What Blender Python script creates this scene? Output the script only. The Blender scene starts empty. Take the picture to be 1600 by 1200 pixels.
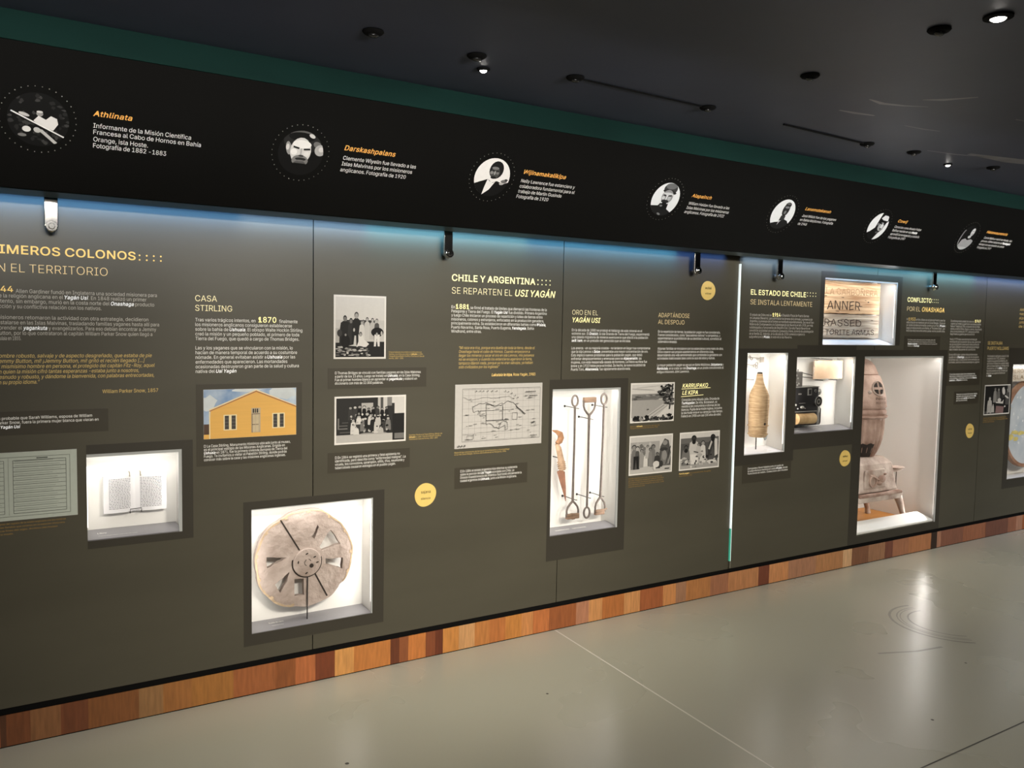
import bpy, bmesh, math, random
from mathutils import Vector, Matrix, Euler
random.seed(7)
R = math.radians
SC = bpy.context.scene
COL = SC.collection

# ------------------------------------------------------------------ camera
EYE = 1.5986
cam_d = bpy.data.cameras.new('camera')
cam = bpy.data.objects.new('camera', cam_d)
COL.objects.link(cam)
cam_d.sensor_fit = 'HORIZONTAL'
cam_d.sensor_width = 36.0
cam_d.lens = 36.0 * 1314.4686 / 1600.0
cam_d.clip_start = 0.05
cam_d.clip_end = 60
yaw, pitch, roll = R(32.1072), R(-3.9379), R(1.0447)
fw = Vector((math.sin(yaw) * math.cos(pitch), math.cos(yaw) * math.cos(pitch), math.sin(pitch)))
r0 = Vector((math.cos(yaw), -math.sin(yaw), 0.0))
u0 = r0.cross(fw)
rt = r0 * math.cos(roll) + u0 * math.sin(roll)
up = u0 * math.cos(roll) - r0 * math.sin(roll)
cam.matrix_world = Matrix(((rt.x, up.x, -fw.x, 0.0), (rt.y, up.y, -fw.y, -3.55), (rt.z, up.z, -fw.z, EYE), (0, 0, 0, 1)))
SC.camera = cam

# ------------------------------------------------------------------ world, exposure
SC.view_settings.view_transform = 'Standard'
SC.view_settings.look = 'None'
SC.view_settings.gamma = 1.0
SC.view_settings.use_curve_mapping = False
SC.view_settings.exposure = 0.13
world = bpy.data.worlds.new('world')
SC.world = world
world.use_nodes = True
world.node_tree.nodes['Background'].inputs[0].default_value = (0.6, 0.75, 1.0, 1)
world.node_tree.nodes['Background'].inputs[1].default_value = 0.02

# ------------------------------------------------------------------ room lamps (ceiling spots)
CEIL = 2.555
def lamp(kind, name, loc, power, color=(1, 0.9, 0.76), aim=None, **kw):
    d = bpy.data.lights.new(name, kind)
    d.energy = power
    d.color = color
    for k, v in kw.items():
        setattr(d, k, v)
    o = bpy.data.objects.new(name, d)
    COL.objects.link(o)
    o.location = loc
    if aim is not None:
        o.rotation_euler = (Vector(aim) - Vector(loc)).to_track_quat('-Z', 'Y').to_euler()
    return o
WARM = (1.0, 0.92, 0.80)
NEUT = (1.0, 0.95, 0.88)
COOL = (0.72, 0.82, 1.0)
# wall washers: a row of soft ceiling spots about three metres from the wall
for (x, p, c) in ((0.05, 150, WARM), (1.45, 390, WARM), (2.4, 350, WARM), (3.6, 220, WARM), (5.0, 190, WARM), (6.4, 200, WARM), (8.0, 200, WARM)):
    lamp('SPOT', 'ceiling_spot_light', (x, -3.2, 2.46), p, c, aim=(x, 0.0, 0.84), spot_size=R(53), spot_blend=1.0, shadow_soft_size=0.22)
# added unseen lamp that brightens the header evenly along its length
lamp('AREA', 'header_fill_light', (3.6, -2.0, 2.34), 20, NEUT, aim=(3.6, -0.31, 2.30), shape='RECTANGLE', size=8.4, size_y=0.05, spread=R(42))
# downlights on the floor of the gallery
for (x, y, p, c) in ((-0.4, -1.8, 34, WARM), (1.6, -2.2, 44, WARM), (3.4, -1.9, 36, NEUT), (5.4, -1.6, 36, NEUT), (6.2, -3.8, 45, NEUT), (7.9, -1.2, 90, COOL), (9.5, -2.8, 60, COOL)):
    lamp('SPOT', 'ceiling_down_light', (x, y, 2.46), p, c, aim=(x, y, 0), spot_size=R(120), spot_blend=1.0, shadow_soft_size=0.06)
# strip of coloured diodes tucked behind the header, washing down the top of the panels
for (x0, x1, p, c) in ((-1.5, 0.9, 4.6, (0.16, 0.44, 1.0)), (0.9, 1.45, 1.3, (0.30, 0.54, 1.0)), (1.45, 2.3, 2.4, (0.22, 0.60, 1.0)), (2.3, 3.30, 2.4, (0.12, 0.46, 1.0)), (3.30, 3.68, 0.4, (0.10, 0.26, 1.0)),
                       (3.83, 4.7, 1.7, (0.38, 0.58, 1.0)), (4.7, 5.5, 1.7, (0.20, 0.58, 1.0)), (5.5, 6.3, 2.1, (0.24, 0.62, 1.0)), (6.3, 9.0, 5.5, (0.24, 0.40, 1.0))):
    lamp('AREA', 'header_strip_light', ((x0 + x1) / 2, -0.040, 2.052), p * 0.62, c, aim=((x0 + x1) / 2, 0.0, 1.99), shape='RECTANGLE', size=x1 - x0, size_y=0.02, spread=R(80))

# ------------------------------------------------------------------ materials
def lin(c):
    c = c / 255.0
    return c / 12.92 if c <= 0.04045 else ((c + 0.055) / 1.055) ** 2.4
def rgb(r, g, b, k=1.0):
    return (min(1, lin(r) * k), min(1, lin(g) * k), min(1, lin(b) * k), 1)
_M = {}
def mat(name, col, rough=0.6, metal=0.0, spec=0.5, noise=0.0, scale=8.0, stretch=(1, 1, 1), bump=0.0, bscale=None, emit=None, estr=0.0, col2=None, coat=0.0, detail=4.0):
    """procedural principled material; noise = how far the colour drifts towards col2 / darker"""
    if name in _M:
        return _M[name]
    m = bpy.data.materials.new(name)
    m.use_nodes = True
    nt = m.node_tree
    b = nt.nodes['Principled BSDF']
    b.inputs['Roughness'].default_value = rough
    b.inputs['Metallic'].default_value = metal
    b.inputs['Specular IOR Level'].default_value = spec
    b.inputs['Base Color'].default_value = col
    if coat:
        b.inputs['Coat Weight'].default_value = coat
    if noise or bump:
        tc = nt.nodes.new('ShaderNodeTexCoord')
        mp = nt.nodes.new('ShaderNodeMapping')
        mp.inputs['Scale'].default_value = stretch
        nt.links.new(tc.outputs['Object'], mp.inputs['Vector'])
    if noise:
        n = nt.nodes.new('ShaderNodeTexNoise')
        n.inputs['Scale'].default_value = scale
        n.inputs['Detail'].default_value = detail
        nt.links.new(mp.outputs[0], n.inputs['Vector'])
        rp = nt.nodes.new('ShaderNodeValToRGB')
        c2 = col2 or (col[0] * (1 - noise), col[1] * (1 - noise), col[2] * (1 - noise), 1)
        rp.color_ramp.elements[0].position = 0.32
        rp.color_ramp.elements[1].position = 0.68
        rp.color_ramp.elements[0].color = c2
        rp.color_ramp.elements[1].color = col
        nt.links.new(n.outputs['Fac'], rp.inputs['Fac'])
        nt.links.new(rp.outputs['Color'], b.inputs['Base Color'])
    if bump:
        n2 = nt.nodes.new('ShaderNodeTexNoise')
        n2.inputs['Scale'].default_value = bscale or scale
        n2.inputs['Detail'].default_value = 5
        nt.links.new(mp.outputs[0], n2.inputs['Vector'])
        bp = nt.nodes.new('ShaderNodeBump')
        bp.inputs['Strength'].default_value = bump
        bp.inputs['Distance'].default_value = 0.02
        nt.links.new(n2.outputs['Fac'], bp.inputs['Height'])
        nt.links.new(bp.outputs['Normal'], b.inputs['Normal'])
    if emit:
        b.inputs['Emission Color'].default_value = emit
        b.inputs['Emission Strength'].default_value = estr
    _M[name] = m
    return m

M_PANEL = mat('panel_print', (0.090, 0.083, 0.060, 1), 0.42, noise=0.16, scale=1.6, stretch=(0.5, 1, 2.2), spec=0.35)
M_PLATE = mat('caption_print', (0.060, 0.053, 0.038, 1), 0.42, noise=0.05, scale=3, spec=0.35)
M_BORDER_SHADE = mat('case_border_shade', (0.048, 0.043, 0.033, 1), 0.45, noise=0.08, scale=3, spec=0.35)  # tone of the shade painted around the case openings
M_BLACK = mat('black_gap', (0.005, 0.005, 0.005, 1), 0.9, spec=0.1, noise=0.1, scale=5)
M_HEAD = mat('header_print', (0.0030, 0.0029, 0.0026, 1), 0.55, noise=0.2, scale=2, spec=0.12)
M_GREEN = mat('green_painted_board', (0.006, 0.026, 0.022, 1), 0.8, spec=0.08, noise=0.3, scale=1.5, stretch=(1, 1, 4))
M_LINER = mat('white_liner', (0.80, 0.79, 0.76, 1), 0.55, noise=0.03, scale=2)
M_BEZEL = mat('pale_grey_bezel', (0.50, 0.52, 0.52, 1), 0.35, noise=0.04, scale=4)
M_LEDGE = mat('grey_ledge', (0.23, 0.225, 0.24, 1), 0.35, noise=0.05, scale=4)
M_WHITE = mat('white_print', (0.80, 0.80, 0.76, 1), 0.5, noise=0.02, scale=9)
M_GLEDGE = mat('white_ledge', (0.72, 0.72, 0.75, 1), 0.4, noise=0.04, scale=4)
M_CHROME = mat('mirror_chrome', (0.62, 0.62, 0.61, 1), 0.10, metal=1.0, noise=0.05, scale=20)
M_DARKMETAL = mat('dark_metal', (0.035, 0.033, 0.032, 1), 0.4, metal=0.3, noise=0.2, scale=20)
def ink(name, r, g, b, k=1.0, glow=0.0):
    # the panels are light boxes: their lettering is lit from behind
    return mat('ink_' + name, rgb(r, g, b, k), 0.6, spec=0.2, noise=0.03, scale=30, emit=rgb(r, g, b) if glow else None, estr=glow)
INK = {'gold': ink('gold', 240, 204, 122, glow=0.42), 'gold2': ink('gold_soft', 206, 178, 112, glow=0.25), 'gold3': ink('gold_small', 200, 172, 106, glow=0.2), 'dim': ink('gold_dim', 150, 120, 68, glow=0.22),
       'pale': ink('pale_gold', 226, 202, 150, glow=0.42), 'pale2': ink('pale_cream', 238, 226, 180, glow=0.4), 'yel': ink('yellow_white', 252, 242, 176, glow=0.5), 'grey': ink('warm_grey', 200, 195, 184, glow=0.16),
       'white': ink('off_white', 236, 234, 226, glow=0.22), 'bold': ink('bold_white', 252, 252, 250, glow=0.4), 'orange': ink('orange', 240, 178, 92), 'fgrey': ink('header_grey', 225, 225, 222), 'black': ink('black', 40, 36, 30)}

# ------------------------------------------------------------------ mesh helpers
class MB:
    def __init__(s):
        s.v = []; s.f = []; s.m = []
    def add(s, verts, faces, mi=0):
        o = len(s.v)
        s.v += [tuple(p) for p in verts]
        s.f += [tuple(i + o for i in f) for f in faces]
        s.m += [mi] * len(faces)
        return s
    def box(s, x0, x1, y0, y1, z0, z1, mi=0):
        return s.add([(x0, y0, z0), (x1, y0, z0), (x1, y1, z0), (x0, y1, z0), (x0, y0, z1), (x1, y0, z1), (x1, y1, z1), (x0, y1, z1)],
                     [(0, 3, 2, 1), (4, 5, 6, 7), (0, 1, 5, 4), (1, 2, 6, 5), (2, 3, 7, 6), (3, 0, 4, 7)], mi)
    def prism(s, pts, y0, y1, mi=0):
        """(x, z) polygon extruded from y0 (front) to y1"""
        n = len(pts)
        s.add([(x, y0, z) for x, z in pts] + [(x, y1, z) for x, z in pts],
              [tuple(range(n))] + [tuple(range(2 * n - 1, n - 1, -1))] + [(i, i + n, (i + 1) % n + n, (i + 1) % n) for i in range(n)], mi)
        return s
    def flat(s, pts, y, mi=0):
        return s.add([(x, y, z) for x, z in pts], [tuple(range(len(pts)))], mi)
    def lathe(s, prof, cx, cy, seg=40, mi=0, wob=0.0, flute=None):
        """prof: (r, z) list about the vertical axis"""
        vs = []
        for (r, z) in prof:
            for k in range(seg):
                a = 2 * math.pi * k / seg
                q = r
                if flute and flute[0] <= z <= flute[1]:
                    q = r * (1 - flute[3] * (0.5 - 0.5 * math.cos(a * flute[2])))
                if wob:
                    q *= 1 + wob * math.sin(3 * a + 9 * z) + wob * 0.6 * math.sin(7 * a + 23 * z)
                vs.append((cx + q * math.cos(a), cy + q * math.sin(a), z))
        fs = []
        for i in range(len(prof) - 1):
            for k in range(seg):
                fs.append((i * seg + k, i * seg + (k + 1) % seg, (i + 1) * seg + (k + 1) % seg, (i + 1) * seg + k))
        fs.append(tuple(range(seg - 1, -1, -1)))
        fs.append(tuple((len(prof) - 1) * seg + k for k in range(seg)))
        return s.add(vs, fs, mi)
    def tube(s, pts, rad, seg=10, mi=0, closed=False):
        pts = [Vector(p) for p in pts]
        n = len(pts)
        rads = rad if isinstance(rad, (list, tuple)) else [rad] * n
        vs = []
        prev = None
        for i, p in enumerate(pts):
            if closed:
                t = (pts[(i + 1) % n] - pts[i - 1])
            else:
                t = pts[min(i + 1, n - 1)] - pts[max(i - 1, 0)]
            t.normalize()
            a = prev if prev is not None else (Vector((0, 1, 0)) if abs(t.y) < 0.9 else Vector((1, 0, 0)))
            a = (a - t * a.dot(t)).normalized()
            prev = a
            b = t.cross(a)
            for k in range(seg):
                an = 2 * math.pi * k / seg
                vs.append(p + (a * math.cos(an) + b * math.sin(an)) * rads[i])
        fs = []
        for i in range(n if closed else n - 1):
            j = (i + 1) % n
            for k in range(seg):
                fs.append((i * seg + k, i * seg + (k + 1) % seg, j * seg + (k + 1) % seg, j * seg + k))
        if not closed:
            fs.append(tuple(range(seg - 1, -1, -1)))
            fs.append(tuple((n - 1) * seg + k for k in range(seg)))
        return s.add(vs, fs, mi)
    def ball(s, c, r, seg=16, rings=10, mi=0):
        rx, ry, rz = r if isinstance(r, (list, tuple)) else (r, r, r)
        vs = []
        for i in range(rings + 1):
            th = math.pi * i / rings
            for k in range(seg):
                a = 2 * math.pi * k / seg
                vs.append((c[0] + rx * math.sin(th) * math.cos(a), c[1] + ry * math.sin(th) * math.sin(a), c[2] - rz * math.cos(th)))
        fs = [(i * seg + k, i * seg + (k + 1) % seg, (i + 1) * seg + (k + 1) % seg, (i + 1) * seg + k) for i in range(rings) for k in range(seg)]
        return s.add(vs, fs, mi)
    def disc(s, cx, cz, r, y0, y1, seg=40, mi=0):
        return s.prism([(cx + r * math.cos(2 * math.pi * k / seg), cz + r * math.sin(2 * math.pi * k / seg)) for k in range(seg)], y0, y1, mi)
    def ring(s, cx, cz, ro, ri, y0, y1, seg=48, mi=0, a0=0, a1=360, kz=1.0):
        n = seg
        full = abs(a1 - a0) >= 360
        vs = []
        for k in range(n + (0 if full else 1)):
            a = R(a0 + (a1 - a0) * k / n)
            c, q = math.cos(a), math.sin(a) * kz
            vs += [(cx + ro * c, y0, cz + ro * q), (cx + ri * c, y0, cz + ri * q), (cx + ri * c, y1, cz + ri * q), (cx + ro * c, y1, cz + ro * q)]
        fs = []
        m = len(vs) // 4
        for k in range(m if full else m - 1):
            j = (k + 1) % m
            for q in range(4):
                fs.append((k * 4 + q, k * 4 + (q + 1) % 4, j * 4 + (q + 1) % 4, j * 4 + q))
        if not full:
            fs += [(0, 1, 2, 3), ((m - 1) * 4 + 3, (m - 1) * 4 + 2, (m - 1) * 4 + 1, (m - 1) * 4)]
        return s.add(vs, fs, mi)

def obj(name, mb, mats, parent=None, smooth=False, bevel=0.0, label=None, fix=True):
    """link the collected shapes as ONE mesh object; coordinates are world coordinates"""
    off = Vector((0, 0, 0))
    p = parent
    while p is not None:
        off += p.location
        p = p.parent
    me = bpy.data.meshes.new(name)
    me.from_pydata([Vector(v) - off for v in mb.v], [], mb.f)
    if not isinstance(mats, (list, tuple)):
        mats = [mats]
    for m in mats:
        me.materials.append(m)
    for p_, mi in zip(me.polygons, mb.m):
        p_.material_index = mi
        p_.use_smooth = smooth
    if fix:
        bm = bmesh.new(); bm.from_mesh(me)
        bmesh.ops.recalc_face_normals(bm, faces=bm.faces)
        bm.to_mesh(me); bm.free()
    me.update()
    o = bpy.data.objects.new(name, me)
    COL.objects.link(o)
    if parent is not None:
        o.parent = parent
    if bevel:
        bv = o.modifiers.new('bevel', 'BEVEL')
        bv.width = bevel; bv.segments = 2; bv.limit_method = 'ANGLE'; bv.angle_limit = R(40)
    if smooth:
        e = o.modifiers.new('edge', 'EDGE_SPLIT'); e.split_angle = R(45)
    if label:
        o['label'] = label
    return o
def thing(name, label, cat, loc, group=None):
    o = bpy.data.objects.new(name, None)
    COL.objects.link(o)
    o.empty_display_size = 0.1
    o.location = loc
    o['label'] = label; o['category'] = cat
    if group:
        o['group'] = group
    return o
def tag(o, label, cat, group=None):
    o['label'] = label; o['category'] = cat
    if group:
        o['group'] = group
    return o
def struct(name, mb, m, parent=None, label=None, **kw):
    o = obj(name, mb, m, parent, **kw)
    o['kind'] = 'structure'
    if label:
        o['label'] = label
    return o
def sheet(outer, holes, y0, y1):
    """(x, z) outline with holes, extruded y0..y1, as an MB"""
    cu = bpy.data.curves.new('outline', 'CURVE')
    cu.dimensions = '2D'; cu.fill_mode = 'BOTH'; cu.extrude = abs(y1 - y0) / 2
    for pts in [outer] + list(holes):
        sp = cu.splines.new('POLY'); sp.points.add(len(pts) - 1)
        for p, (x, z) in zip(sp.points, pts):
            p.co = (x, z, 0, 1)
        sp.use_cyclic_u = True
    o = bpy.data.objects.new('outline', cu); COL.objects.link(o)
    bpy.context.view_layer.update()
    ev = o.evaluated_get(bpy.context.evaluated_depsgraph_get())
    me = ev.to_mesh()
    mb = MB().add([(v.co.x, (y0 + y1) / 2 - v.co.z, v.co.y) for v in me.vertices], [tuple(p.vertices) for p in me.polygons])
    ev.to_mesh_clear()
    bpy.data.objects.remove(o); bpy.data.curves.remove(cu)
    return mb

# ------------------------------------------------------------------ lettering
class Lettering:
    """collects every line of print, evaluates all the glyph outlines at once"""
    def __init__(s):
        s.jobs = []
        s.cache = {}
    def glyph(s, ch):
        """advance and contour layers; each outer outline keeps its own holes on its own layer"""
        if ch not in s.cache:
            adv, text = GLYPHS.get(ch) or GLYPHS['-']
            outs, holes = [], []
            for ct in text.split('|'):
                pts = [tuple(int(v) for v in p.split(',')) for p in ct.split()]
                ar = sum(pts[k - 1][0] * pts[k][1] - pts[k][0] * pts[k - 1][1] for k in range(len(pts)))
                (outs if ar < 0 else holes).append(pts)
            lay = [[o] for o in outs]
            for hpts in holes:
                for l in lay:
                    o = l[0]
                    if min(p[0] for p in o) <= hpts[0][0] <= max(p[0] for p in o) and min(p[1] for p in o) <= hpts[0][1] <= max(p[1] for p in o):
                        l.append(hpts); break
                else:
                    lay[-1].append(hpts)
            s.cache[ch] = (adv, lay)
        return s.cache[ch]
    def cut(s, t):
        base = 0
        if t[:1] == '#':
            base = 1; t = t[1:]
        elif t[:1] == '~':
            base = 2; t = t[1:]
        elif t[:1] == '_':
            base = 4; t = t[1:]
        out = []
        for i, q in enumerate(t.split('*')):
            if q.strip():
                st = 3 if i % 2 else base
                out.append((q, st))
        return out
    def run(s, items):
        """items: list of (key, [(text, x0, z, x1, cap)...]) -> {key: (mb_regular, mb_bold)} in plane coordinates"""
        tmp = []
        for key, lines in items:
            for ln in lines:
                segs = []
                for q, st in s.cut(ln[0]):
                    cs = []
                    sh = 0.20 if st in (2, 3) else 0.0
                    pen = 0.0
                    for ch in q.strip():
                        if ch == ' ':
                            pen += 0.16
                            continue
                        adv, layers = s.glyph(ch)
                        for li, conts in enumerate(layers):
                            if li >= len(cs):
                                c = bpy.data.curves.new('type', 'CURVE')
                                c.dimensions = '2D'; c.fill_mode = 'BOTH'
                                c.offset = {0: 0.0, 1: 0.013, 2: 0.0, 3: 0.012, 4: -0.009}[st]
                                cs.append(c)
                            for pts in conts:
                                sp = cs[li].splines.new('POLY'); sp.points.add(len(pts) - 1)
                                co = []
                                for a, b in pts:
                                    co += [pen + a / 500 + b / 500 * sh, b / 500, 0.0, 1.0]
                                sp.points.foreach_set('co', co)
                                sp.use_cyclic_u = True
                        pen += adv / 500 + (0.022 if st in (1, 3) else 0.0)
                    os_ = []
                    for c in cs:
                        o = bpy.data.objects.new('type', c); COL.objects.link(o); os_.append(o)
                    segs.append((os_, st, q[:1] == ' ', q[-1:] == ' '))
                tmp.append((key, ln, segs))
        bpy.context.view_layer.update()
        dg = bpy.context.evaluated_depsgraph_get()
        res = {}
        for key, (t, x0, z, x1, cap), segs in tmp:
            cur = 0.0; parts = []
            for i, (o, st, ls, rs) in enumerate(segs):
                vs = []; fs = []
                for q in o:
                    ev = q.evaluated_get(dg); me = ev.to_mesh()
                    n0 = len(vs)
                    vs += [(v.co.x, v.co.y) for v in me.vertices]
                    fs += [tuple(k + n0 for k in p.vertices) for p in me.polygons]
                    ev.to_mesh_clear()
                if not vs:
                    continue
                lo = min(v[0] for v in vs); hi = max(v[0] for v in vs)
                if i and (ls or parts and parts[-1][4]):
                    cur += 0.19
                elif i:
                    cur += 0.04
                parts.append((vs, fs, cur - lo, st, rs))
                cur += hi - lo
            sx = (x1 - x0) / max(cur, 1e-6); sz = cap / 0.5087
            reg, bold = res.setdefault(key, (MB(), MB()))
            for vs, fs, off, st, rs in parts:
                (bold if st == 3 else reg).add([(x0 + (vx + off) * sx, 0.0, z + vz * sz) for vx, vz in vs], fs)
        for key, ln, segs in tmp:
            for sg in segs:
                for q in sg[0]:
                    c = q.data
                    bpy.data.objects.remove(q); bpy.data.curves.remove(c)
        return res

# ---- measured tables (metres)
PLINTH = [(0.018,80,45,25),(0.038,110,60,30),(0.116,125,80,45),(0.217,105,55,28),(0.311,120,70,32),(0.493,135,95,55),(0.584,145,90,40),(0.695,150,95,38),(0.863,145,80,38),(1.04,130,70,30),(1.13,165,90,45),(1.22,110,50,22),(1.31,190,130,65),(1.401,175,105,45),(1.582,95,45,22),(1.627,130,70,35),(1.674,180,105,45),(1.765,120,60,30),(1.816,95,42,20),(1.858,180,115,50),(1.946,180,130,80),(2.036,170,105,48),(2.121,165,95,42),(2.216,175,110,45),(2.313,180,115,60),(2.384,170,95,45),(2.485,140,75,35),(2.66,160,105,75),(2.746,185,125,70),(2.838,165,95,42),(2.991,185,125,70),(3.108,150,80,40),(3.281,185,120,65),(3.38,150,105,75),(3.461,165,105,55),(3.658,150,95,65),(3.809,175,115,70),(4.074,110,55,35),(4.173,190,125,75),(4.354,160,110,80),(4.624,170,115,70),(4.902,200,155,110),(4.997,120,75,50),(5.18,145,100,70),(5.369,110,60,45),(5.459,150,95,65),(5.65,165,105,65),(5.928,45,28,20),(6.002,160,110,85),(6.052,130,80,60),(6.35,150,90,60),(6.664,110,65,50),(6.995,140,85,60)]
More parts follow.
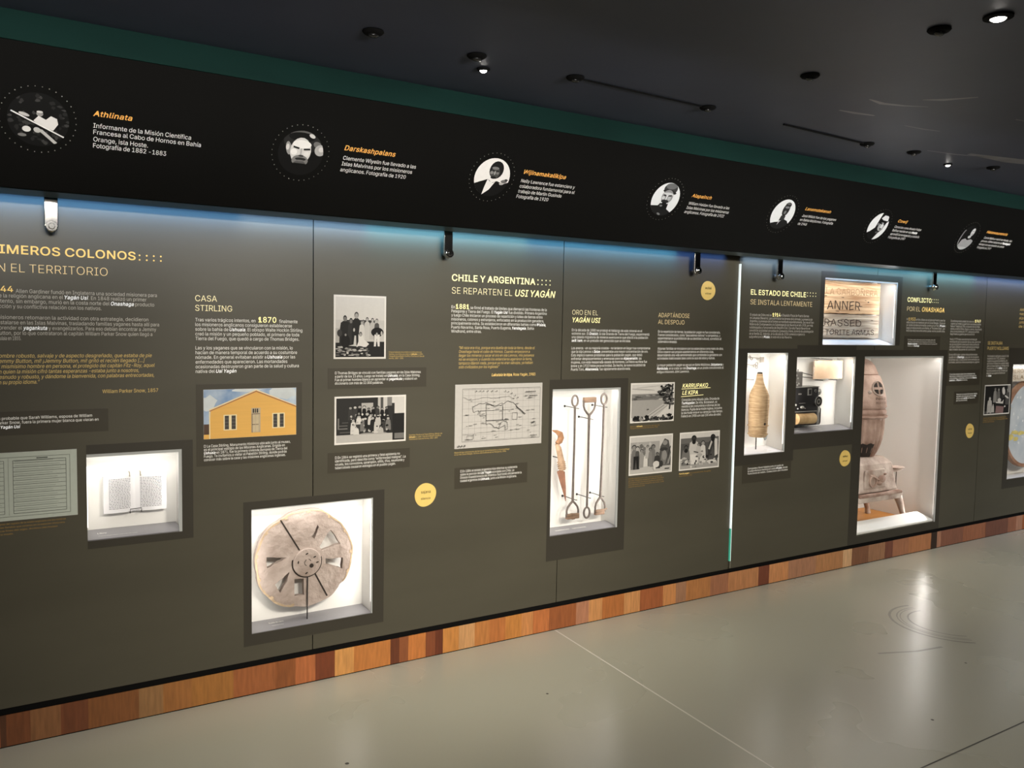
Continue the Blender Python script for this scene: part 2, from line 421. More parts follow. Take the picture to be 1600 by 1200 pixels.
TEXT = [
 ('heading', 0, 'gold', [('#PRIMEROS COLONOS', -0.011, 1.8264, 0.501, 0.0304)]),
 ('heading', 0, 'pale', [('_EN EL TERRITORIO', 0.019, 1.7604, 0.402, 0.0309)]),
 ('year', 0, 'gold', [('#1844', 0.011, 1.689, 0.091, 0.0205)]),
 ('body_text', 0, 'grey', [('Allen Gardiner fundó en Inglaterra una sociedad misionera para', 0.099, 1.6865, 0.576, 0.0138), ('de la religión anglicana en el *Yagán Usi*. En 1848 realizó un primer', 0.037, 1.6684, 0.538, 0.0138), ('intento, sin embargo, murió en la costa norte del *Onashaga* producto', 0.037, 1.6494, 0.566, 0.0138), ('acción y su conflictiva relación con los nativos.', 0.037, 1.6304, 0.379, 0.0138)]),
 ('body_text', 0, 'grey', [('misioneros retomaron la actividad con otra estrategia, decidieron', 0.037, 1.5912, 0.544, 0.0138), ('instalarse en las Islas Malvinas, trasladando familias yaganes hasta allí para', 0.037, 1.5722, 0.583, 0.0138), ('aprender el *yagankuta* y evangelizarlos. Para eso debían encontrar a Jemmy', 0.037, 1.5532, 0.572, 0.0138), ('Button, por lo que contrataron al capitán William Parker Snow quien llegó a', 0.037, 1.5341, 0.558, 0.0138), ('Wulaia en 1855.', 0.037, 1.515, 0.113, 0.0138)]),
 ('quote', 0, 'gold2', [('~hombre robusto, salvaje y de aspecto desgreñado, que estaba de pie', 0.033, 1.4515, 0.555, 0.0139), ('~Jemmy Button, mí! ¡Jemmy Button, mí! gritó el recién llegado [...]', 0.033, 1.4323, 0.529, 0.0139), ('~el mismísimo hombre en persona, el protegido del capitán Fitz-Roy, aquel', 0.033, 1.413, 0.565, 0.0139), ('~en quien la misión cifró tantas esperanzas -estaba junto a nosotros,', 0.033, 1.3938, 0.508, 0.0139), ('~desnudo y robusto, y dándome la bienvenida, con palabras entrecortadas,', 0.033, 1.3745, 0.563, 0.0139), ('~en su propio idioma.”', 0.033, 1.3552, 0.169, 0.0139)]),
 ('quote', 0, 'gold2', [('William Parker Snow, 1857', 0.378, 1.314, 0.577, 0.014)]),
 ('caption', 0, 'white', [('Es probable que Sarah Williams, esposa de William', 0.029, 1.2254, 0.341, 0.0107), ('Parker Snow, fuera la primera mujer blanca que vieran en', 0.029, 1.2095, 0.363, 0.0107), ('el *Yagán Usi*', 0.029, 1.1936, 0.104, 0.0107)]),
 ('caption', 0, 'dim', [('Páginas del registro de la misión anglicana con los nombres', 0.021, 0.8391, 0.246, 0.0061), ('de las familias que vivieron en la estación misionera', 0.021, 0.8265, 0.242, 0.0061), ('hacia fines del siglo. Archivo del museo', 0.021, 0.8139, 0.218, 0.0061), ('de la misión.', 0.021, 0.8013, 0.075, 0.0061)]),
 ('heading', 0, 'pale2', [('CASA', 0.719, 1.6756, 0.804, 0.0238), ('STIRLING', 0.719, 1.6369, 0.864, 0.0238)]),
 ('year', 0, 'yel', [('#1870', 0.971, 1.595, 1.046, 0.0224)]),
 ('body_text', 0, 'white', [('Tras varios trágicos intentos, en', 0.719, 1.5947, 0.959, 0.0137), ('los misioneros anglicanos consiguieron establecerse', 0.719, 1.5758, 1.113, 0.0137), ('sobre la bahía de *Ushuaia*. El obispo Waite Hockin Stirling', 0.719, 1.5569, 1.158, 0.0137), ('creó la misión y un pequeño poblado, el primero de toda', 0.719, 1.538, 1.144, 0.0137), ('Tierra del Fuego, que quedó a cargo de Thomas Bridges.', 0.719, 1.5191, 1.144, 0.0137), ('finalmente', 1.058, 1.5939, 1.137, 0.0143)]),
 ('body_text', 0, 'white', [('Las y los yaganes que se vincularon con la misión, lo', 0.719, 1.4815, 1.116, 0.0137), ('hacían de manera temporal de acuerdo a su costumbre', 0.719, 1.4625, 1.135, 0.0137), ('nómade. En general evitaban asistir a *Ushuaia* por las', 0.719, 1.4435, 1.127, 0.0137), ('enfermedades que aparecieron. Las mortandades', 0.719, 1.4245, 1.093, 0.0137), ('ocasionadas destruyeron gran parte de la salud y cultura', 0.719, 1.4055, 1.143, 0.0137), ('nativa del *Usi Yagán*', 0.719, 1.3865, 0.88, 0.0137)]),
 ('caption', 0, 'white', [('▯ La Casa Stirling, Monumento Histórico ubicado junto al museo,', 0.749, 1.081, 1.106, 0.0108), ('es el principal vestigio de las Misiones Anglicanas. Erigida en', 0.749, 1.0671, 1.082, 0.0108), ('*Ushuaia* en 1871, fue la primera vivienda europea de Tierra del', 0.749, 1.0531, 1.093, 0.0108), ('Fuego. Te invitamos a visitar el Pabellón Stirling, donde podrás', 0.749, 1.0392, 1.09, 0.0108), ('conocer más sobre la casa y las misiones anglicanas inglesas.', 0.749, 1.0252, 1.085, 0.0108)]),
 ('caption', 1, 'gold3', [('Primeros habitantes de la misión en la bahía junto a sus', 1.561, 1.4666, 1.726, 0.0073), ('familias y los niños que vivían en *Ushuaia* en 1884.', 1.561, 1.4572, 1.734, 0.0073), ('Fotografía de la Misión Científica Francesa al Cabo de', 1.561, 1.4478, 1.739, 0.0073), ('Hornos, 1882-1883', 1.561, 1.4383, 1.633, 0.0073)]),
 ('caption', 1, 'white', [('▯ Thomas Bridges se vinculó con familias yaganes en las Islas Malvinas', 1.305, 1.3725, 1.722, 0.0113), ('a partir de los 13 años. Luego se instaló en *Ushuaia*, en la Casa Stirling.', 1.305, 1.3573, 1.719, 0.0113), ('Fue el primer hombre blanco en aprender el *yagankuta* y elaboró un', 1.305, 1.342, 1.703, 0.0113), ('diccionario con más de 32.000 palabras.', 1.305, 1.3267, 1.534, 0.0113)]),
 ('caption', 1, 'gold3', [('Familias frente a la Casa Stirling, Misión de', 1.666, 1.0798, 1.839, 0.0072), ('*Ushuaia* en 1884. Foto de la Misión Científica', 1.666, 1.0701, 1.832, 0.0072), ('Francesa del Cabo de Hornos, 1882-1883', 1.666, 1.0603, 1.815, 0.0072)]),
 ('caption', 1, 'white', [('▯ En 1864 se registró una primera y fatal epidemia no', 1.307, 0.9954, 1.62, 0.0115), ('identificada, pero descrita como “enfermedad maligna”. La', 1.307, 0.9802, 1.649, 0.0115), ('viruela, tos convulsiva, sarampión, sífilis, tifus, neumonía y', 1.307, 0.965, 1.643, 0.0115), ('tuberculosis causaron estragos en el pueblo yagán.', 1.307, 0.9498, 1.599, 0.0115)]),
 ('heading', 1, 'yel', [('#CHILE Y ARGENTINA', 1.88, 1.8079, 2.354, 0.0304)]),
 ('heading', 1, 'pale2', [('_SE REPARTEN EL', 1.881, 1.7471, 2.218, 0.0311)]),
 ('heading', 1, 'yel', [('*USI YAGÁN*', 2.235, 1.7471, 2.479, 0.0322)]),
 ('year', 1, 'yel', [('#1881', 1.904, 1.6763, 1.976, 0.0225)]),
 ('body_text', 1, 'white', [('En', 1.88, 1.6781, 1.899, 0.0136), ('Patagonia y Tierra del Fuego. El *Yagán Usi* fue dividido. Primero Argentina', 1.88, 1.6584, 2.427, 0.0136), ('y luego Chile iniciaron un proceso de repartición y loteo de tierras entre', 1.88, 1.6394, 2.402, 0.0136), ('misioneros, colonos y extranjeros, enfocados en la producción ganadera,', 1.88, 1.6203, 2.411, 0.0136), ('principalmente ovina. Se establecieron en diferentes bahías como *Wulaia,*', 1.88, 1.6012, 2.424, 0.0136), ('Puerto Navarino, Santa Rosa, Puerto Eugenia, *Yendegaia*, Bahía', 1.88, 1.5821, 2.351, 0.0136), ('Windhond, entre otras.', 1.88, 1.5629, 2.046, 0.0136), ('se firmó el tratado de límites que demarcó las fronteras de la', 1.983, 1.6769, 2.427, 0.0138)]),
 ('quote', 1, 'gold2', [('~“Mi raza era rica, porque era dueña de toda la tierra, desde el', 1.923, 1.4842, 2.358, 0.0135), ('~Onashaga hasta el cabo de Hornos. Cuando empezaron a', 1.923, 1.4657, 2.329, 0.0135), ('~llegar los mineros y sacar el oro en isla Lennox, mis paisanos', 1.923, 1.4472, 2.355, 0.0135), ('~no se enojaron; y cuando los estancieros agarraron la tierra,', 1.923, 1.4287, 2.343, 0.0135), ('~tampoco dijeron nada, porque ya no eran salvajes, ya habían', 1.923, 1.4101, 2.348, 0.0135), ('~sido civilizados por los ingleses”', 1.923, 1.3916, 2.151, 0.0135)]),
 ('quote', 1, 'gold', [('*Lakutaia le kipa*, Rosa Yagán, 1983', 2.108, 1.3511, 2.365, 0.0136)]),
 ('caption', 1, 'gold3', [('Mapa de las concesiones de tierras en la isla Navarino y el archipiélago', 1.906, 0.9811, 2.219, 0.0075), ('al sur del Canal Beagle. Archivo del Instituto de la Patagonia, Chile', 1.906, 0.9712, 2.199, 0.0075)]),
 ('caption', 1, 'white', [('▯ En 1884 el estado Argentino hizo efectiva su soberanía', 1.94, 0.8857, 2.266, 0.0119), ('sobre la porción del *Usi Yagán* acordada con Chile. La', 1.94, 0.8702, 2.248, 0.0119), ('División Expedicionaria del Atlántico Sud fundó oficialmente la', 1.94, 0.8546, 2.293, 0.0119), ('ciudad argentina de *Ushuaia*, junto a la Misión Anglicana.', 1.94, 0.839, 2.264, 0.0119)]),
 ('heading', 2, 'pale2', [('_ORO EN EL', 2.588, 1.6636, 2.755, 0.0252)]),
 ('heading', 2, 'yel', [('*YAGÁN USI*', 2.59, 1.6245, 2.774, 0.0252)]),
 ('body_text', 2, 'white', [('En la década de 1880 se produjo el hallazgo de este mineral en el', 2.588, 1.578, 3.065, 0.0137), ('extremo sur. El *Onaisin*, la isla Grande de Tierra del Fuego, experimentó', 2.588, 1.5597, 3.117, 0.0137), ('una oleada migratoria de mineros aventureros que afectó a la población', 2.588, 1.5414, 3.108, 0.0137), ('*selk´nam*, en un preludio del genocidio que se iniciaba.', 2.588, 1.5231, 2.985, 0.0137)]),
 ('body_text', 2, 'white', [('Los aneros -en su mayoría croatas- no tardaron en llegar tras comprobarse', 2.588, 1.4839, 3.126, 0.0137), ('que la isla Lennox o *Selae*, presentaba una mayor concentración de oro.', 2.588, 1.4653, 3.111, 0.0137), ('Esto implicó nuevos problemas para la población yagán, que debió', 2.588, 1.4466, 3.07, 0.0137), ('enfrentar desplazamientos y amenazas para las *kipayamalim*, las', 2.588, 1.428, 3.066, 0.0137), ('mujeres, con esta inesperada oleada de hombres. La fiebre aurífera fue', 2.588, 1.4094, 3.106, 0.0137), ('breve y en 1910 había poca actividad. De hecho, la nueva localidad de', 2.588, 1.3907, 3.095, 0.0137), ('Puerto Toro, *Alkenewaia*, fue rápidamente abandonada.', 2.588, 1.372, 2.989, 0.0137)]),
 ('heading', 2, 'pale', [('_ADAPTÁNDOSE', 3.18, 1.6627, 3.415, 0.0245), ('_AL DESPOJO', 3.18, 1.6251, 3.377, 0.0245)]),
 ('body_text', 2, 'white', [('En la repartición de tierras, la población yagán no fue considerada.', 3.181, 1.5767, 3.664, 0.0139), ('Fueron considerados, como “pescadores nativos” o campesinos, y', 3.181, 1.5579, 3.665, 0.0139), ('experimentaron la prohibición de su identidad cultural, sometidos al', 3.181, 1.5392, 3.675, 0.0139), ('sistemático despojo.', 3.181, 1.5204, 3.326, 0.0139)]),
 ('body_text', 2, 'white', [('Algunas familias se vincularon con los estancieros como mano de obra.', 3.181, 1.4819, 3.695, 0.0139), ('Otros crearon sus propios asentamientos en diferentes islas,', 3.181, 1.4635, 3.617, 0.0139), ('desarrollando una vida seminómade que combinaba la ganadería con', 3.181, 1.4452, 3.684, 0.0139), ('actividades tradicionales tales como la caza de lobos y nutrias.', 3.181, 1.4268, 3.629, 0.0139)]),
 ('body_text', 2, 'white', [('La mayor población yagán se agrupó en Bahía Mejillones, *Ushpataena* y', 3.181, 1.3889, 3.7, 0.0139), ('*Rambutaia*, en la costa sur del *Onashaga*, en un predio concesionado al', 3.181, 1.3699, 3.701, 0.0139), ('antiguo misionero John Lawrence.', 3.181, 1.3509, 3.427, 0.0139)]),
 ('heading', 2, 'yel', [('*KARRUPAKO*', 3.378, 1.2645, 3.58, 0.0224)]),
 ('heading', 2, 'yel', [('*LE KIPA*', 3.378, 1.2244, 3.5, 0.0225)]),
 ('body_text', 2, 'white', [('Conocida como Abuela Julia. Oriunda de', 3.376, 1.1878, 3.675, 0.014), ('*Tushkapalan*. De niña, Biotabatuh, se', 3.376, 1.1689, 3.658, 0.014), ('resistió a las costumbres e idiomas de los', 3.376, 1.15, 3.682, 0.014), ('blancos. Pupila de la misión inglesa, inclusive', 3.376, 1.1311, 3.7, 0.014), ('la isla Hoste vivía en su canoa por más tiempo.', 3.376, 1.1122, 3.706, 0.014), ('Falleció en 1958 con casi 100 años de edad.', 3.376, 1.0933, 3.695, 0.014)]),
 ('caption', 2, 'dim', [('Bahía de *Ushuaia* a comienzos del siglo XX.', 3.0, 1.0544, 3.215, 0.0075), ('Fotografía de la colección del museo, Chile', 3.0, 1.0445, 3.2, 0.0075)]),
 ('caption', 2, 'dim', [('Familias yaganes junto a una vivienda tradicional en', 2.998, 0.7644, 3.242, 0.0075), ('la costa. Fotografía tomada por la Misión Científica', 2.998, 0.7531, 3.255, 0.0075), ('Francesa al Cabo de Hornos durante la expedición', 2.998, 0.7418, 3.252, 0.0075), ('en la isla Hoste. Archivo fotográfico del museo, 1882', 2.998, 0.7305, 3.258, 0.0075), ('Colección del museo, Chile', 2.998, 0.7192, 3.116, 0.0075)]),
 ('caption', 2, 'dim', [('*Familia yagán* en la costa del canal. Fotografía', 3.373, 0.7626, 3.625, 0.0078), ('de la colección, 1922', 3.373, 0.7499, 3.476, 0.0078)]),
 ('heading', 3, 'yel', [('#EL ESTADO DE CHILE', 3.909, 1.8146, 4.41, 0.0302)]),
 ('heading', 3, 'pale', [('_SE INSTALA LENTAMENTE', 3.909, 1.7556, 4.473, 0.0303)]),
 ('year', 3, 'yel', [('#1914', 4.108, 1.6862, 4.179, 0.0227)]),
 ('body_text', 3, 'grey', [('El estado de Chile creó en', 3.909, 1.6868, 4.1, 0.0146), ('en Lahuataia (Navarino), para administrar los terrenos de la Armada. La presencia de', 3.909, 1.6678, 4.481, 0.0146), ('Argentina, la amenaza de la frontera se manifestó esporádicamente. Se crea el Faro', 3.909, 1.6489, 4.495, 0.0146), ('Reserva de Contramaestre y la Subdelegación de Navarino el año 1928, por más', 3.909, 1.6299, 4.488, 0.0146), ('subdelegados y funcionarios del Registro Civil. Con ello Puerto Navarino se', 3.909, 1.6108, 4.462, 0.0146), ('convirtió en la localidad con población y presencia chilena, sirviendo de subdelegación', 3.909, 1.5918, 4.495, 0.0146), ('de la familia 32. Además, en la década de 1930 comenzó a operar la', 3.909, 1.5728, 4.412, 0.0146), ('subprefectura de *Wulaia*, al oeste de la isla Navarino.', 3.909, 1.5537, 4.293, 0.0146), ('el Depósito Fiscal de Puerto Barnes', 4.184, 1.6886, 4.447, 0.015)]),
 ('caption', 3, 'white', [('Damajuana y llaves halladas junto al muelle de', 3.941, 0.749, 4.261, 0.0115), ('la subprefectura marítima en caleta *Wulaia*, donde', 3.941, 0.7332, 4.301, 0.0115), ('funcionó el retén. Colección del museo', 3.941, 0.7173, 4.304, 0.0115)]),
 ('heading', 4, 'yel', [('#CONFLICTO', 5.483, 1.8197, 5.77, 0.0307)]),
 ('heading', 4, 'pale', [('_POR EL', 5.483, 1.7549, 5.639, 0.0312)]),
 ('heading', 4, 'gold', [('*ONASHAGA*', 5.66, 1.7548, 5.936, 0.0317)]),
 ('year', 4, 'gold2', [('#1953', 5.506, 1.6887, 5.588, 0.0215)]),
 ('body_text', 4, 'grey', [('En', 5.485, 1.6905, 5.501, 0.0152), ('esta disputa se mantuvo por el Canal Beagle, Snipe en', 5.485, 1.669, 5.956, 0.0152), ('un islote donde la Armada construyó un faro, *Wulaia* y', 5.485, 1.6496, 5.969, 0.0152), ('luego un destacamento con infantes, el “incidente Snipe”, que', 5.485, 1.6302, 5.956, 0.0152), ('tensó las relaciones entre ambos países vecinos durante años.', 5.485, 1.6108, 5.958, 0.0152), ('un faro chileno en el islote de Puerto Luisa fue', 5.594, 1.689, 5.954, 0.0154)]),
 ('caption', 4, 'grey', [('El islote está ubicado en la entrada este del', 5.51, 1.5485, 5.842, 0.0108), ('canal y fue motivo de disputa entre las dos', 5.51, 1.5341, 5.844, 0.0108), ('*Madera tallada* con los nombres de la tripulación', 5.51, 1.5197, 5.867, 0.0108), ('hallada en el *Onashaga*', 5.51, 1.5053, 5.647, 0.0108)]),
 ('body_text', 4, 'grey', [('El enfrentamiento estalló de nuevo en', 6.027, 1.688, 6.337, 0.0155), ('cuando se fondeó la guarnición cercana a la bahía', 6.027, 1.6688, 6.429, 0.0155), ('hasta el Tratado de 1984 y el acuerdo de los límites', 6.027, 1.6497, 6.416, 0.0155), ('donde se definió Picton, Nueva y Lennox, tras el laudo', 6.027, 1.6306, 6.444, 0.0155), ('de la corona británica de 1977, aunque el conflicto', 6.027, 1.6114, 6.41, 0.0155), ('llegó hasta la guerra que no se inició', 6.027, 1.5923, 6.347, 0.0155)]),
 ('body_text', 4, 'grey', [('Hacia 1978 hubo una amenaza armada de', 6.027, 1.5542, 6.386, 0.0155), ('movilización por la posesión de las islas. Ejercicios', 6.027, 1.5351, 6.439, 0.0155), ('de oscurecimiento y evacuación de la población', 6.027, 1.516, 6.421, 0.0155), ('de Puerto Williams fueron parte de la estrategia', 6.027, 1.4969, 6.421, 0.0155), ('del miedo durante el conflicto', 6.027, 1.4778, 6.371, 0.0155)]),
 ('body_text', 4, 'grey', [('Es muy difícil saber cuántas minas antipersonales', 6.027, 1.44, 6.405, 0.0155), ('quedan en el *Onashaga*, pues aún se recuperan', 6.027, 1.4211, 6.424, 0.0155), ('en distintas islas y costas donde fueron sembradas por', 6.027, 1.4022, 6.436, 0.0155), ('la Armada, sobre los sitios arqueológicos yaganes', 6.027, 1.3832, 6.438, 0.0155)]),
 ('year', 4, 'yel', [('#1969', 6.346, 1.6892, 6.425, 0.0212)]),
 ('caption', 4, 'white', [('▯ Las minas antipersonales fueron instaladas en las', 6.048, 1.296, 6.385, 0.0119), ('islas del sur y todavía hay zonas sin acceso para las', 6.048, 1.2808, 6.404, 0.0119), ('comunidades y visitantes, como en isla *Nueva*,', 6.048, 1.2655, 6.411, 0.0119), ('*Lennox* y *Picton* en el sur.', 6.048, 1.2503, 6.291, 0.0119)]),
 ('caption', 4, 'white', [('Restos de un proyectil de mortero hallado', 6.153, 1.1433, 6.432, 0.0121), ('durante una recuperación en *isla*', 6.153, 1.1279, 6.417, 0.0121), ('de la costa *norte* de Navarino', 6.153, 1.1124, 6.402, 0.0121), ('por la comunidad.', 6.153, 1.097, 6.301, 0.0121)]),
 ('heading', 5, 'gold2', [('SE INSTAURA', 6.54, 1.5232, 6.75, 0.0246)]),
 ('heading', 5, 'gold2', [('PUERTO WILLIAMS', 6.539, 1.4828, 6.844, 0.0246)]),
 ('body_text', 5, 'grey', [('A la fundación de Puerto Luisa el 21 de', 6.545, 1.4271, 6.85, 0.0158), ('noviembre de 1953, hoy es la', 6.545, 1.4082, 6.8, 0.0158), ('capital de la provincia Antártica. En', 6.545, 1.3892, 6.835, 0.0158), ('sus inicios el poblado tuvo carácter naval y', 6.545, 1.3703, 6.86, 0.0158), ('junto a la base llegaron las familias de los', 6.545, 1.3513, 6.862, 0.0158), ('funcionarios. La villa *Ukika* creció en', 6.545, 1.3323, 6.841, 0.0158), ('los años sesenta con las familias que', 6.545, 1.3133, 6.843, 0.0158), ('dejaron sus asentamientos en', 6.545, 1.2943, 6.812, 0.0158), ('las *islas*.', 6.545, 1.2753, 6.618, 0.0158)]),
 ('caption', 5, 'dim', [('Vecinos de la villa en una celebración en', 6.534, 0.9472, 6.869, 0.011), ('Puerto Williams. Fotografía del', 6.534, 0.9324, 6.889, 0.011), ('archivo del museo', 6.534, 0.9177, 6.694, 0.011)]),
 ('quote', 5, 'gold2', [('~Antes vivíamos en las islas, navegando en', 6.976, 1.793, 7.656, 0.0213), ('~nuestras canoas, y después nos trajeron', 6.976, 1.7598, 7.618, 0.0213), ('~al pueblo, donde nos dieron una casa', 6.976, 1.7265, 7.58, 0.0213), ('~junto al mar y a los barcos grandes', 6.976, 1.6932, 7.541, 0.0213), ('~de la Armada.', 6.976, 1.6598, 7.277, 0.0213)]),
 ('name', 9, 'orange', [('*Athlinata*', 0.327, 0.285, 0.449, 0.018)]),
 ('biography', 9, 'fgrey', [('Informante de la Misión Científica', 0.329, 0.2444, 0.646, 0.0156), ('Francesa al Cabo de Hornos en Bahía', 0.33, 0.222, 0.682, 0.0157), ('Orange, isla Hoste.', 0.331, 0.1965, 0.505, 0.0159), ('Fotografía de 1882 -1883', 0.331, 0.174, 0.567, 0.016)]),
 ('name', 9, 'orange', [('*Darskashpalans*', 1.219, 0.2816, 1.437, 0.02)]),
 ('biography', 9, 'fgrey', [('Clemente Wiyelin fue llevado a las', 1.221, 0.2427, 1.539, 0.0153), ('Islas Malvinas por los misioneros', 1.22, 0.2186, 1.527, 0.0154), ('anglicanos. Fotografía de 1920', 1.219, 0.1935, 1.504, 0.0156)]),
 ('name', 9, 'orange', [('*Wijinamakalikipa*', 2.061, 0.2822, 2.292, 0.0189)]),
 ('biography', 9, 'fgrey', [('Nelly Lawrence fue estanciera y', 2.06, 0.2419, 2.358, 0.0153), ('colaboradora fundamental para el', 2.061, 0.2168, 2.367, 0.0154), ('trabajo de Martin Gusinde', 2.061, 0.1921, 2.301, 0.0155), ('Fotografía de 1920', 2.061, 0.1669, 2.235, 0.0157)]),
 ('name', 9, 'orange', [('*Alapainch*', 3.088, 0.277, 3.227, 0.0177)]),
 ('biography', 9, 'fgrey', [('William Haidan fue llevado a las', 3.087, 0.2359, 3.381, 0.0148), ('Islas Malvinas por los misioneros', 3.085, 0.2119, 3.39, 0.0149), ('anglicanos. Fotografía de 1922', 3.082, 0.1884, 3.367, 0.015)]),
 ('name', 9, 'orange', [('*Lanamutekensh*', 3.958, 0.288, 4.181, 0.0169)]),
 ('biography', 9, 'fgrey', [('José Milicic fue de los yaganes', 3.959, 0.2468, 4.258, 0.0145), ('en Bahía Mejillones. Fotografía', 3.957, 0.2224, 4.246, 0.0146), ('de 1948', 3.955, 0.1975, 4.031, 0.0147)]),
 ('name', 9, 'orange', [('*Cowij*', 4.826, 0.2894, 4.923, 0.0177)]),
 ('biography', 9, 'fgrey', [('Conocido como Abuelo Felipe', 4.823, 0.2514, 5.102, 0.0151), ('Balfour nacido en isla *Hoste*', 4.82, 0.2272, 5.08, 0.0152), ('aprendió la navegación y cestería', 4.819, 0.2034, 5.121, 0.0153), ('Fotografía de 1987', 4.816, 0.1793, 4.99, 0.0153)]),
 ('name', 9, 'orange', [('*Hatawaurencis*', 5.824, 0.2964, 6.086, 0.0186)]),
 ('biography', 9, 'fgrey', [('Carrie Balfour nació en Hoste, isla', 5.831, 0.2555, 6.189, 0.0157), ('yámana. Última hablante de *Yendegaia*', 5.819, 0.2305, 6.194, 0.0158), ('navegó con sus abuelos en canoa', 5.818, 0.2061, 6.135, 0.0159), ('Fotografía de 1987', 5.82, 0.1813, 5.991, 0.016)]),
]
DOTS = [(0, 0.515, 0.592, 1.8454, 1.8282), (1, 2.37, 2.444, 1.832, 1.8105), (3, 4.424, 4.503, 1.8429, 1.8232), (4, 5.782, 5.852, 1.844, 1.8239)]
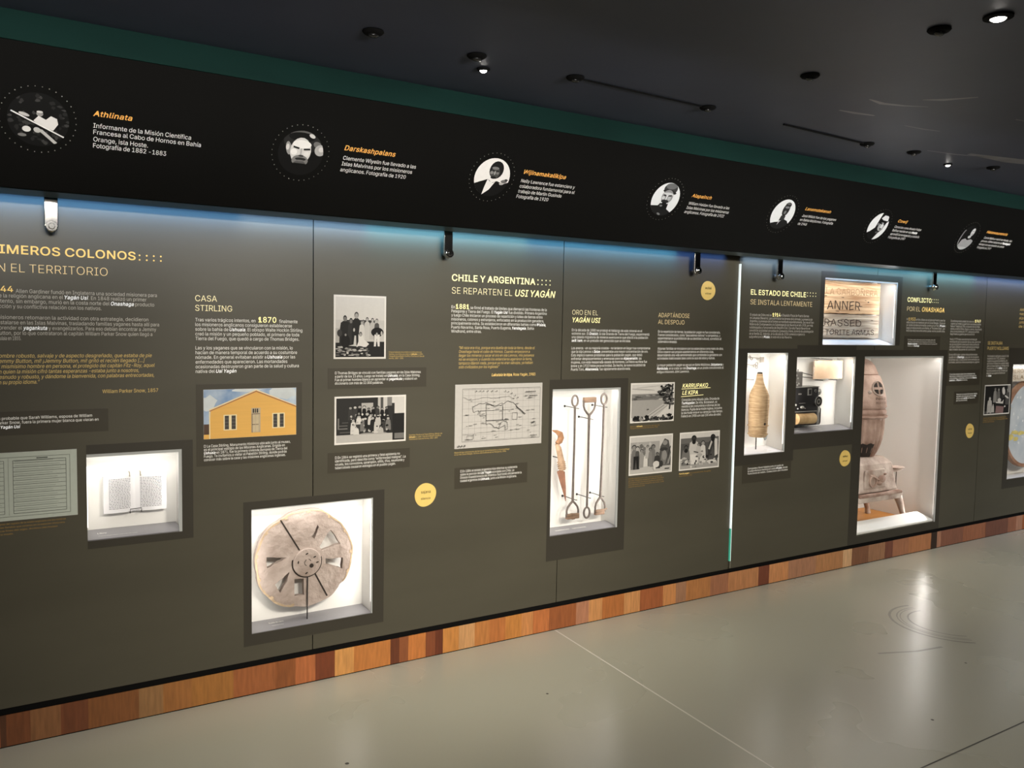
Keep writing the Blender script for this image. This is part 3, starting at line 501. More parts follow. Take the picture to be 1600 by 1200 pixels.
GLYPHS = {
 '▯': (260, '19,248 218,249 219,0 20,-1|189,28 188,221 49,220 50,27'),
 'A': (240, '231,0 197,0 172,71 68,71 43,0 8,-1 99,250 102,253 138,253|117,222 83,114 77,102 78,99 161,100 120,225'),
 'B': (228, '138,253 154,249 174,239 181,234 189,222 197,206 199,178 197,168 176,141 157,132 182,123 201,102 207,86 209,62 207,50 201,34 186,17 168,7 150,1 130,1 128,-1 29,0 30,253|62,29 150,31 164,39 175,52 177,78 175,84 163,102 156,107 132,115 61,114|124,143 144,147 163,164 167,176 165,202 154,215 140,223 62,225 61,144'),
 'C': (255, '158,-2 132,-4 102,0 74,12 64,20 49,35 33,61 23,89 19,125 23,165 33,193 47,217 78,244 102,254 130,258 170,252 198,238 212,226 231,195 235,181 234,174 204,174 195,197 178,214 158,224 148,226 130,228 114,226 92,216 71,197 61,181 53,157 51,123 53,121 53,97 59,79 71,57 88,40 102,32 124,26 142,26 160,30 176,38 195,57 204,80 235,79 231,59 223,43 190,10'),
 'D': (251, '29,252 130,253 148,251 176,239 201,220 217,196 227,164 231,122 227,90 217,58 201,36 176,15 144,3 112,-1 30,-1|126,29 144,33 166,45 179,58 189,74 199,112 197,156 189,182 177,200 158,215 138,223 124,225 61,224 62,29'),
 'E': (209, '29,0 30,253 185,252 184,225 61,224 62,143 176,143 177,114 62,113 61,30 186,29 186,-1'),
 'F': (205, '29,252 184,253 184,225 61,224 62,139 172,139 173,112 62,111 61,0 30,-1'),
 'G': (260, '170,252 198,238 225,207 237,175 204,174 195,195 176,214 158,224 130,228 114,226 92,216 71,197 63,185 53,157 51,123 53,121 53,97 59,79 71,57 94,36 112,28 124,26 142,26 160,30 170,34 189,49 203,73 207,99 142,100 142,128 238,128 239,95 237,75 229,53 221,39 206,22 188,8 172,2 132,-4 102,0 92,4 72,14 49,35 33,61 23,89 19,129 23,165 33,193 47,217 66,236 82,246 102,254 136,258'),
 'H': (258, '29,252 61,252 62,143 194,143 195,252 226,253 227,0 195,0 194,115 62,115 61,0 30,-1'),
 'I': (150, '16,29 59,30 59,224 16,225 15,252 134,253 134,225 91,224 91,30 134,29 135,0 16,-1'),
 'J': (198, '168,69 164,55 164,43 148,17 125,2 91,-4 61,2 39,14 24,35 18,57 16,85 48,85 52,51 60,37 73,28 91,24 105,26 126,39 134,55 136,69 136,253 167,254'),
 'K': (233, '186,-1 183,2 100,121 61,82 61,0 29,0 30,253 61,252 62,121 83,148 182,253 223,252 121,144 217,10 222,-1'),
 'L': (196, '61,252 61,30 180,29 180,-1 29,0 30,253'),
 'M': (314, '77,252 137,100 155,42 158,39 175,94 237,252 283,252 282,-1 251,0 252,217 235,162 173,4 170,-1 144,-1 85,142 60,217 61,0 29,0 30,253'),
 'N': (262, '69,252 169,96 200,39 199,252 231,252 230,-1 194,-1 189,4 99,146 62,211 61,0 29,0 30,253'),
 'O': (267, '102,0 82,8 64,20 49,35 33,61 23,89 19,129 23,165 33,193 47,217 78,244 102,254 136,258 164,254 188,244 215,223 233,195 243,165 247,121 243,89 233,59 219,37 190,10 164,0 130,-4|104,222 84,210 71,197 53,157 53,133 51,131 53,97 59,79 73,53 90,38 112,28 124,26 142,26 164,32 176,38 195,57 207,79 215,121 211,161 205,179 193,199 174,216 158,224 136,228'),
 'P': (222, '29,252 138,253 164,245 187,226 201,198 203,156 195,132 180,113 166,103 144,95 62,93 61,0 30,-1|128,121 154,131 167,146 171,158 171,188 163,206 148,219 128,225 62,225 61,122'),
 'Q': (267, '200,-25 178,5 158,-1 124,-3 100,1 84,7 72,13 51,32 35,56 23,90 19,124 23,164 33,194 49,220 76,243 106,255 144,257 160,255 186,245 198,237 217,220 229,202 243,166 245,150 247,122 243,88 233,60 225,46 201,18 231,-20 232,-25|106,223 90,215 73,200 59,174 53,156 51,122 53,120 53,96 71,56 84,43 100,33 116,27 134,25 150,27 159,32 123,78 156,79 179,48 184,45 193,54 205,74 213,102 215,132 213,152 205,180 191,202 176,215 160,223 144,227 122,227'),
 'R': (224, '138,253 168,243 182,233 191,222 201,202 205,180 201,150 185,122 164,107 160,107 157,102 211,6 212,-1 178,-1 175,2 122,99 61,98 61,0 29,0 30,253|62,127 138,129 150,133 163,144 171,160 173,178 167,202 158,213 146,221 128,225 61,224'),
 'S': (223, '153,251 173,239 190,222 198,204 200,190 169,189 164,204 151,219 133,227 103,229 81,223 62,206 58,198 60,174 69,163 85,153 153,133 179,119 196,100 202,86 204,66 202,52 192,30 175,13 159,3 139,-3 119,-3 117,-5 85,-3 47,13 34,26 22,48 19,67 51,67 58,48 73,33 81,29 103,25 129,25 153,35 168,50 172,60 172,78 163,91 149,101 69,127 47,141 32,158 28,168 26,194 28,206 36,222 55,241 73,251 95,257 131,257'),
 'T': (224, '95,224 16,225 15,252 206,253 206,225 127,224 127,0 96,-1'),
 'U': (259, '229,82 227,66 215,38 198,19 182,7 150,-3 126,-5 98,-1 62,17 41,40 31,68 29,84 29,252 61,252 61,86 65,66 77,46 94,33 110,27 132,25 148,27 168,35 181,46 189,58 195,76 195,252 228,253'),
 'V': (240, '139,0 102,-1 9,252 43,252 101,90 120,27 135,78 153,124 195,250 198,253 230,253'),
 'W': (343, '264,-1 227,0 185,152 172,215 169,212 155,144 115,0 77,0 11,238 10,253 40,253 43,248 79,104 83,96 96,29 115,114 119,122 151,250 154,253 191,252 246,33 265,118 301,252 335,252'),
 'X': (237, '100,128 16,252 51,253 104,178 119,151 148,200 187,253 221,253 140,136 138,128 228,0 191,-1 132,84 122,104 117,107 80,48 45,-1 9,-1'),
 'Y': (236, '101,106 9,252 47,252 101,164 118,129 139,172 189,252 226,253 133,104 133,0 102,-1'),
 'Z': (219, '21,0 21,24 161,226 20,225 20,253 197,252 195,226 89,70 57,28 198,29 198,-1'),
 'a': (195, '139,-1 137,25 123,9 113,3 81,-5 59,-3 47,1 35,9 22,24 16,36 14,56 16,68 24,84 35,95 61,105 129,115 136,120 138,126 134,146 119,161 99,165 71,159 49,137 21,145 24,154 34,168 53,183 69,189 113,191 141,181 160,162 168,136 167,-1|117,87 81,83 59,75 46,62 46,48 50,36 65,25 77,23 101,23 115,29 132,46 136,56 138,94'),
 'b': (212, '57,252 58,159 76,179 92,189 126,191 142,187 162,175 173,166 185,146 193,122 195,102 193,64 187,46 173,22 156,7 144,1 116,-5 96,-3 78,7 56,29 54,-1 25,0 26,253|138,31 153,48 163,74 163,114 153,140 138,157 126,163 106,165 94,163 82,157 69,144 61,130 55,92 61,60 69,44 82,31 94,25 116,23'),
 'c': (198, '170,160 180,140 179,137 151,131 144,146 135,155 123,161 101,165 83,161 60,142 54,130 48,104 48,82 52,62 60,46 75,31 85,25 111,23 133,31 146,44 153,59 180,50 172,30 151,9 119,-3 101,-5 85,-3 55,9 30,38 18,72 16,96 18,114 30,150 38,162 59,181 79,189 117,191 135,187 151,179'),
 'd': (212, '186,0 157,-1 155,29 133,7 117,-3 95,-5 73,-1 59,5 38,24 26,42 20,62 16,96 20,126 26,146 38,164 57,181 75,189 87,191 115,191 141,175 153,159 154,252 185,253|131,31 142,42 154,72 156,100 150,130 134,154 117,163 97,165 85,163 73,157 56,136 48,106 48,82 56,52 75,31 85,25 109,23'),
 'e': (202, '111,191 133,187 160,170 180,138 186,104 185,85 48,84 50,66 56,50 69,35 87,25 115,23 127,25 146,40 153,53 182,44 176,30 163,15 145,3 129,-3 103,-5 85,-3 55,9 36,28 28,40 20,62 16,96 20,124 26,142 36,160 51,175 77,189|153,109 154,114 148,136 131,157 117,163 99,165 73,157 58,142 52,132 48,110'),
 'f': (127, '40,162 3,163 2,188 40,190 42,232 46,240 67,259 93,265 119,261 120,254 113,233 101,237 85,235 72,222 70,190 113,189 114,164 70,162 70,0 41,-1'),
 'g': (213, '186,-9 182,-31 174,-47 161,-60 141,-70 125,-74 95,-76 65,-70 41,-56 26,-35 51,-20 63,-36 81,-46 105,-50 119,-48 139,-40 152,-23 154,-15 156,33 153,34 127,8 107,2 75,4 53,14 28,43 20,65 16,97 20,127 26,147 55,180 79,190 107,192 127,186 144,173 155,158 156,189 185,190|89,164 73,156 60,143 50,119 48,85 54,59 69,40 91,30 111,30 133,38 144,49 154,73 156,107 150,131 144,143 129,158 115,164'),
 'h': (205, '147,0 147,126 145,136 132,155 122,161 106,165 80,159 63,142 57,128 57,0 25,0 26,253 57,252 58,159 63,168 76,181 104,191 126,191 146,185 161,174 169,162 177,142 179,126 178,-1'),
 'i': (83, '26,188 55,189 56,0 27,-1|55,225 47,221 37,221 22,232 20,244 22,250 31,259 47,261 60,252 62,234'),
 'j': (83, '56,-27 54,-37 46,-53 31,-66 21,-70 -5,-72 -6,-45 13,-42 22,-33 26,-21 26,189 55,190|60,231 53,224 43,220 27,226 20,237 20,245 24,253 33,260 41,262 53,258 62,247'),
 'k': (190, '57,252 58,105 142,189 179,188 101,110 101,106 183,4 184,-1 148,-1 78,87 70,83 57,70 57,0 25,0 26,253'),
 'l': (95, '57,253 57,41 62,28 85,25 89,9 88,0 68,-2 48,2 35,11 27,29 25,41 26,254'),
 'm': (305, '247,0 247,136 245,144 234,157 224,163 202,165 188,161 173,146 167,124 167,0 138,-1 137,132 133,146 124,157 114,163 98,165 74,157 63,146 57,132 57,0 26,-1 25,188 55,188 56,155 63,170 84,187 108,193 126,191 140,183 155,164 158,153 167,170 190,187 222,193 246,187 256,181 271,162 277,142 277,0'),
 'n': (205, '147,0 147,126 145,136 132,155 122,161 106,165 80,159 63,142 57,128 57,0 25,0 26,189 55,188 56,155 63,168 76,181 104,191 126,191 140,187 163,170 171,158 179,124 178,-1'),
 'o': (208, '147,181 167,165 180,146 190,108 188,64 180,42 168,24 149,7 129,-1 105,-5 77,-1 55,9 38,26 26,46 20,62 16,92 20,124 26,142 38,162 59,181 91,191 129,189|111,23 133,31 150,50 158,74 160,98 154,128 146,144 135,155 117,163 101,165 89,163 73,155 60,142 50,116 48,82 52,62 60,46 75,31 85,25'),
 'p': (212, '25,189 54,190 56,160 72,176 94,190 118,192 144,186 156,180 175,163 187,141 193,123 195,85 193,65 185,41 175,25 158,8 136,-2 124,-4 98,-4 88,0 72,12 58,28 57,-71 26,-72|92,162 84,158 67,141 61,131 55,97 59,67 69,43 82,30 108,22 122,24 140,32 157,55 163,73 163,115 159,129 140,156 122,164'),
 'q': (212, '154,-71 153,28 137,10 119,-2 87,-4 75,-2 57,6 36,27 26,43 20,61 16,91 22,133 36,161 55,180 63,184 79,190 95,192 117,190 143,174 148,165 155,160 157,190 186,189 185,-72|75,158 60,143 52,127 48,107 48,81 52,61 60,45 73,32 89,24 103,22 129,30 142,43 150,57 154,73 156,99 150,131 142,145 131,156 113,164 89,164'),
 'r': (130, '25,188 54,189 56,159 78,185 86,189 120,191 120,161 100,163 84,159 72,153 61,140 57,130 57,0 26,-1'),
 's': (182, '140,179 149,170 161,146 158,143 134,139 123,156 112,163 82,165 66,159 57,150 53,138 55,130 62,121 74,115 90,109 116,105 152,87 163,68 165,44 155,22 144,11 126,1 94,-5 68,-3 44,7 29,20 21,34 18,47 46,53 55,36 62,29 80,23 102,23 120,29 131,40 133,56 127,68 116,75 54,91 38,101 25,122 23,142 25,152 31,164 46,179 58,185 78,191 112,191'),
 't': (114, '81,-3 61,1 44,12 34,30 32,40 32,162 2,164 3,189 32,190 33,235 62,234 63,189 102,188 101,163 62,162 62,46 66,32 75,25 99,27 102,24 106,6 103,-1'),
 'u': (205, '57,189 57,63 59,51 68,36 80,28 98,24 124,30 143,49 147,65 147,189 179,189 178,0 149,1 148,34 143,23 126,6 106,-2 88,-4 72,-2 54,6 43,15 29,41 25,65 26,190'),
 'v': (195, '114,2 111,-1 81,-1 10,188 42,188 82,82 97,29 118,98 150,186 153,189 186,188'),
 'w': (284, '218,8 213,-1 185,-1 182,2 141,153 100,2 97,-1 68,0 12,182 13,189 43,189 46,184 85,35 112,144 124,186 127,189 157,189 160,184 180,112 197,37 200,38 206,72 218,108 238,186 241,189 272,188'),
 'x': (189, '77,96 15,188 50,189 89,126 96,119 140,189 174,189 113,98 113,92 179,0 144,-1 113,44 94,77 69,34 44,-1 10,-1'),
 'y': (195, '24,-69 24,-65 30,-45 53,-44 61,-40 76,-17 80,1 8,189 42,189 80,87 97,30 112,81 152,189 185,190 108,-15 96,-41 90,-51 71,-68 47,-74 29,-72'),
 'z': (190, '20,22 126,158 125,161 25,161 24,188 165,189 166,164 62,28 167,27 168,0 21,-1'),
 '0': (227, '138,254 158,244 179,223 193,195 199,171 203,119 199,83 193,59 179,31 160,10 142,0 110,-4 92,-2 66,10 45,33 31,65 25,97 23,131 27,169 33,193 47,223 68,244 82,252 116,258|98,228 77,213 65,193 55,157 55,97 65,61 82,36 94,28 112,24 132,28 142,34 157,51 165,71 171,103 171,151 165,183 157,203 136,224 116,230'),
 '1': (227, '37,0 38,27 105,28 105,222 100,221 43,180 43,212 98,253 137,252 137,28 194,27 194,-1'),
 '2': (227, '31,22 33,26 141,140 155,162 159,180 159,198 153,210 142,221 134,225 118,229 102,229 84,223 69,208 62,181 33,182 33,194 39,214 49,230 60,241 84,253 102,257 122,257 146,251 166,239 183,218 191,188 185,158 169,130 159,118 75,28 194,27 195,0 32,-1'),
 '3': (227, '185,253 185,229 111,145 132,144 154,138 164,132 185,111 193,95 195,55 193,49 179,25 170,16 150,4 132,-2 112,-4 86,-2 72,2 52,12 33,31 25,45 22,66 54,66 61,45 72,34 80,30 108,24 134,28 146,34 157,45 163,57 165,69 163,87 157,99 142,114 122,122 77,125 77,149 135,213 143,225 36,226 36,254'),
 '4': (227, '151,246 53,82 140,81 141,158 170,159 171,82 206,81 207,54 171,52 170,-1 141,0 140,53 19,54 19,78 23,86 121,252 152,253'),
 '5': (227, '182,226 76,226 73,219 67,151 88,162 108,166 126,166 142,162 162,152 181,131 193,103 195,75 193,57 187,43 168,18 152,6 134,-2 108,-4 88,-2 72,4 58,12 39,31 31,51 30,64 60,64 67,45 86,30 110,24 124,26 144,36 157,51 163,69 163,93 157,111 149,121 126,136 106,138 84,134 64,122 40,124 33,127 47,253 182,254'),
 '6': (227, '87,147 110,156 134,156 156,148 170,138 183,123 191,105 193,61 191,53 179,29 154,6 134,-2 110,-4 90,-2 68,8 53,21 41,37 33,57 31,77 35,107 39,119 69,171 123,251 126,254 160,254|138,30 155,47 159,55 163,67 161,97 151,115 138,126 122,132 102,132 86,126 71,111 63,93 61,81 63,63 69,49 84,32 104,24 130,26'),
 '7': (227, '48,2 56,18 162,224 31,225 30,252 193,253 194,222 82,0 49,-1'),
 '8': (227, '146,252 164,242 181,225 187,211 191,187 185,163 181,155 166,140 152,134 151,131 164,128 174,122 191,103 199,83 199,53 193,37 176,16 154,4 136,-2 108,-4 88,-2 70,4 50,16 39,27 29,45 25,69 31,95 39,109 52,122 75,133 60,140 45,155 37,171 35,197 43,223 58,240 74,250 92,256 118,258|167,83 163,91 150,106 128,116 110,118 86,112 65,95 59,85 57,65 59,55 63,47 76,34 86,28 118,24 138,28 150,34 161,45 167,57|153,211 142,222 134,226 110,230 92,226 84,222 69,205 65,189 67,175 71,165 84,152 112,144 124,146 138,150 153,163 159,179 159,197'),
 '9': (227, '71,10 139,106 124,99 100,97 76,103 54,117 41,132 33,154 31,178 33,198 41,218 70,247 102,257 136,255 160,243 171,234 183,218 193,192 191,150 187,136 161,88 105,6 98,-1 66,-1|86,223 71,208 63,190 63,160 75,138 88,127 96,123 118,121 140,129 157,146 163,164 163,186 151,214 142,221 122,229 102,229'),
 '.': (94, '66,6 57,-1 45,-3 37,-1 26,10 24,22 26,30 37,41 51,43 57,41 66,34 70,26 70,14'),
 ',': (94, '34,34 67,35 42,-60 19,-61'),
 ';': (94, '34,34 67,35 42,-60 19,-61|74,152 70,144 57,135 41,137 32,146 28,156 34,172 49,181 61,179 67,175 74,164'),
 ':': (94, '66,6 57,-1 45,-3 37,-1 26,10 24,22 26,30 37,41 51,43 57,41 66,34 70,26 70,14|70,152 66,144 53,135 37,137 26,148 24,160 26,168 39,179 49,181 55,179 70,164'),
 '-': (227, '57,93 56,120 167,121 168,94'),
 '(': (137, '116,264 94,214 80,158 76,88 80,52 92,10 118,-48 89,-49 68,-12 54,30 46,64 44,106 50,166 68,228 87,269 115,269'),
 ')': (137, '47,269 70,224 82,172 86,164 92,108 90,70 82,30 68,-10 47,-49 18,-48 44,10 56,52 60,86 60,120 56,158 42,212 20,264 21,269'),
 '[': (137, '50,-48 51,269 118,268 117,243 80,242 80,-22 117,-23 117,-49'),
 ']': (137, '18,-23 57,-22 57,242 18,243 17,268 84,269 85,-48 18,-49'),
 '"': (160, '34,253 67,254 64,159 39,158|96,159 93,254 124,253 121,158'),
 '“': (150, '61,161 58,158 26,158 51,253 74,254|123,161 120,158 88,158 87,163 113,253 136,254'),
 '”': (150, '41,253 74,254 49,159 26,158|87,167 101,253 136,254 111,159 88,158'),
 '¡': (98, '63,109 66,-64 31,-63 34,110|71,165 67,157 54,148 38,150 29,159 25,169 31,185 46,194 58,192 64,188 71,177'),
 '!': (98, '62,1 46,-3 38,-1 29,8 25,20 29,32 38,41 52,43 67,34 71,26 71,14|31,252 64,253 65,112 63,110 63,80 34,79'),
 '´': (110, '51,213 26,214 51,265 84,264'),
 'á': (195, '139,-1 137,25 123,9 113,3 81,-5 59,-3 47,1 35,9 22,24 16,36 14,56 16,68 24,84 35,95 61,105 129,115 136,120 138,126 134,146 119,161 99,165 71,159 49,137 21,145 24,154 34,168 53,183 69,189 113,191 141,181 160,162 168,136 167,-1|117,87 81,83 59,75 46,62 46,48 50,36 65,25 77,23 101,23 115,29 132,46 136,56 138,94|105,213 80,214 105,265 138,264'),
 'é': (202, '111,191 133,187 160,170 180,138 186,104 185,85 48,84 50,66 56,50 69,35 87,25 115,23 127,25 146,40 153,53 182,44 176,30 163,15 145,3 129,-3 103,-5 85,-3 55,9 36,28 28,40 20,62 16,96 20,124 26,142 36,160 51,175 77,189|153,109 154,114 148,136 131,157 117,163 99,165 73,157 58,142 52,132 48,110|113,213 88,214 113,265 146,264'),
 'í': (83, '25,188 56,189 57,0 26,-1|52,213 27,214 52,265 85,264'),
 'ó': (208, '147,181 167,165 180,146 190,108 188,64 180,42 168,24 149,7 129,-1 105,-5 77,-1 55,9 38,26 26,46 20,62 16,92 20,124 26,142 38,162 59,181 91,191 129,189|111,23 133,31 150,50 158,74 160,98 154,128 146,144 135,155 117,163 101,165 89,163 73,155 60,142 50,116 48,82 52,62 60,46 75,31 85,25|113,213 90,214 115,265 148,264'),
 'ú': (205, '57,189 57,63 59,51 68,36 80,28 98,24 124,30 143,49 147,65 147,189 179,189 178,0 149,1 148,34 143,23 126,6 106,-2 88,-4 72,-2 54,6 43,15 29,41 25,65 26,190|114,214 89,215 112,264 145,263'),
 'ñ': (205, '147,0 147,126 145,136 132,155 122,161 106,165 80,159 63,142 57,128 57,0 25,0 26,189 55,188 56,155 63,168 76,181 104,191 126,191 140,187 163,170 171,158 179,124 178,-1|149,242 136,225 116,223 82,237 72,223 53,224 55,240 68,257 82,259 92,257 116,245 124,245 132,257 151,256'),
 'Á': (240, '231,0 197,0 172,71 68,71 43,0 8,-1 99,250 102,253 138,253|117,222 83,114 77,102 78,99 161,100 120,225|130,279 107,280 130,329 163,328'),
 'É': (209, '29,0 30,253 185,252 184,225 61,224 62,143 176,143 177,114 62,113 61,30 186,29 186,-1|120,279 95,280 120,329 153,328'),
 'Í': (150, '16,29 59,30 59,224 16,225 15,252 134,253 134,225 91,224 91,30 134,29 135,0 16,-1|86,279 63,280 86,329 119,328'),
 'Ó': (267, '102,0 82,8 64,20 49,35 33,61 23,89 19,129 23,165 33,193 47,217 78,244 102,254 136,258 164,254 188,244 215,223 233,195 243,165 247,121 243,89 233,59 219,37 190,10 164,0 130,-4|104,222 84,210 71,197 53,157 53,133 51,131 53,97 59,79 73,53 90,38 112,28 124,26 142,26 164,32 176,38 195,57 207,79 215,121 211,161 205,179 193,199 174,216 158,224 136,228|144,278 119,279 144,328 177,327'),
 'Ú': (259, '229,82 227,66 215,38 198,19 182,7 150,-3 126,-5 98,-1 62,17 41,40 31,68 29,84 29,252 61,252 61,86 65,66 77,46 94,33 110,27 132,25 148,27 168,35 181,46 189,58 195,76 195,252 228,253|140,279 117,280 140,329 173,328'),
 'Ñ': (262, '69,252 169,96 200,39 199,252 231,252 230,-1 194,-1 189,4 99,146 62,211 61,0 29,0 30,253|83,304 96,321 118,323 140,311 152,309 157,314 160,323 179,322 177,306 164,289 152,287 140,289 122,299 110,301 105,298 102,287 81,288'),
 'š': (182, '140,179 149,170 161,146 158,143 134,139 123,156 112,163 82,165 66,159 57,150 53,138 55,130 62,121 74,115 90,109 116,105 152,87 163,68 165,44 155,22 144,11 126,1 94,-5 68,-3 44,7 29,20 21,34 18,47 46,53 55,36 62,29 80,23 102,23 120,29 131,40 133,56 127,68 116,75 54,91 38,101 25,122 23,142 25,152 31,164 46,179 58,185 78,191 112,191|68,265 92,235 118,265 146,265 147,262 106,217 80,217 37,264'),
 '`': (110, '56,265 81,214 58,213 25,264'),
 "'": (103, '34,253 67,254 64,159 39,158'),
}

# ------------------------------------------------------------------ the setting
XL, XR, YB = -3.0, 12.0, -7.0
M_FLOOR = mat('polished_concrete', (0.455, 0.44, 0.35, 1), 0.30, noise=0.10, scale=0.6, spec=0.5, col2=(0.425, 0.415, 0.328, 1), detail=1)
def floor_nodes(m):
    nt = m.node_tree
    b = nt.nodes['Principled BSDF']
    tc = nt.nodes.new('ShaderNodeTexCoord')
    n = nt.nodes.new('ShaderNodeTexNoise'); n.inputs['Scale'].default_value = 1.5; n.inputs['Detail'].default_value = 3
    nt.links.new(tc.outputs['Object'], n.inputs['Vector'])
    mr = nt.nodes.new('ShaderNodeMapRange')
    mr.inputs[1].default_value = 0.1; mr.inputs[2].default_value = 0.9; mr.inputs[3].default_value = 0.25; mr.inputs[4].default_value = 0.31
    nt.links.new(n.outputs['Fac'], mr.inputs[0])
    nt.links.new(mr.outputs[0], b.inputs['Roughness'])
    n2 = nt.nodes.new('ShaderNodeTexNoise'); n2.inputs['Scale'].default_value = 1.6; n2.inputs['Detail'].default_value = 2
    nt.links.new(tc.outputs['Object'], n2.inputs['Vector'])
    bp = nt.nodes.new('ShaderNodeBump'); bp.inputs['Strength'].default_value = 0.05; bp.inputs['Distance'].default_value = 0.05
    nt.links.new(n2.outputs['Fac'], bp.inputs['Height'])
    nt.links.new(bp.outputs['Normal'], b.inputs['Normal'])
floor_nodes(M_FLOOR)
for n_ in M_FLOOR.node_tree.nodes:
    if n_.type == 'VALTORGB':
        n_.color_ramp.interpolation = 'EASE'
        n_.color_ramp.elements[0].position = 0.15; n_.color_ramp.elements[1].position = 0.85
M_JOINT_L = mat('pale_joint', (0.80, 0.77, 0.68, 1), 0.5, noise=0.1, scale=20)
M_JOINT_D = mat('dark_joint', (0.09, 0.085, 0.07, 1), 0.7, noise=0.1, scale=20)
M_SCUFF = mat('floor_scuff', (0.30, 0.285, 0.23, 1), 0.35, noise=0.15, scale=12)
floor = struct('floor', MB().box(XL, XR, YB, 0.9, -0.1, 0.0), M_FLOOR)
def floor_strip(pts, w, z, m, name, label):
    mb = MB()
    for (a, b) in zip(pts[:-1], pts[1:]):
        d = Vector((b[0] - a[0], b[1] - a[1], 0)).normalized() * w / 2
        nx, ny = -d.y, d.x
        mb.add([(a[0] + nx, a[1] + ny, z), (b[0] + nx, b[1] + ny, z), (b[0] - nx, b[1] - ny, z), (a[0] - nx, a[1] - ny, z)], [(0, 1, 2, 3)])
    struct(name, mb, m, floor, label=label)
floor_strip([(2.523, 0.0), (2.448, -1.092), (2.36, -2.4), (2.1, -6.5)], 0.008, 0.0006, M_JOINT_L, 'expansion_joint', 'pale straight joint line running out from the wall')
floor_strip([(2.2, -1.83), (2.896, -1.825), (3.62, -1.823), (9.0, -1.80)], 0.006, 0.0006, M_JOINT_D, 'saw_cut', 'dark straight joint line parallel to the wall')
def arc(cx, cy, r, a0, a1, n=16, k=1.0):
    return [(cx + r * math.cos(R(a0 + (a1 - a0) * i / n)), cy + k * r * math.sin(R(a0 + (a1 - a0) * i / n))) for i in range(n + 1)]
for (r, w) in ((0.30, 0.014), (0.262, 0.007), (0.245, 0.005), (0.205, 0.010)):
    floor_strip(arc(4.50, -0.98, r, 75, 235), w, 0.0008, M_SCUFF, 'scuff_mark', 'curved scuff mark')
floor_strip([(3.75, -1.06), (3.95, -1.14), (4.12, -1.17)], 0.016, 0.0008, M_SCUFF, 'scuff_mark', 'straight scuff mark')
for (x, y, r) in ((4.02, -1.35, 0.006), (1.085, -0.74, 0.008), (2.05, -0.62, 0.006), (3.30, -1.62, 0.007)):
    struct('floor_speck', MB().add([(x + r * math.cos(a), y + r * math.sin(a), 0.0009) for a in [k * math.pi / 4 for k in range(8)]], [tuple(range(8))]), M_JOINT_D, floor)

M_CEIL = mat('dark_ceiling_paint', (0.050, 0.058, 0.088, 1), 0.5, noise=0.35, scale=0.8, bump=0.25, bscale=1.2, spec=0.35)
struct('ceiling', MB().box(XL, XR, YB, 0.9, CEIL, CEIL + 0.1), M_CEIL)
M_WALL = mat('dark_wall_paint', (0.03, 0.031, 0.034, 1), 0.8, noise=0.2, scale=1.0)
struct('wall_front', MB().box(XL, XR, 0.72, 0.9, 0.0, CEIL), M_WALL)
struct('wall_left', MB().box(XL - 0.1, XL, YB, 0.9, 0.0, CEIL), M_WALL)
struct('wall_right', MB().box(XR, XR + 0.1, YB, 0.9, 0.0, CEIL), M_WALL)
struct('wall_back', MB().box(XL, XR, YB - 0.1, YB, 0.0, CEIL), M_WALL)
# dark green bulkhead between the leaning header and the ceiling
YF, ZF, YT, ZT = -0.186, 2.0377, -0.4363, 2.4623
struct('trim_1', MB().box(XL, XR, YT + 0.004, YT + 0.05, ZT - 0.004, CEIL).box(XL, XR, YT - 0.006, YT + 0.004, ZT - 0.002, ZT + 0.016), M_GREEN, label='dark green board above the header')
# black shadow gap under the panels
struct('trim_2', MB().box(XL, XR, 0.004, 0.03, 0.120, 0.172), M_BLACK, label='black shadow gap under the panels')
# plinth of upright wooden offcuts
PLW = {}
mbp = MB(); pm = []
xs = [XL]
PL = []
x = XL
while x < 0.0:
    w = random.uniform(0.05, 0.13)
    PL.append((x, random.choice(PLINTH)[1:])); x += w
PL += [(q[0], q[1:]) for q in PLINTH]
x = 7.12
while x < XR:
    PL.append((x, random.choice(PLINTH)[1:])); x += random.uniform(0.06, 0.16)
for i, (x0, c) in enumerate(PL):
    x1 = PL[i + 1][0] if i + 1 < len(PL) else XR
    if c not in PLW:
        PLW[c] = len(pm)
        g_ = sum(c) / 3; k = rgb(*[0.88 * v + 0.12 * g_ for v in c], k=1.55)
        pm.append(mat('plinth_wood_%d' % len(pm), k, 0.45, noise=0.28, scale=14, stretch=(6, 6, 0.7), detail=6))
    mbp.box(x0, x1, 0.0 + random.uniform(0, 0.0015), 0.03, 0.004, 0.1235, PLW[c])
struct('baseboard_front', mbp, pm, fix=False)
struct('trim_3', MB().box(XL, XR, 0.002, 0.03, 0.0, 0.004), M_BLACK, label='dark seam under the wooden plinth')

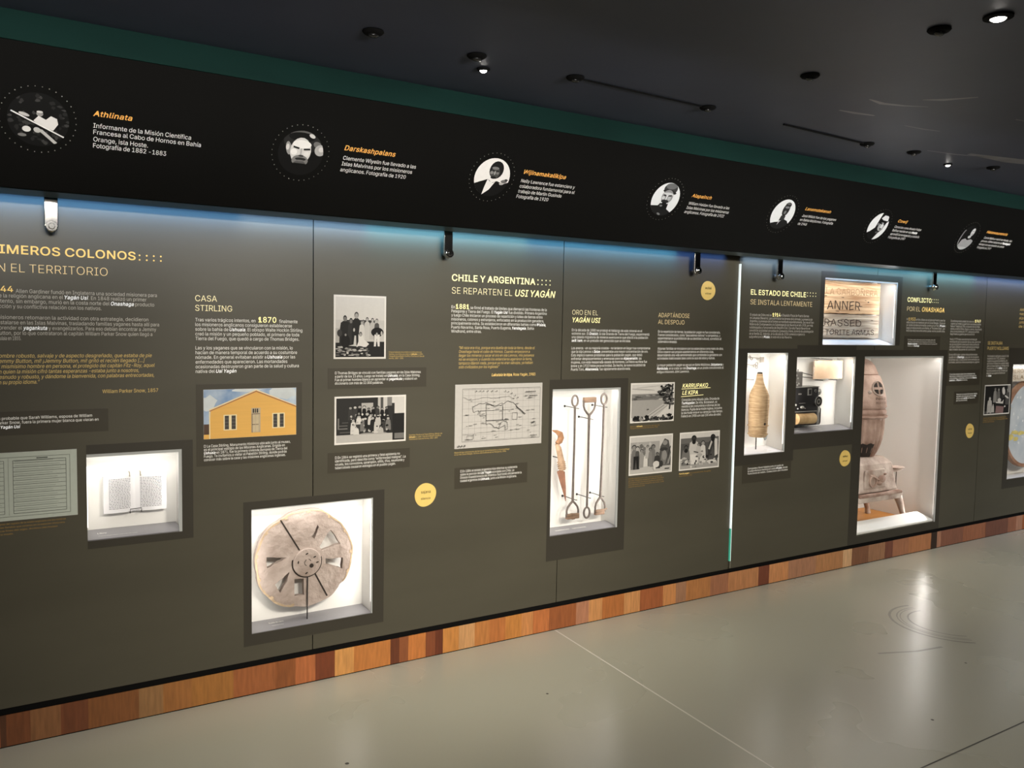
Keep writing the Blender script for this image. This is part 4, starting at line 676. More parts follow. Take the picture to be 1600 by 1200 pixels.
# ------------------------------------------------------------------ header (leaning fascia)
def H(x, s, d=0.0):
    """point on the leaning header face: x along, s up the slope, d out from the face"""
    c, q = math.cos(R(30.5)), math.sin(R(30.5))
    return (x, YF - s * q - d * c, ZF + s * c - d * q)
head = thing('header_panel', 'long black leaning header above the olive panels with round portraits and names', 'header', (2.5, YF, ZF))
SL = 0.4928
obj('face', MB().add([H(XL, 0), H(XR, 0), H(XR, SL), H(XL, SL), H(XL, 0, -0.02), H(XR, 0, -0.02), H(XR, SL, -0.02), H(XL, SL, -0.02)],
                     [(0, 1, 2, 3), (7, 6, 5, 4), (0, 4, 5, 1), (1, 5, 6, 2), (2, 6, 7, 3), (3, 7, 4, 0)]), M_HEAD, head)
UB = ZF - 0.0084
obj('underside', MB().add([(XL, YF + 0.022, ZF), (XR, YF + 0.022, ZF), (XR, -0.068, UB), (XL, -0.068, UB), (XL, YF + 0.022, ZF + 0.02), (XR, YF + 0.022, ZF + 0.02), (XR, -0.068, ZF + 0.012), (XL, -0.068, ZF + 0.012)],
                          [(0, 1, 2, 3), (7, 6, 5, 4), (0, 4, 5, 1), (1, 5, 6, 2), (2, 6, 7, 3), (3, 7, 4, 0)]), mat('underside_green', (0.02, 0.045, 0.04, 1), 0.45, noise=0.2, scale=2), head, label='dark green underside')

# ------------------------------------------------------------------ pictures
SH = {}
def shade(v, tint=(1.0, 0.985, 0.96)):
    v = int(v / 12) * 12
    k = (v, tint)
    if k not in SH:
        SH[k] = mat('photo_tone_%d_%d' % (v, int(tint[2] * 100)), rgb(v * tint[0], v * tint[1], v * tint[2]), 0.55, spec=0.2, noise=0.04, scale=60)
    return SH[k]
def clip(poly, conv):
    out = poly
    n = len(conv)
    for i in range(n):
        a, b = conv[i], conv[(i + 1) % n]
        if not out:
            return out
        inp, out = out, []
        for j in range(len(inp)):
            p, q = inp[j - 1], inp[j]
            sp = (b[0] - a[0]) * (p[1] - a[1]) - (b[1] - a[1]) * (p[0] - a[0])
            sq = (b[0] - a[0]) * (q[1] - a[1]) - (b[1] - a[1]) * (q[0] - a[0])
            if (sp >= 0) != (sq >= 0):
                t = sp / (sp - sq)
                out.append((p[0] + t * (q[0] - p[0]), p[1] + t * (q[1] - p[1])))
            if sq >= 0:
                out.append(q)
    return out
def ell(cx, cy, rx, ry, rot=0, n=18):
    c, s = math.cos(R(rot)), math.sin(R(rot))
    return [(cx + rx * math.cos(a) * c - ry * math.sin(a) * s, cy + rx * math.cos(a) * s + ry * math.sin(a) * c) for a in [2 * math.pi * k / n for k in range(n)]]
def rect(x0, y0, x1, y1):
    return [(x0, y0), (x1, y0), (x1, y1), (x0, y1)]
def line(x0, y0, x1, y1, w, asp=1.0):
    dx, dy = (x1 - x0), (y1 - y0)
    L = math.hypot(dx * asp, dy) or 1
    nx, ny = -dy / L * w / 2 / asp, dx * asp / L * w / 2
    return [(x0 - nx, y0 - ny), (x1 - nx, y1 - ny), (x1 + nx, y1 + ny), (x0 + nx, y0 + ny)]
def blob(cx, cy, rx, ry, rnd, n=14, j=0.25):
    return [(cx + rx * (1 + rnd.uniform(-j, j)) * math.cos(a), cy + ry * (1 + rnd.uniform(-j, j)) * math.sin(a)) for a in [2 * math.pi * k / n for k in range(n)]]
def figure(cx, base, h, w, cl, skin, hair=None):
    """a small standing or sitting person in a photograph: clothes, head, hair"""
    out = [([(cx - w, base), (cx + w, base), (cx + w * 0.95, base + h * 0.45), (cx + w * 0.75, base + h * 0.76), (cx + w * 0.3, base + h * 0.83), (cx - w * 0.3, base + h * 0.83), (cx - w * 0.75, base + h * 0.76), (cx - w * 0.95, base + h * 0.45)], cl)]
    r = h * 0.085
    if hair is not None:
        out.append((ell(cx, base + h * 0.925, r * 1.15 * (0.85), r * 1.25), hair))
    out.append((ell(cx, base + h * 0.90, r * 0.78, r), skin))
    return out
def convex_hull_ok(poly):
    return poly
def image(name, parent, X0, X1, Z0, Z1, y, shapes, conv=None, tint=(1.0, 0.985, 0.96), P=None, label=None, step=0.00004):
    """shapes: [(polygon in 0..1, tone or material)], later ones lie over earlier ones"""
    conv = conv or [(0, 0), (1, 0), (1, 1), (0, 1)]
    mb = MB(); mats = []; idx = {}
    for i, (poly, t) in enumerate(shapes):
        area = sum(poly[k - 1][0] * poly[k][1] - poly[k][0] * poly[k - 1][1] for k in range(len(poly)))
        q = clip(poly if area > 0 else poly[::-1], conv)
        if len(q) < 3:
            continue
        m = t if not isinstance(t, (int, float)) else shade(t, tint)
        if m.name not in idx:
            idx[m.name] = len(mats); mats.append(m)
        d = i * step
        if P:
            mb.add([P(X0 + (X1 - X0) * u, Z0 + (Z1 - Z0) * v, d + 0.0008) for u, v in q], [tuple(range(len(q)))], idx[m.name])
        else:
            mb.flat([(X0 + (X1 - X0) * u, Z0 + (Z1 - Z0) * v) for u, v in q], y - d, idx[m.name])
    return obj(name, mb, mats, parent, fix=False, label=label)

CIRC = [(0.5 + 0.5 * math.cos(2 * math.pi * k / 40), 0.5 + 0.5 * math.sin(2 * math.pi * k / 40)) for k in range(40)]
# round portraits on the header
def portrait_shapes(kind):
    W, K = 236, 16
    if kind == 0:      # seated figure aiming a long bow across the picture
        rnd = random.Random(3)
        s = [(CIRC, 15)]
        for _ in range(60):
            a, r = rnd.uniform(0, 6.28), 0.5 * math.sqrt(rnd.random())
            s.append((blob(0.5 + r * math.cos(a), 0.55 + r * math.sin(a), rnd.uniform(0.02, 0.05), rnd.uniform(0.015, 0.04), rnd), rnd.choice((36, 42, 54, 66))))
        s += [(ell(0.55, 0.72, 0.14, 0.13), 14), (ell(0.52, 0.62, 0.055, 0.05), 150), (ell(0.52, 0.655, 0.05, 0.02), 210)]
        s += [([(0.42, 0.48), (0.50, 0.58), (0.62, 0.52), (0.70, 0.60), (0.80, 0.56), (0.82, 0.46), (0.74, 0.33), (0.52, 0.40)], 222)]
        s += [(ell(0.27, 0.58, 0.09, 0.03, -15), 200), (ell(0.31, 0.31, 0.07, 0.055), 220), (ell(0.48, 0.31, 0.06, 0.05, -20), 190), ([(0.46, 0.34), (0.56, 0.33), (0.82, 0.10), (0.76, 0.08)], 190),
              (ell(0.24, 0.19, 0.07, 0.03), 130), (line(0.06, 0.62, 0.97, 0.20, 0.025), 236)]
        return s
    if kind == 1:      # man's face close up in a dark cap
        s = [(CIRC, 15), (ell(0.50, 0.74, 0.34, 0.24), 38), (ell(0.48, 0.88, 0.22, 0.06, 8), 96), (ell(0.48, 0.82, 0.24, 0.09), 22), (ell(0.66, 0.86, 0.06, 0.035, -25), 210),
             (ell(0.78, 0.70, 0.08, 0.06, -30), 110), (ell(0.27, 0.58, 0.05, 0.13, 12), 150), (ell(0.25, 0.60, 0.03, 0.06), 215), (ell(0.84, 0.60, 0.10, 0.11), 170), (ell(0.86, 0.62, 0.05, 0.05), 215)]
        s += [(ell(0.49, 0.55, 0.19, 0.26), 205), (ell(0.50, 0.68, 0.17, 0.08), 236), (ell(0.37, 0.52, 0.06, 0.06), 232), (ell(0.60, 0.50, 0.05, 0.05), 225), (ell(0.50, 0.36, 0.15, 0.11), 120), (ell(0.50, 0.30, 0.11, 0.06), 84)]
        s += [(line(0.35, 0.62, 0.46, 0.595, 0.035), 30), (line(0.54, 0.585, 0.66, 0.60, 0.035), 30), (line(0.50, 0.60, 0.50, 0.47, 0.03), 170), (ell(0.51, 0.455, 0.05, 0.02), 60), (ell(0.51, 0.39, 0.10, 0.03), 40), (ell(0.51, 0.36, 0.075, 0.015), 110)]
        s += [(ell(0.50, 0.14, 0.46, 0.17), 15)]
        s = [s[0]] + [([(0.5 + (u - 0.5) * 1.22, 0.56 + (v - 0.56) * 1.15) for u, v in p], t_) for p, t_ in s[1:]]
        return s
    if kind == 2:      # woman in dark headscarf, pale collar
        s = [(CIRC, 228), (ell(0.57, 0.70, 0.20, 0.23), 24), (ell(0.55, 0.62, 0.13, 0.15), 78), (ell(0.53, 0.745, 0.10, 0.035), 130), (ell(0.45, 0.62, 0.05, 0.04), 140), (ell(0.62, 0.62, 0.04, 0.03), 130), (ell(0.54, 0.62, 0.025, 0.05), 160),
             (line(0.45, 0.68, 0.52, 0.67, 0.025), 20), (line(0.57, 0.67, 0.65, 0.68, 0.025), 20), (ell(0.53, 0.50, 0.08, 0.035), 30)]
        s += [([(0, 0), (1, 0), (1, 0.42), (0.86, 0.36), (0.66, 0.42), (0.52, 0.36), (0.40, 0.45), (0.18, 0.36), (0.0, 0.28)], 18), ([(0.39, 0.46), (0.44, 0.40), (0.55, 0.36), (0.62, 0.40), (0.50, 0.18), (0.33, 0.03), (0.35, 0.25)], 232)]
        s += [(blob(0.86, 0.42, 0.09, 0.05, random.Random(5)), 110), (blob(0.80, 0.36, 0.06, 0.03, random.Random(6)), 190), (blob(0.92, 0.47, 0.05, 0.03, random.Random(9)), 70)]
        return s
    if kind == 3:      # bearded man with a knitted cap
        s = [(CIRC, 234), (ell(0.56, 0.82, 0.25, 0.17), 70), (ell(0.55, 0.90, 0.20, 0.09), 110), (ell(0.56, 0.73, 0.26, 0.06, -6), 44), (ell(0.53, 0.58, 0.21, 0.21), 150), (ell(0.54, 0.66, 0.19, 0.05), 215), (ell(0.40, 0.54, 0.06, 0.05), 215),
             (ell(0.62, 0.54, 0.06, 0.06), 190), (line(0.38, 0.63, 0.48, 0.61, 0.04), 30), (line(0.56, 0.61, 0.68, 0.63, 0.04), 30), (line(0.52, 0.62, 0.51, 0.48, 0.045), 225), (ell(0.50, 0.44, 0.14, 0.05), 40), (ell(0.50, 0.39, 0.07, 0.02), 150)]
        s += [([(0, 0), (1, 0), (0.80, 0.15), (0.66, 0.22), (0.66, 0.38), (0.50, 0.36), (0.36, 0.38), (0.30, 0.30), (0.0, 0.28)], 26), (ell(0.50, 0.30, 0.12, 0.12), 16), (ell(0.42, 0.30, 0.05, 0.03), 120), (ell(0.44, 0.05, 0.07, 0.03, -20), 130)]
        return s
    if kind == 4:      # man in a dark jacket, hair cut short
        s = [(CIRC, 232), (ell(0.56, 0.66, 0.15, 0.22), 46), (ell(0.58, 0.82, 0.13, 0.09), 40), (ell(0.57, 0.74, 0.10, 0.035), 140), (ell(0.56, 0.57, 0.05, 0.06), 120), (line(0.47, 0.64, 0.54, 0.63, 0.025), 18), (line(0.59, 0.63, 0.67, 0.64, 0.025), 18),
             (ell(0.56, 0.86, 0.10, 0.03), 96), (ell(0.56, 0.47, 0.06, 0.02), 24), ([(0.46, 0.46), (0.66, 0.46), (0.66, 0.30), (0.44, 0.28)], 56), ([(0, 0), (1, 0), (1, 0.12), (0.82, 0.30), (0.66, 0.34), (0.44, 0.24), (0.30, 0.22), (0.0, 0.14)], 30), ([(0.44, 0.26), (0.52, 0.28), (0.44, 0.12)], 190)]
        return s
    if kind == 5:      # half-lit face of a man in a pale cap
        s = [(CIRC, 18), ([(0.0, 0.2), (0.0, 0.7), (0.3, 1.0), (0.44, 1.0), (0.40, 0.72), (0.38, 0.45), (0.2, 0.3)], 234), ([(0.48, 0.80), (0.60, 0.92), (0.84, 0.90), (0.88, 0.72), (0.62, 0.74)], 216),
             ([(1.0, 0.1), (1.0, 0.78), (0.86, 0.66), (0.80, 0.40), (0.66, 0.25), (0.52, 0.0), (0.8, 0.0)], 232), (ell(0.66, 0.50, 0.15, 0.16), 170), (ell(0.70, 0.52, 0.06, 0.10), 226), (line(0.56, 0.62, 0.66, 0.60, 0.04), 20), (line(0.72, 0.60, 0.82, 0.63, 0.04), 20), (ell(0.68, 0.42, 0.05, 0.03), 40), (ell(0.46, 0.58, 0.04, 0.05), 130), (ell(0.58, 0.28, 0.08, 0.03), 90)]
        return s
    s = [(CIRC, 14), (ell(0.14, 0.45, 0.10, 0.36), 140), (ell(0.20, 0.46, 0.10, 0.33), 16), (ell(0.64, 0.74, 0.16, 0.18), 20), (ell(0.66, 0.74, 0.115, 0.16), 200), (line(0.60, 0.78, 0.65, 0.77, 0.02), 60), (line(0.69, 0.77, 0.74, 0.78, 0.02), 60), (ell(0.67, 0.66, 0.05, 0.012), 90),
         (ell(0.60, 0.54, 0.10, 0.06), 190), ([(0.12, 0.06), (0.22, 0.40), (0.40, 0.46), (0.56, 0.40), (0.78, 0.46), (0.96, 0.40), (0.94, 0.1), (0.5, 0.0)], 165), (ell(0.52, 0.05, 0.40, 0.07), 185)]
    return s
PORTR = ['dim portrait of a seated person aiming a long bow', 'portrait of a stern face in a dark cap', 'portrait of a woman in a dark headscarf', 'portrait of a bearded man in a knitted cap', 'portrait of a man in a dark jacket', 'half lit face of a man in a pale cap', 'portrait of a woman in a pale dress']
M_DOT = mat('ink_ring_dot', rgb(150, 148, 140), 0.6, noise=0.02, scale=5)
RX = [0.166, 1.050, 1.909, 2.925, 3.799, 4.662, 5.641]
for i, x in enumerate(RX):
    rr = 0.088 if i else 0.090
    sc = 0.247
    image('portrait', head, x - rr, x + rr, sc - rr, sc + rr, 0, portrait_shapes(i), conv=CIRC, P=H, tint=(1.0, 0.99, 0.98) if i < 3 else (0.97, 0.985, 1.0), label=PORTR[i])
    mb = MB()
    for k in range(34):
        a = 2 * math.pi * k / 34
        cx, cs = x + 0.111 * math.cos(a), sc + 0.111 * math.sin(a)
        mb.add([H(cx + 0.0017 * math.cos(b), cs + 0.0017 * math.sin(b), 0.0008) for b in [k2 * math.pi / 3 for k2 in range(6)]], [tuple(range(6))])
    obj('dotted_ring', mb, M_DOT, head, fix=False)

# ------------------------------------------------------------------ exhibit panels with openings for the cases
CASES = {'book': (0.319, 0.664, 0.744, 1.081), 'wheel': (0.940, 1.490, 0.266, 0.805), 'tool': (2.476, 2.927, 0.506, 1.277), 'bottle': (3.903, 4.268, 0.837, 1.464),
         'telegraph': (4.352, 4.942, 0.945, 1.436), 'plank': (4.592, 5.367, 1.513, 1.948), 'stove': (5.037, 5.963, 0.205, 1.437), 'last': (6.930, 7.80, 0.440, 1.368)}
PX = [XL, 1.2065, 2.527, 3.803, 5.136, 6.486, 8.4, XR]
PZ0, PZ1 = 0.150, 2.12
def board(x0, x1, holes):
    """front sheet of a panel as one mesh: a grid of cells with the openings left out"""
    xs = sorted({x0, x1} | {min(max(v, x0), x1) for h in holes for v in h[:2]})
    zs = sorted({PZ0, PZ1} | {v for h in holes for v in h[2:]})
    xi = {v: i for i, v in enumerate(xs)}; zi = {v: i for i, v in enumerate(zs)}
    full = {}
    for i in range(len(xs) - 1):
        for j in range(len(zs) - 1):
            cx, cz = (xs[i] + xs[i + 1]) / 2, (zs[j] + zs[j + 1]) / 2
            full[i, j] = not any(h[0] < cx < h[1] and h[2] < cz < h[3] for h in holes)
    mb = MB()
    for (i, j), f in full.items():
        if not f:
            continue
        a, b, c, d = xs[i], xs[i + 1], zs[j], zs[j + 1]
        for y in (0.0, 0.016):
            mb.add([(a, y, c), (b, y, c), (b, y, d), (a, y, d)], [(0, 1, 2, 3)])
        for (di, dj, p, q) in ((-1, 0, (a, c), (a, d)), (1, 0, (b, c), (b, d)), (0, -1, (a, c), (b, c)), (0, 1, (a, d), (b, d))):
            if not full.get((i + di, j + dj), False):
                mb.add([(p[0], 0.0, p[1]), (q[0], 0.0, q[1]), (q[0], 0.016, q[1]), (p[0], 0.016, p[1])], [(0, 1, 2, 3)])
    m2 = bpy.data.meshes.new('t')
    return mb
PLABEL = ['wide olive panel at the left end, headed with first settlers in gold capitals', 'olive panel between two seams, printed with the white land-grant map sheet', 'olive panel between the tool case and the bright glass edge, with three old photographs',
          'olive panel just right of the bright glass edge, holding the bottle case', 'olive panel right of the carved plank case, headed CONFLICTO', 'olive panel at the right edge of the photo with the small dark square photograph', 'plain olive panel beyond the right edge of the photo']
panels = []
for i in range(6):
    x0, x1 = PX[i] + 0.002, PX[i + 1] - 0.002
    if i == 5:
        x1 = XR
    hs = [h for h in CASES.values() if h[0] < x1 and h[1] > x0]
    t = thing('exhibit_panel', PLABEL[i], 'exhibit panel', ((max(x0, -0.2) + min(x1, 8)) / 2, 0.0, PZ0), 'olive exhibit panels along the wall')
    mb = board(x0, x1, hs)
    o = obj('printed_board', mb, M_PANEL, t)
    panels.append(t)
# caption boxes printed darker
for (pi, x0, x1, z0, z1) in ((0, -0.35, 0.397, 1.168, 1.255), (0, 0.720, 1.157, 1.004, 1.340), (1, 1.273, 1.752, 1.308, 1.399), (1, 1.273, 1.671, 0.933, 1.024), (1, 1.909, 2.328, 0.807, 0.910), (3, 3.894, 4.335, 0.665, 0.777),
                         (4, 5.470, 5.905, 1.482, 1.579), (4, 6.012, 6.455, 1.216, 1.332), (4, 6.123, 6.452, 1.073, 1.170)):
    obj('caption_box', MB().box(x0, x1, -0.0009, -0.0001, z0, z1), M_PLATE, panels[pi], label='darker printed box')
# lettering
L = Lettering()
items = [(i, e[3]) for i, e in enumerate(TEXT)]
res = L.run(items)
for i, (nm, pi, colr, lines) in enumerate(TEXT):
    reg, bold = res[i]
    par = head if pi == 9 else panels[pi]
    def place(mb):
        if pi == 9:
            mb.v = [H(x, z, 0.0012) for (x, y, z) in mb.v]
        else:
            mb.v = [(x, -0.0016, z) for (x, y, z) in mb.v]
        return mb
    bc = colr if colr in ('gold', 'gold2', 'yel', 'orange', 'pale', 'pale2') else 'bold'
    if colr in ('dim', 'gold3'):
        bc = 'gold'
    mb = MB(); place(reg); place(bold)
    mb.add(reg.v, reg.f, 0); mb.add(bold.v, bold.f, 1)
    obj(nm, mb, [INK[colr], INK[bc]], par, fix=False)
for (pi, x0, x1, z1, z0) in DOTS:
    mb = MB()
    r = (x1 - x0) / 22
    for k in range(4):
        for z in (z0, z1):
            mb.flat(ell(x0 + (x1 - x0) * k / 3, z, r, r, n=8), -0.0016)
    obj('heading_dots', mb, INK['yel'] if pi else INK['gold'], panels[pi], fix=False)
for (x0, z0, x1, z1) in ((3.372, 1.2570, 3.60, 1.2602), (3.370, 1.2130, 3.545, 1.2195)):
    obj('heading_rule', MB().flat(line(x0, z0, x1, z1, 0.003), -0.0016), INK['yel'], panels[2], fix=False)

# glowing edge of the glass sheet between the left and the right half of the wall
t = thing('glass_edge', 'thin bright white and green glass edge standing upright between two olive panels', 'glass edge', (3.806, 0.0, PZ0))
M_GLOW = mat('lit_glass_edge', (0.75, 0.9, 0.86, 1), 0.2, noise=0.05, scale=3, emit=(0.86, 0.95, 0.95, 1), estr=0.75)
M_GLOWG = mat('green_glass_edge', (0.05, 0.45, 0.30, 1), 0.2, noise=0.05, scale=3, emit=(0.10, 0.62, 0.42, 1), estr=0.35)
obj('lit_edge', MB().box(3.8015, 3.8085, -0.012, 0.0, 0.40, 1.99), M_GLOW, t)
obj('green_edge', MB().box(3.8015, 3.8055, -0.012, 0.0, 0.20, 0.40), M_GLOWG, t)
obj('white_edge', MB().box(3.8055, 3.8085, -0.012, 0.0, 0.20, 0.40), M_GLOW, t)
obj('foot', MB().box(3.801, 3.809, -0.013, 0.0, 0.158, 0.20), M_CHROME, t)

# chrome clamps hanging under the header
CL = [(0.214, 'chrome clamp nearest the left edge, broad and pale, hanging over the settlers panel'), (1.837, 'chrome clamp hanging above the start of the heading with two countries'), (3.421, 'chrome clamp hanging just left of the bright glass edge, above a yellow sticker'),
      (4.110, 'chrome clamp hanging just right of the bright glass edge'), (5.728, 'chrome clamp hanging above the heading CONFLICTO')]
cl0 = None
for (x, lb) in CL:
    if cl0 is None:
        t = cl0 = thing('glass_clamp', lb, 'clamp', (x, -0.02, 1.905), 'chrome clamps under the header')
        z0 = 1.905
        obj('strap', MB().prism([(x - 0.022, z0 + 0.025), (x - 0.012, z0 + 0.008), (x, z0), (x + 0.012, z0 + 0.008), (x + 0.022, z0 + 0.025), (x + 0.022, z0 + 0.135), (x - 0.022, z0 + 0.135)], -0.046, -0.034), M_CHROME, t, bevel=0.002)
        obj('stud', MB().disc(x, z0 + 0.024, 0.020, -0.062, -0.046, 20).disc(x, z0 + 0.024, 0.011, -0.067, -0.062, 14), M_CHROME, t, bevel=0.002)
        obj('spacer', MB().disc(x, z0 + 0.024, 0.012, -0.034, 0.0, 16), M_CHROME, t)
    else:
        t = cl0.copy(); COL.objects.link(t); t.location.x = x; t['label'] = lb
        for ch in list(cl0.children):
            c = ch.copy(); COL.objects.link(c); c.parent = t

# round yellow stickers
M_YEL = mat('yellow_sticker', rgb(250, 216, 124), 0.55, noise=0.06, scale=30)
STK = [(1.754, 0.794, 'uneven round yellow sticker left of the wheel case rim, low on the map panel', 'sajana', 'silencio'), (3.554, 1.824, 'round yellow sticker high on the wall left of the bright glass edge', 'wušteli', 'volver'),
       (4.873, 0.755, 'round yellow sticker under the black telegraph case', 'wákar', 'mar'), (6.358, 0.865, 'round yellow sticker right of the stove case, low on the CONFLICTO panel', 'ula', 'isla')]
STK[0] = (1.754, 0.794, 'uneven round yellow sticker between the wheel case and the tool case', 'sajana', 'silencio')
sres = L.run([(k, [(q[3], q[0] - 0.024, q[1] + 0.008, q[0] + 0.026, 0.014), (q[4], q[0] - 0.024, q[1] - 0.022, q[0] + 0.026, 0.011)]) for k, q in enumerate(STK)])
for k, (x, z, lb, a, b) in enumerate(STK):
    rnd = random.Random(k + 2)
    t = thing('round_sticker', lb, 'sticker', (x, -0.001, z), 'round yellow stickers')
    pts = [(x + 0.056 * (1 + 0.03 * math.sin(2 * q + k) + 0.02 * math.sin(3 * q + 2 * k)) * math.cos(q), z + 0.056 * (1 + 0.03 * math.sin(2 * q + k) + 0.02 * math.cos(3 * q)) * math.sin(q)) for q in [2 * math.pi * n / 40 for n in range(40)]]
    obj('disc', MB().prism(pts, -0.002, 0.0), M_YEL, t)
    mb = sres[k][0]; mb.v = [(p[0], -0.0028, p[2]) for p in mb.v]
    obj('handwriting', mb, INK['black'], t, fix=False)

# ------------------------------------------------------------------ photographs and printed sheets on the panels
def photo(name, label, X0, X1, Z0, Z1, shapes, border=0.008, tint=(1.0, 0.985, 0.96), bcol=250, group='photographs on the panels', bottom=None):
    t = thing(name, label, 'photograph' if 'photo' in name else 'document', ((X0 + X1) / 2, -0.001, Z0), group)
    obj('mount', MB().box(X0, X1, -0.0030, -0.0011, Z0, Z1), shade(bcol), t, label='white border')
    b = border
    image('picture', t, X0 + b, X1 - b, Z0 + b, Z1 - b, -0.0034, shapes, tint=tint)
    return t
# yellow gabled house
SKY = mat('print_sky_blue', rgb(96, 138, 190), 0.5, noise=0.6, scale=9, col2=rgb(205, 218, 228))
HY = mat('print_house_yellow', rgb(238, 184, 92), 0.5, noise=0.06, scale=8, stretch=(0.4, 1, 12))
HW = mat('print_trim_cream', rgb(244, 226, 180), 0.5, noise=0.03, scale=8)
HD = mat('print_pane_dark', rgb(60, 56, 52), 0.5, noise=0.03, scale=8)
HB = mat('print_roof_brown', rgb(176, 110, 62), 0.5, noise=0.1, scale=18)
HR = mat('print_door_grey', rgb(196, 178, 150), 0.5, noise=0.15, scale=18)
HF = mat('print_fence_brown', rgb(84, 58, 40), 0.5, noise=0.15, scale=18)
CLD = mat('print_cloud', rgb(222, 230, 234), 0.5, noise=0.2, scale=10)
sh = [(rect(0, 0, 1, 1), SKY), (blob(0.04, 0.72, 0.10, 0.16, random.Random(1)), CLD), (blob(0.45, 0.98, 0.14, 0.05, random.Random(2)), CLD), (blob(0.86, 0.90, 0.15, 0.14, random.Random(3)), CLD),
      (rect(0, 0, 0.06, 0.30), HF), (rect(0, 0, 0.06, 0.09), HY)]
sh += [([(0.055, 0), (1, 0), (1, 0.60), (0.985, 0.62), (0.555, 0.955), (0.07, 0.56)], HY), ([(0.055, 0.55), (0.555, 0.935), (0.555, 0.965), (0.06, 0.585)], HB), ([(0.06, 0.575), (0.555, 0.96), (0.555, 0.985), (0.055, 0.60)], HW), ([(0.555, 0.935), (1.0, 0.59), (1.0, 0.615), (0.555, 0.965)], HB), ([(0.555, 0.96), (1.0, 0.615), (1.0, 0.63), (0.555, 0.985)], HW), (rect(0.055, 0, 0.066, 0.56), HW)]
for (cx) in (0.275, 0.80):
    sh += [(rect(cx - 0.07, 0.16, cx + 0.07, 0.48), HW)]
    for q in (-1, 1):
        x0 = cx + q * 0.036
        sh += [(rect(x0 - 0.022, 0.18, x0 + 0.022, 0.46), HD)]
        for k in (1, 2, 3):
            sh += [(rect(x0 - 0.022, 0.18 + 0.07 * k, x0 + 0.022, 0.188 + 0.07 * k), 130)]
sh += [(rect(0.50, 0.09, 0.60, 0.60), HR), (rect(0.515, 0.50, 0.575, 0.585), HD), (rect(0.534, 0.50, 0.538, 0.585), HW), (rect(0.553, 0.50, 0.557, 0.585), HW), (rect(0.505, 0.47, 0.595, 0.48), HF), (rect(0.512, 0.10, 0.578, 0.46), mat('print_door_board', rgb(214, 196, 160), 0.5, noise=0.2, scale=20)),
       (rect(0.512, 0.25, 0.578, 0.262), HF), (rect(0.543, 0.10, 0.547, 0.46), HR), (rect(0.506, 0.09, 0.512, 0.48), HF)]
photo('photo_print', 'colour photograph of a yellow gabled wooden house', 0.748, 1.131, 1.115, 1.318, sh, border=0.0005)
# family group on a shore, tall print
rnd = random.Random(11)
sh = [(rect(0, 0, 1, 1), 212), (rect(0, 0.62, 1, 1), 224), (rect(0, 0, 1, 0.26), 44), (rect(0, 0.24, 0.25, 0.48), 190), (rect(0.22, 0.50, 0.80, 0.62), 60)]
sh += figure(0.19, 0.22, 0.46, 0.115, 40, 120, 30) + figure(0.31, 0.22, 0.42, 0.07, 58, 120, 44) + figure(0.42, 0.22, 0.52, 0.095, 46, 170, 70) + figure(0.56, 0.34, 0.28, 0.05, 150, 150, 60)
sh += figure(0.64, 0.30, 0.36, 0.065, 214, 190, 60) + figure(0.75, 0.30, 0.35, 0.065, 196, 196, 60) + figure(0.84, 0.28, 0.36, 0.06, 84, 200, 90) + figure(0.53, 0.30, 0.30, 0.06, 222, 180, 130)
sh += [(ell(0.20, 0.26, 0.09, 0.12), 30), (ell(0.20, 0.37, 0.02, 0.02), 150), (ell(0.08, 0.40, 0.05, 0.06), 60), ([(0.42, 0.17), (0.62, 0.17), (0.68, 0.22), (0.57, 0.30), (0.54, 0.38), (0.46, 0.38), (0.46, 0.26)], 228), (ell(0.505, 0.385, 0.03, 0.04), 84), (ell(0.505, 0.375, 0.018, 0.028), 190)]
sh += [(ell(0.85, 0.42, 0.13, 0.08), 34), ([(0.78, 0.18), (0.82, 0.18), (0.84, 0.32), (0.86, 0.18), (0.90, 0.18), (0.90, 0.38), (0.79, 0.38)], 228), (ell(0.84, 0.385, 0.02, 0.03), 170), (ell(0.94, 0.40, 0.02, 0.04), 200), ([(0.26, 0.19), (0.36, 0.21), (0.38, 0.36), (0.41, 0.36), (0.42, 0.2), (0.45, 0.18)], 205), (ell(0.37, 0.455, 0.018, 0.03), 200)]
for _ in range(46):
    x, y = rnd.uniform(0.03, 0.66), rnd.uniform(0.02, 0.19)
    sh.append((blob(x, y, rnd.uniform(0.02, 0.07), rnd.uniform(0.006, 0.018), rnd), rnd.choice((70, 110, 150, 180, 204))))
photo('photo_print', 'tall black and white photograph of a family group standing on a rocky shore', 1.298, 1.545, 1.440, 1.722, sh)
# crowd in front of a house
rnd = random.Random(5)
sh = [(rect(0, 0, 1, 1), 52), (rect(0, 0, 1, 0.17), 198), ([(0.30, 0.17), (0.75, 0.17), (0.7, 0.2), (0.4, 0.2)], 150), (rect(0.36, 0.66, 0.53, 0.88), 190), (rect(0.60, 0.60, 0.64, 1), 200), (rect(0.64, 0.62, 0.68, 1), 84), (rect(0.68, 0.62, 0.74, 1), 214), (rect(0.74, 0.80, 0.81, 1), 132), (rect(0.81, 0.86, 0.85, 1), 220), (rect(0.85, 0.62, 1, 1), 216), (rect(0.82, 0.0, 1, 0.62), 44), (rect(0.85, 0.03, 1, 0.16), 120)]
sh += [(rect(0.02, 0.30, 0.04, 0.55), 130), (rect(0.04, 0.30, 0.16, 0.325), 120), (rect(0.04, 0.37, 0.16, 0.39), 110), (rect(0.05, 0.22, 0.2, 0.24), 100), (rect(0.08, 0.44, 0.17, 0.455), 100)]
for k in range(9):
    sh += figure(0.20 + 0.066 * k, 0.50, rnd.uniform(0.26, 0.33), 0.034, rnd.choice((30, 40, 60)), rnd.choice((130, 160, 200)), 28)
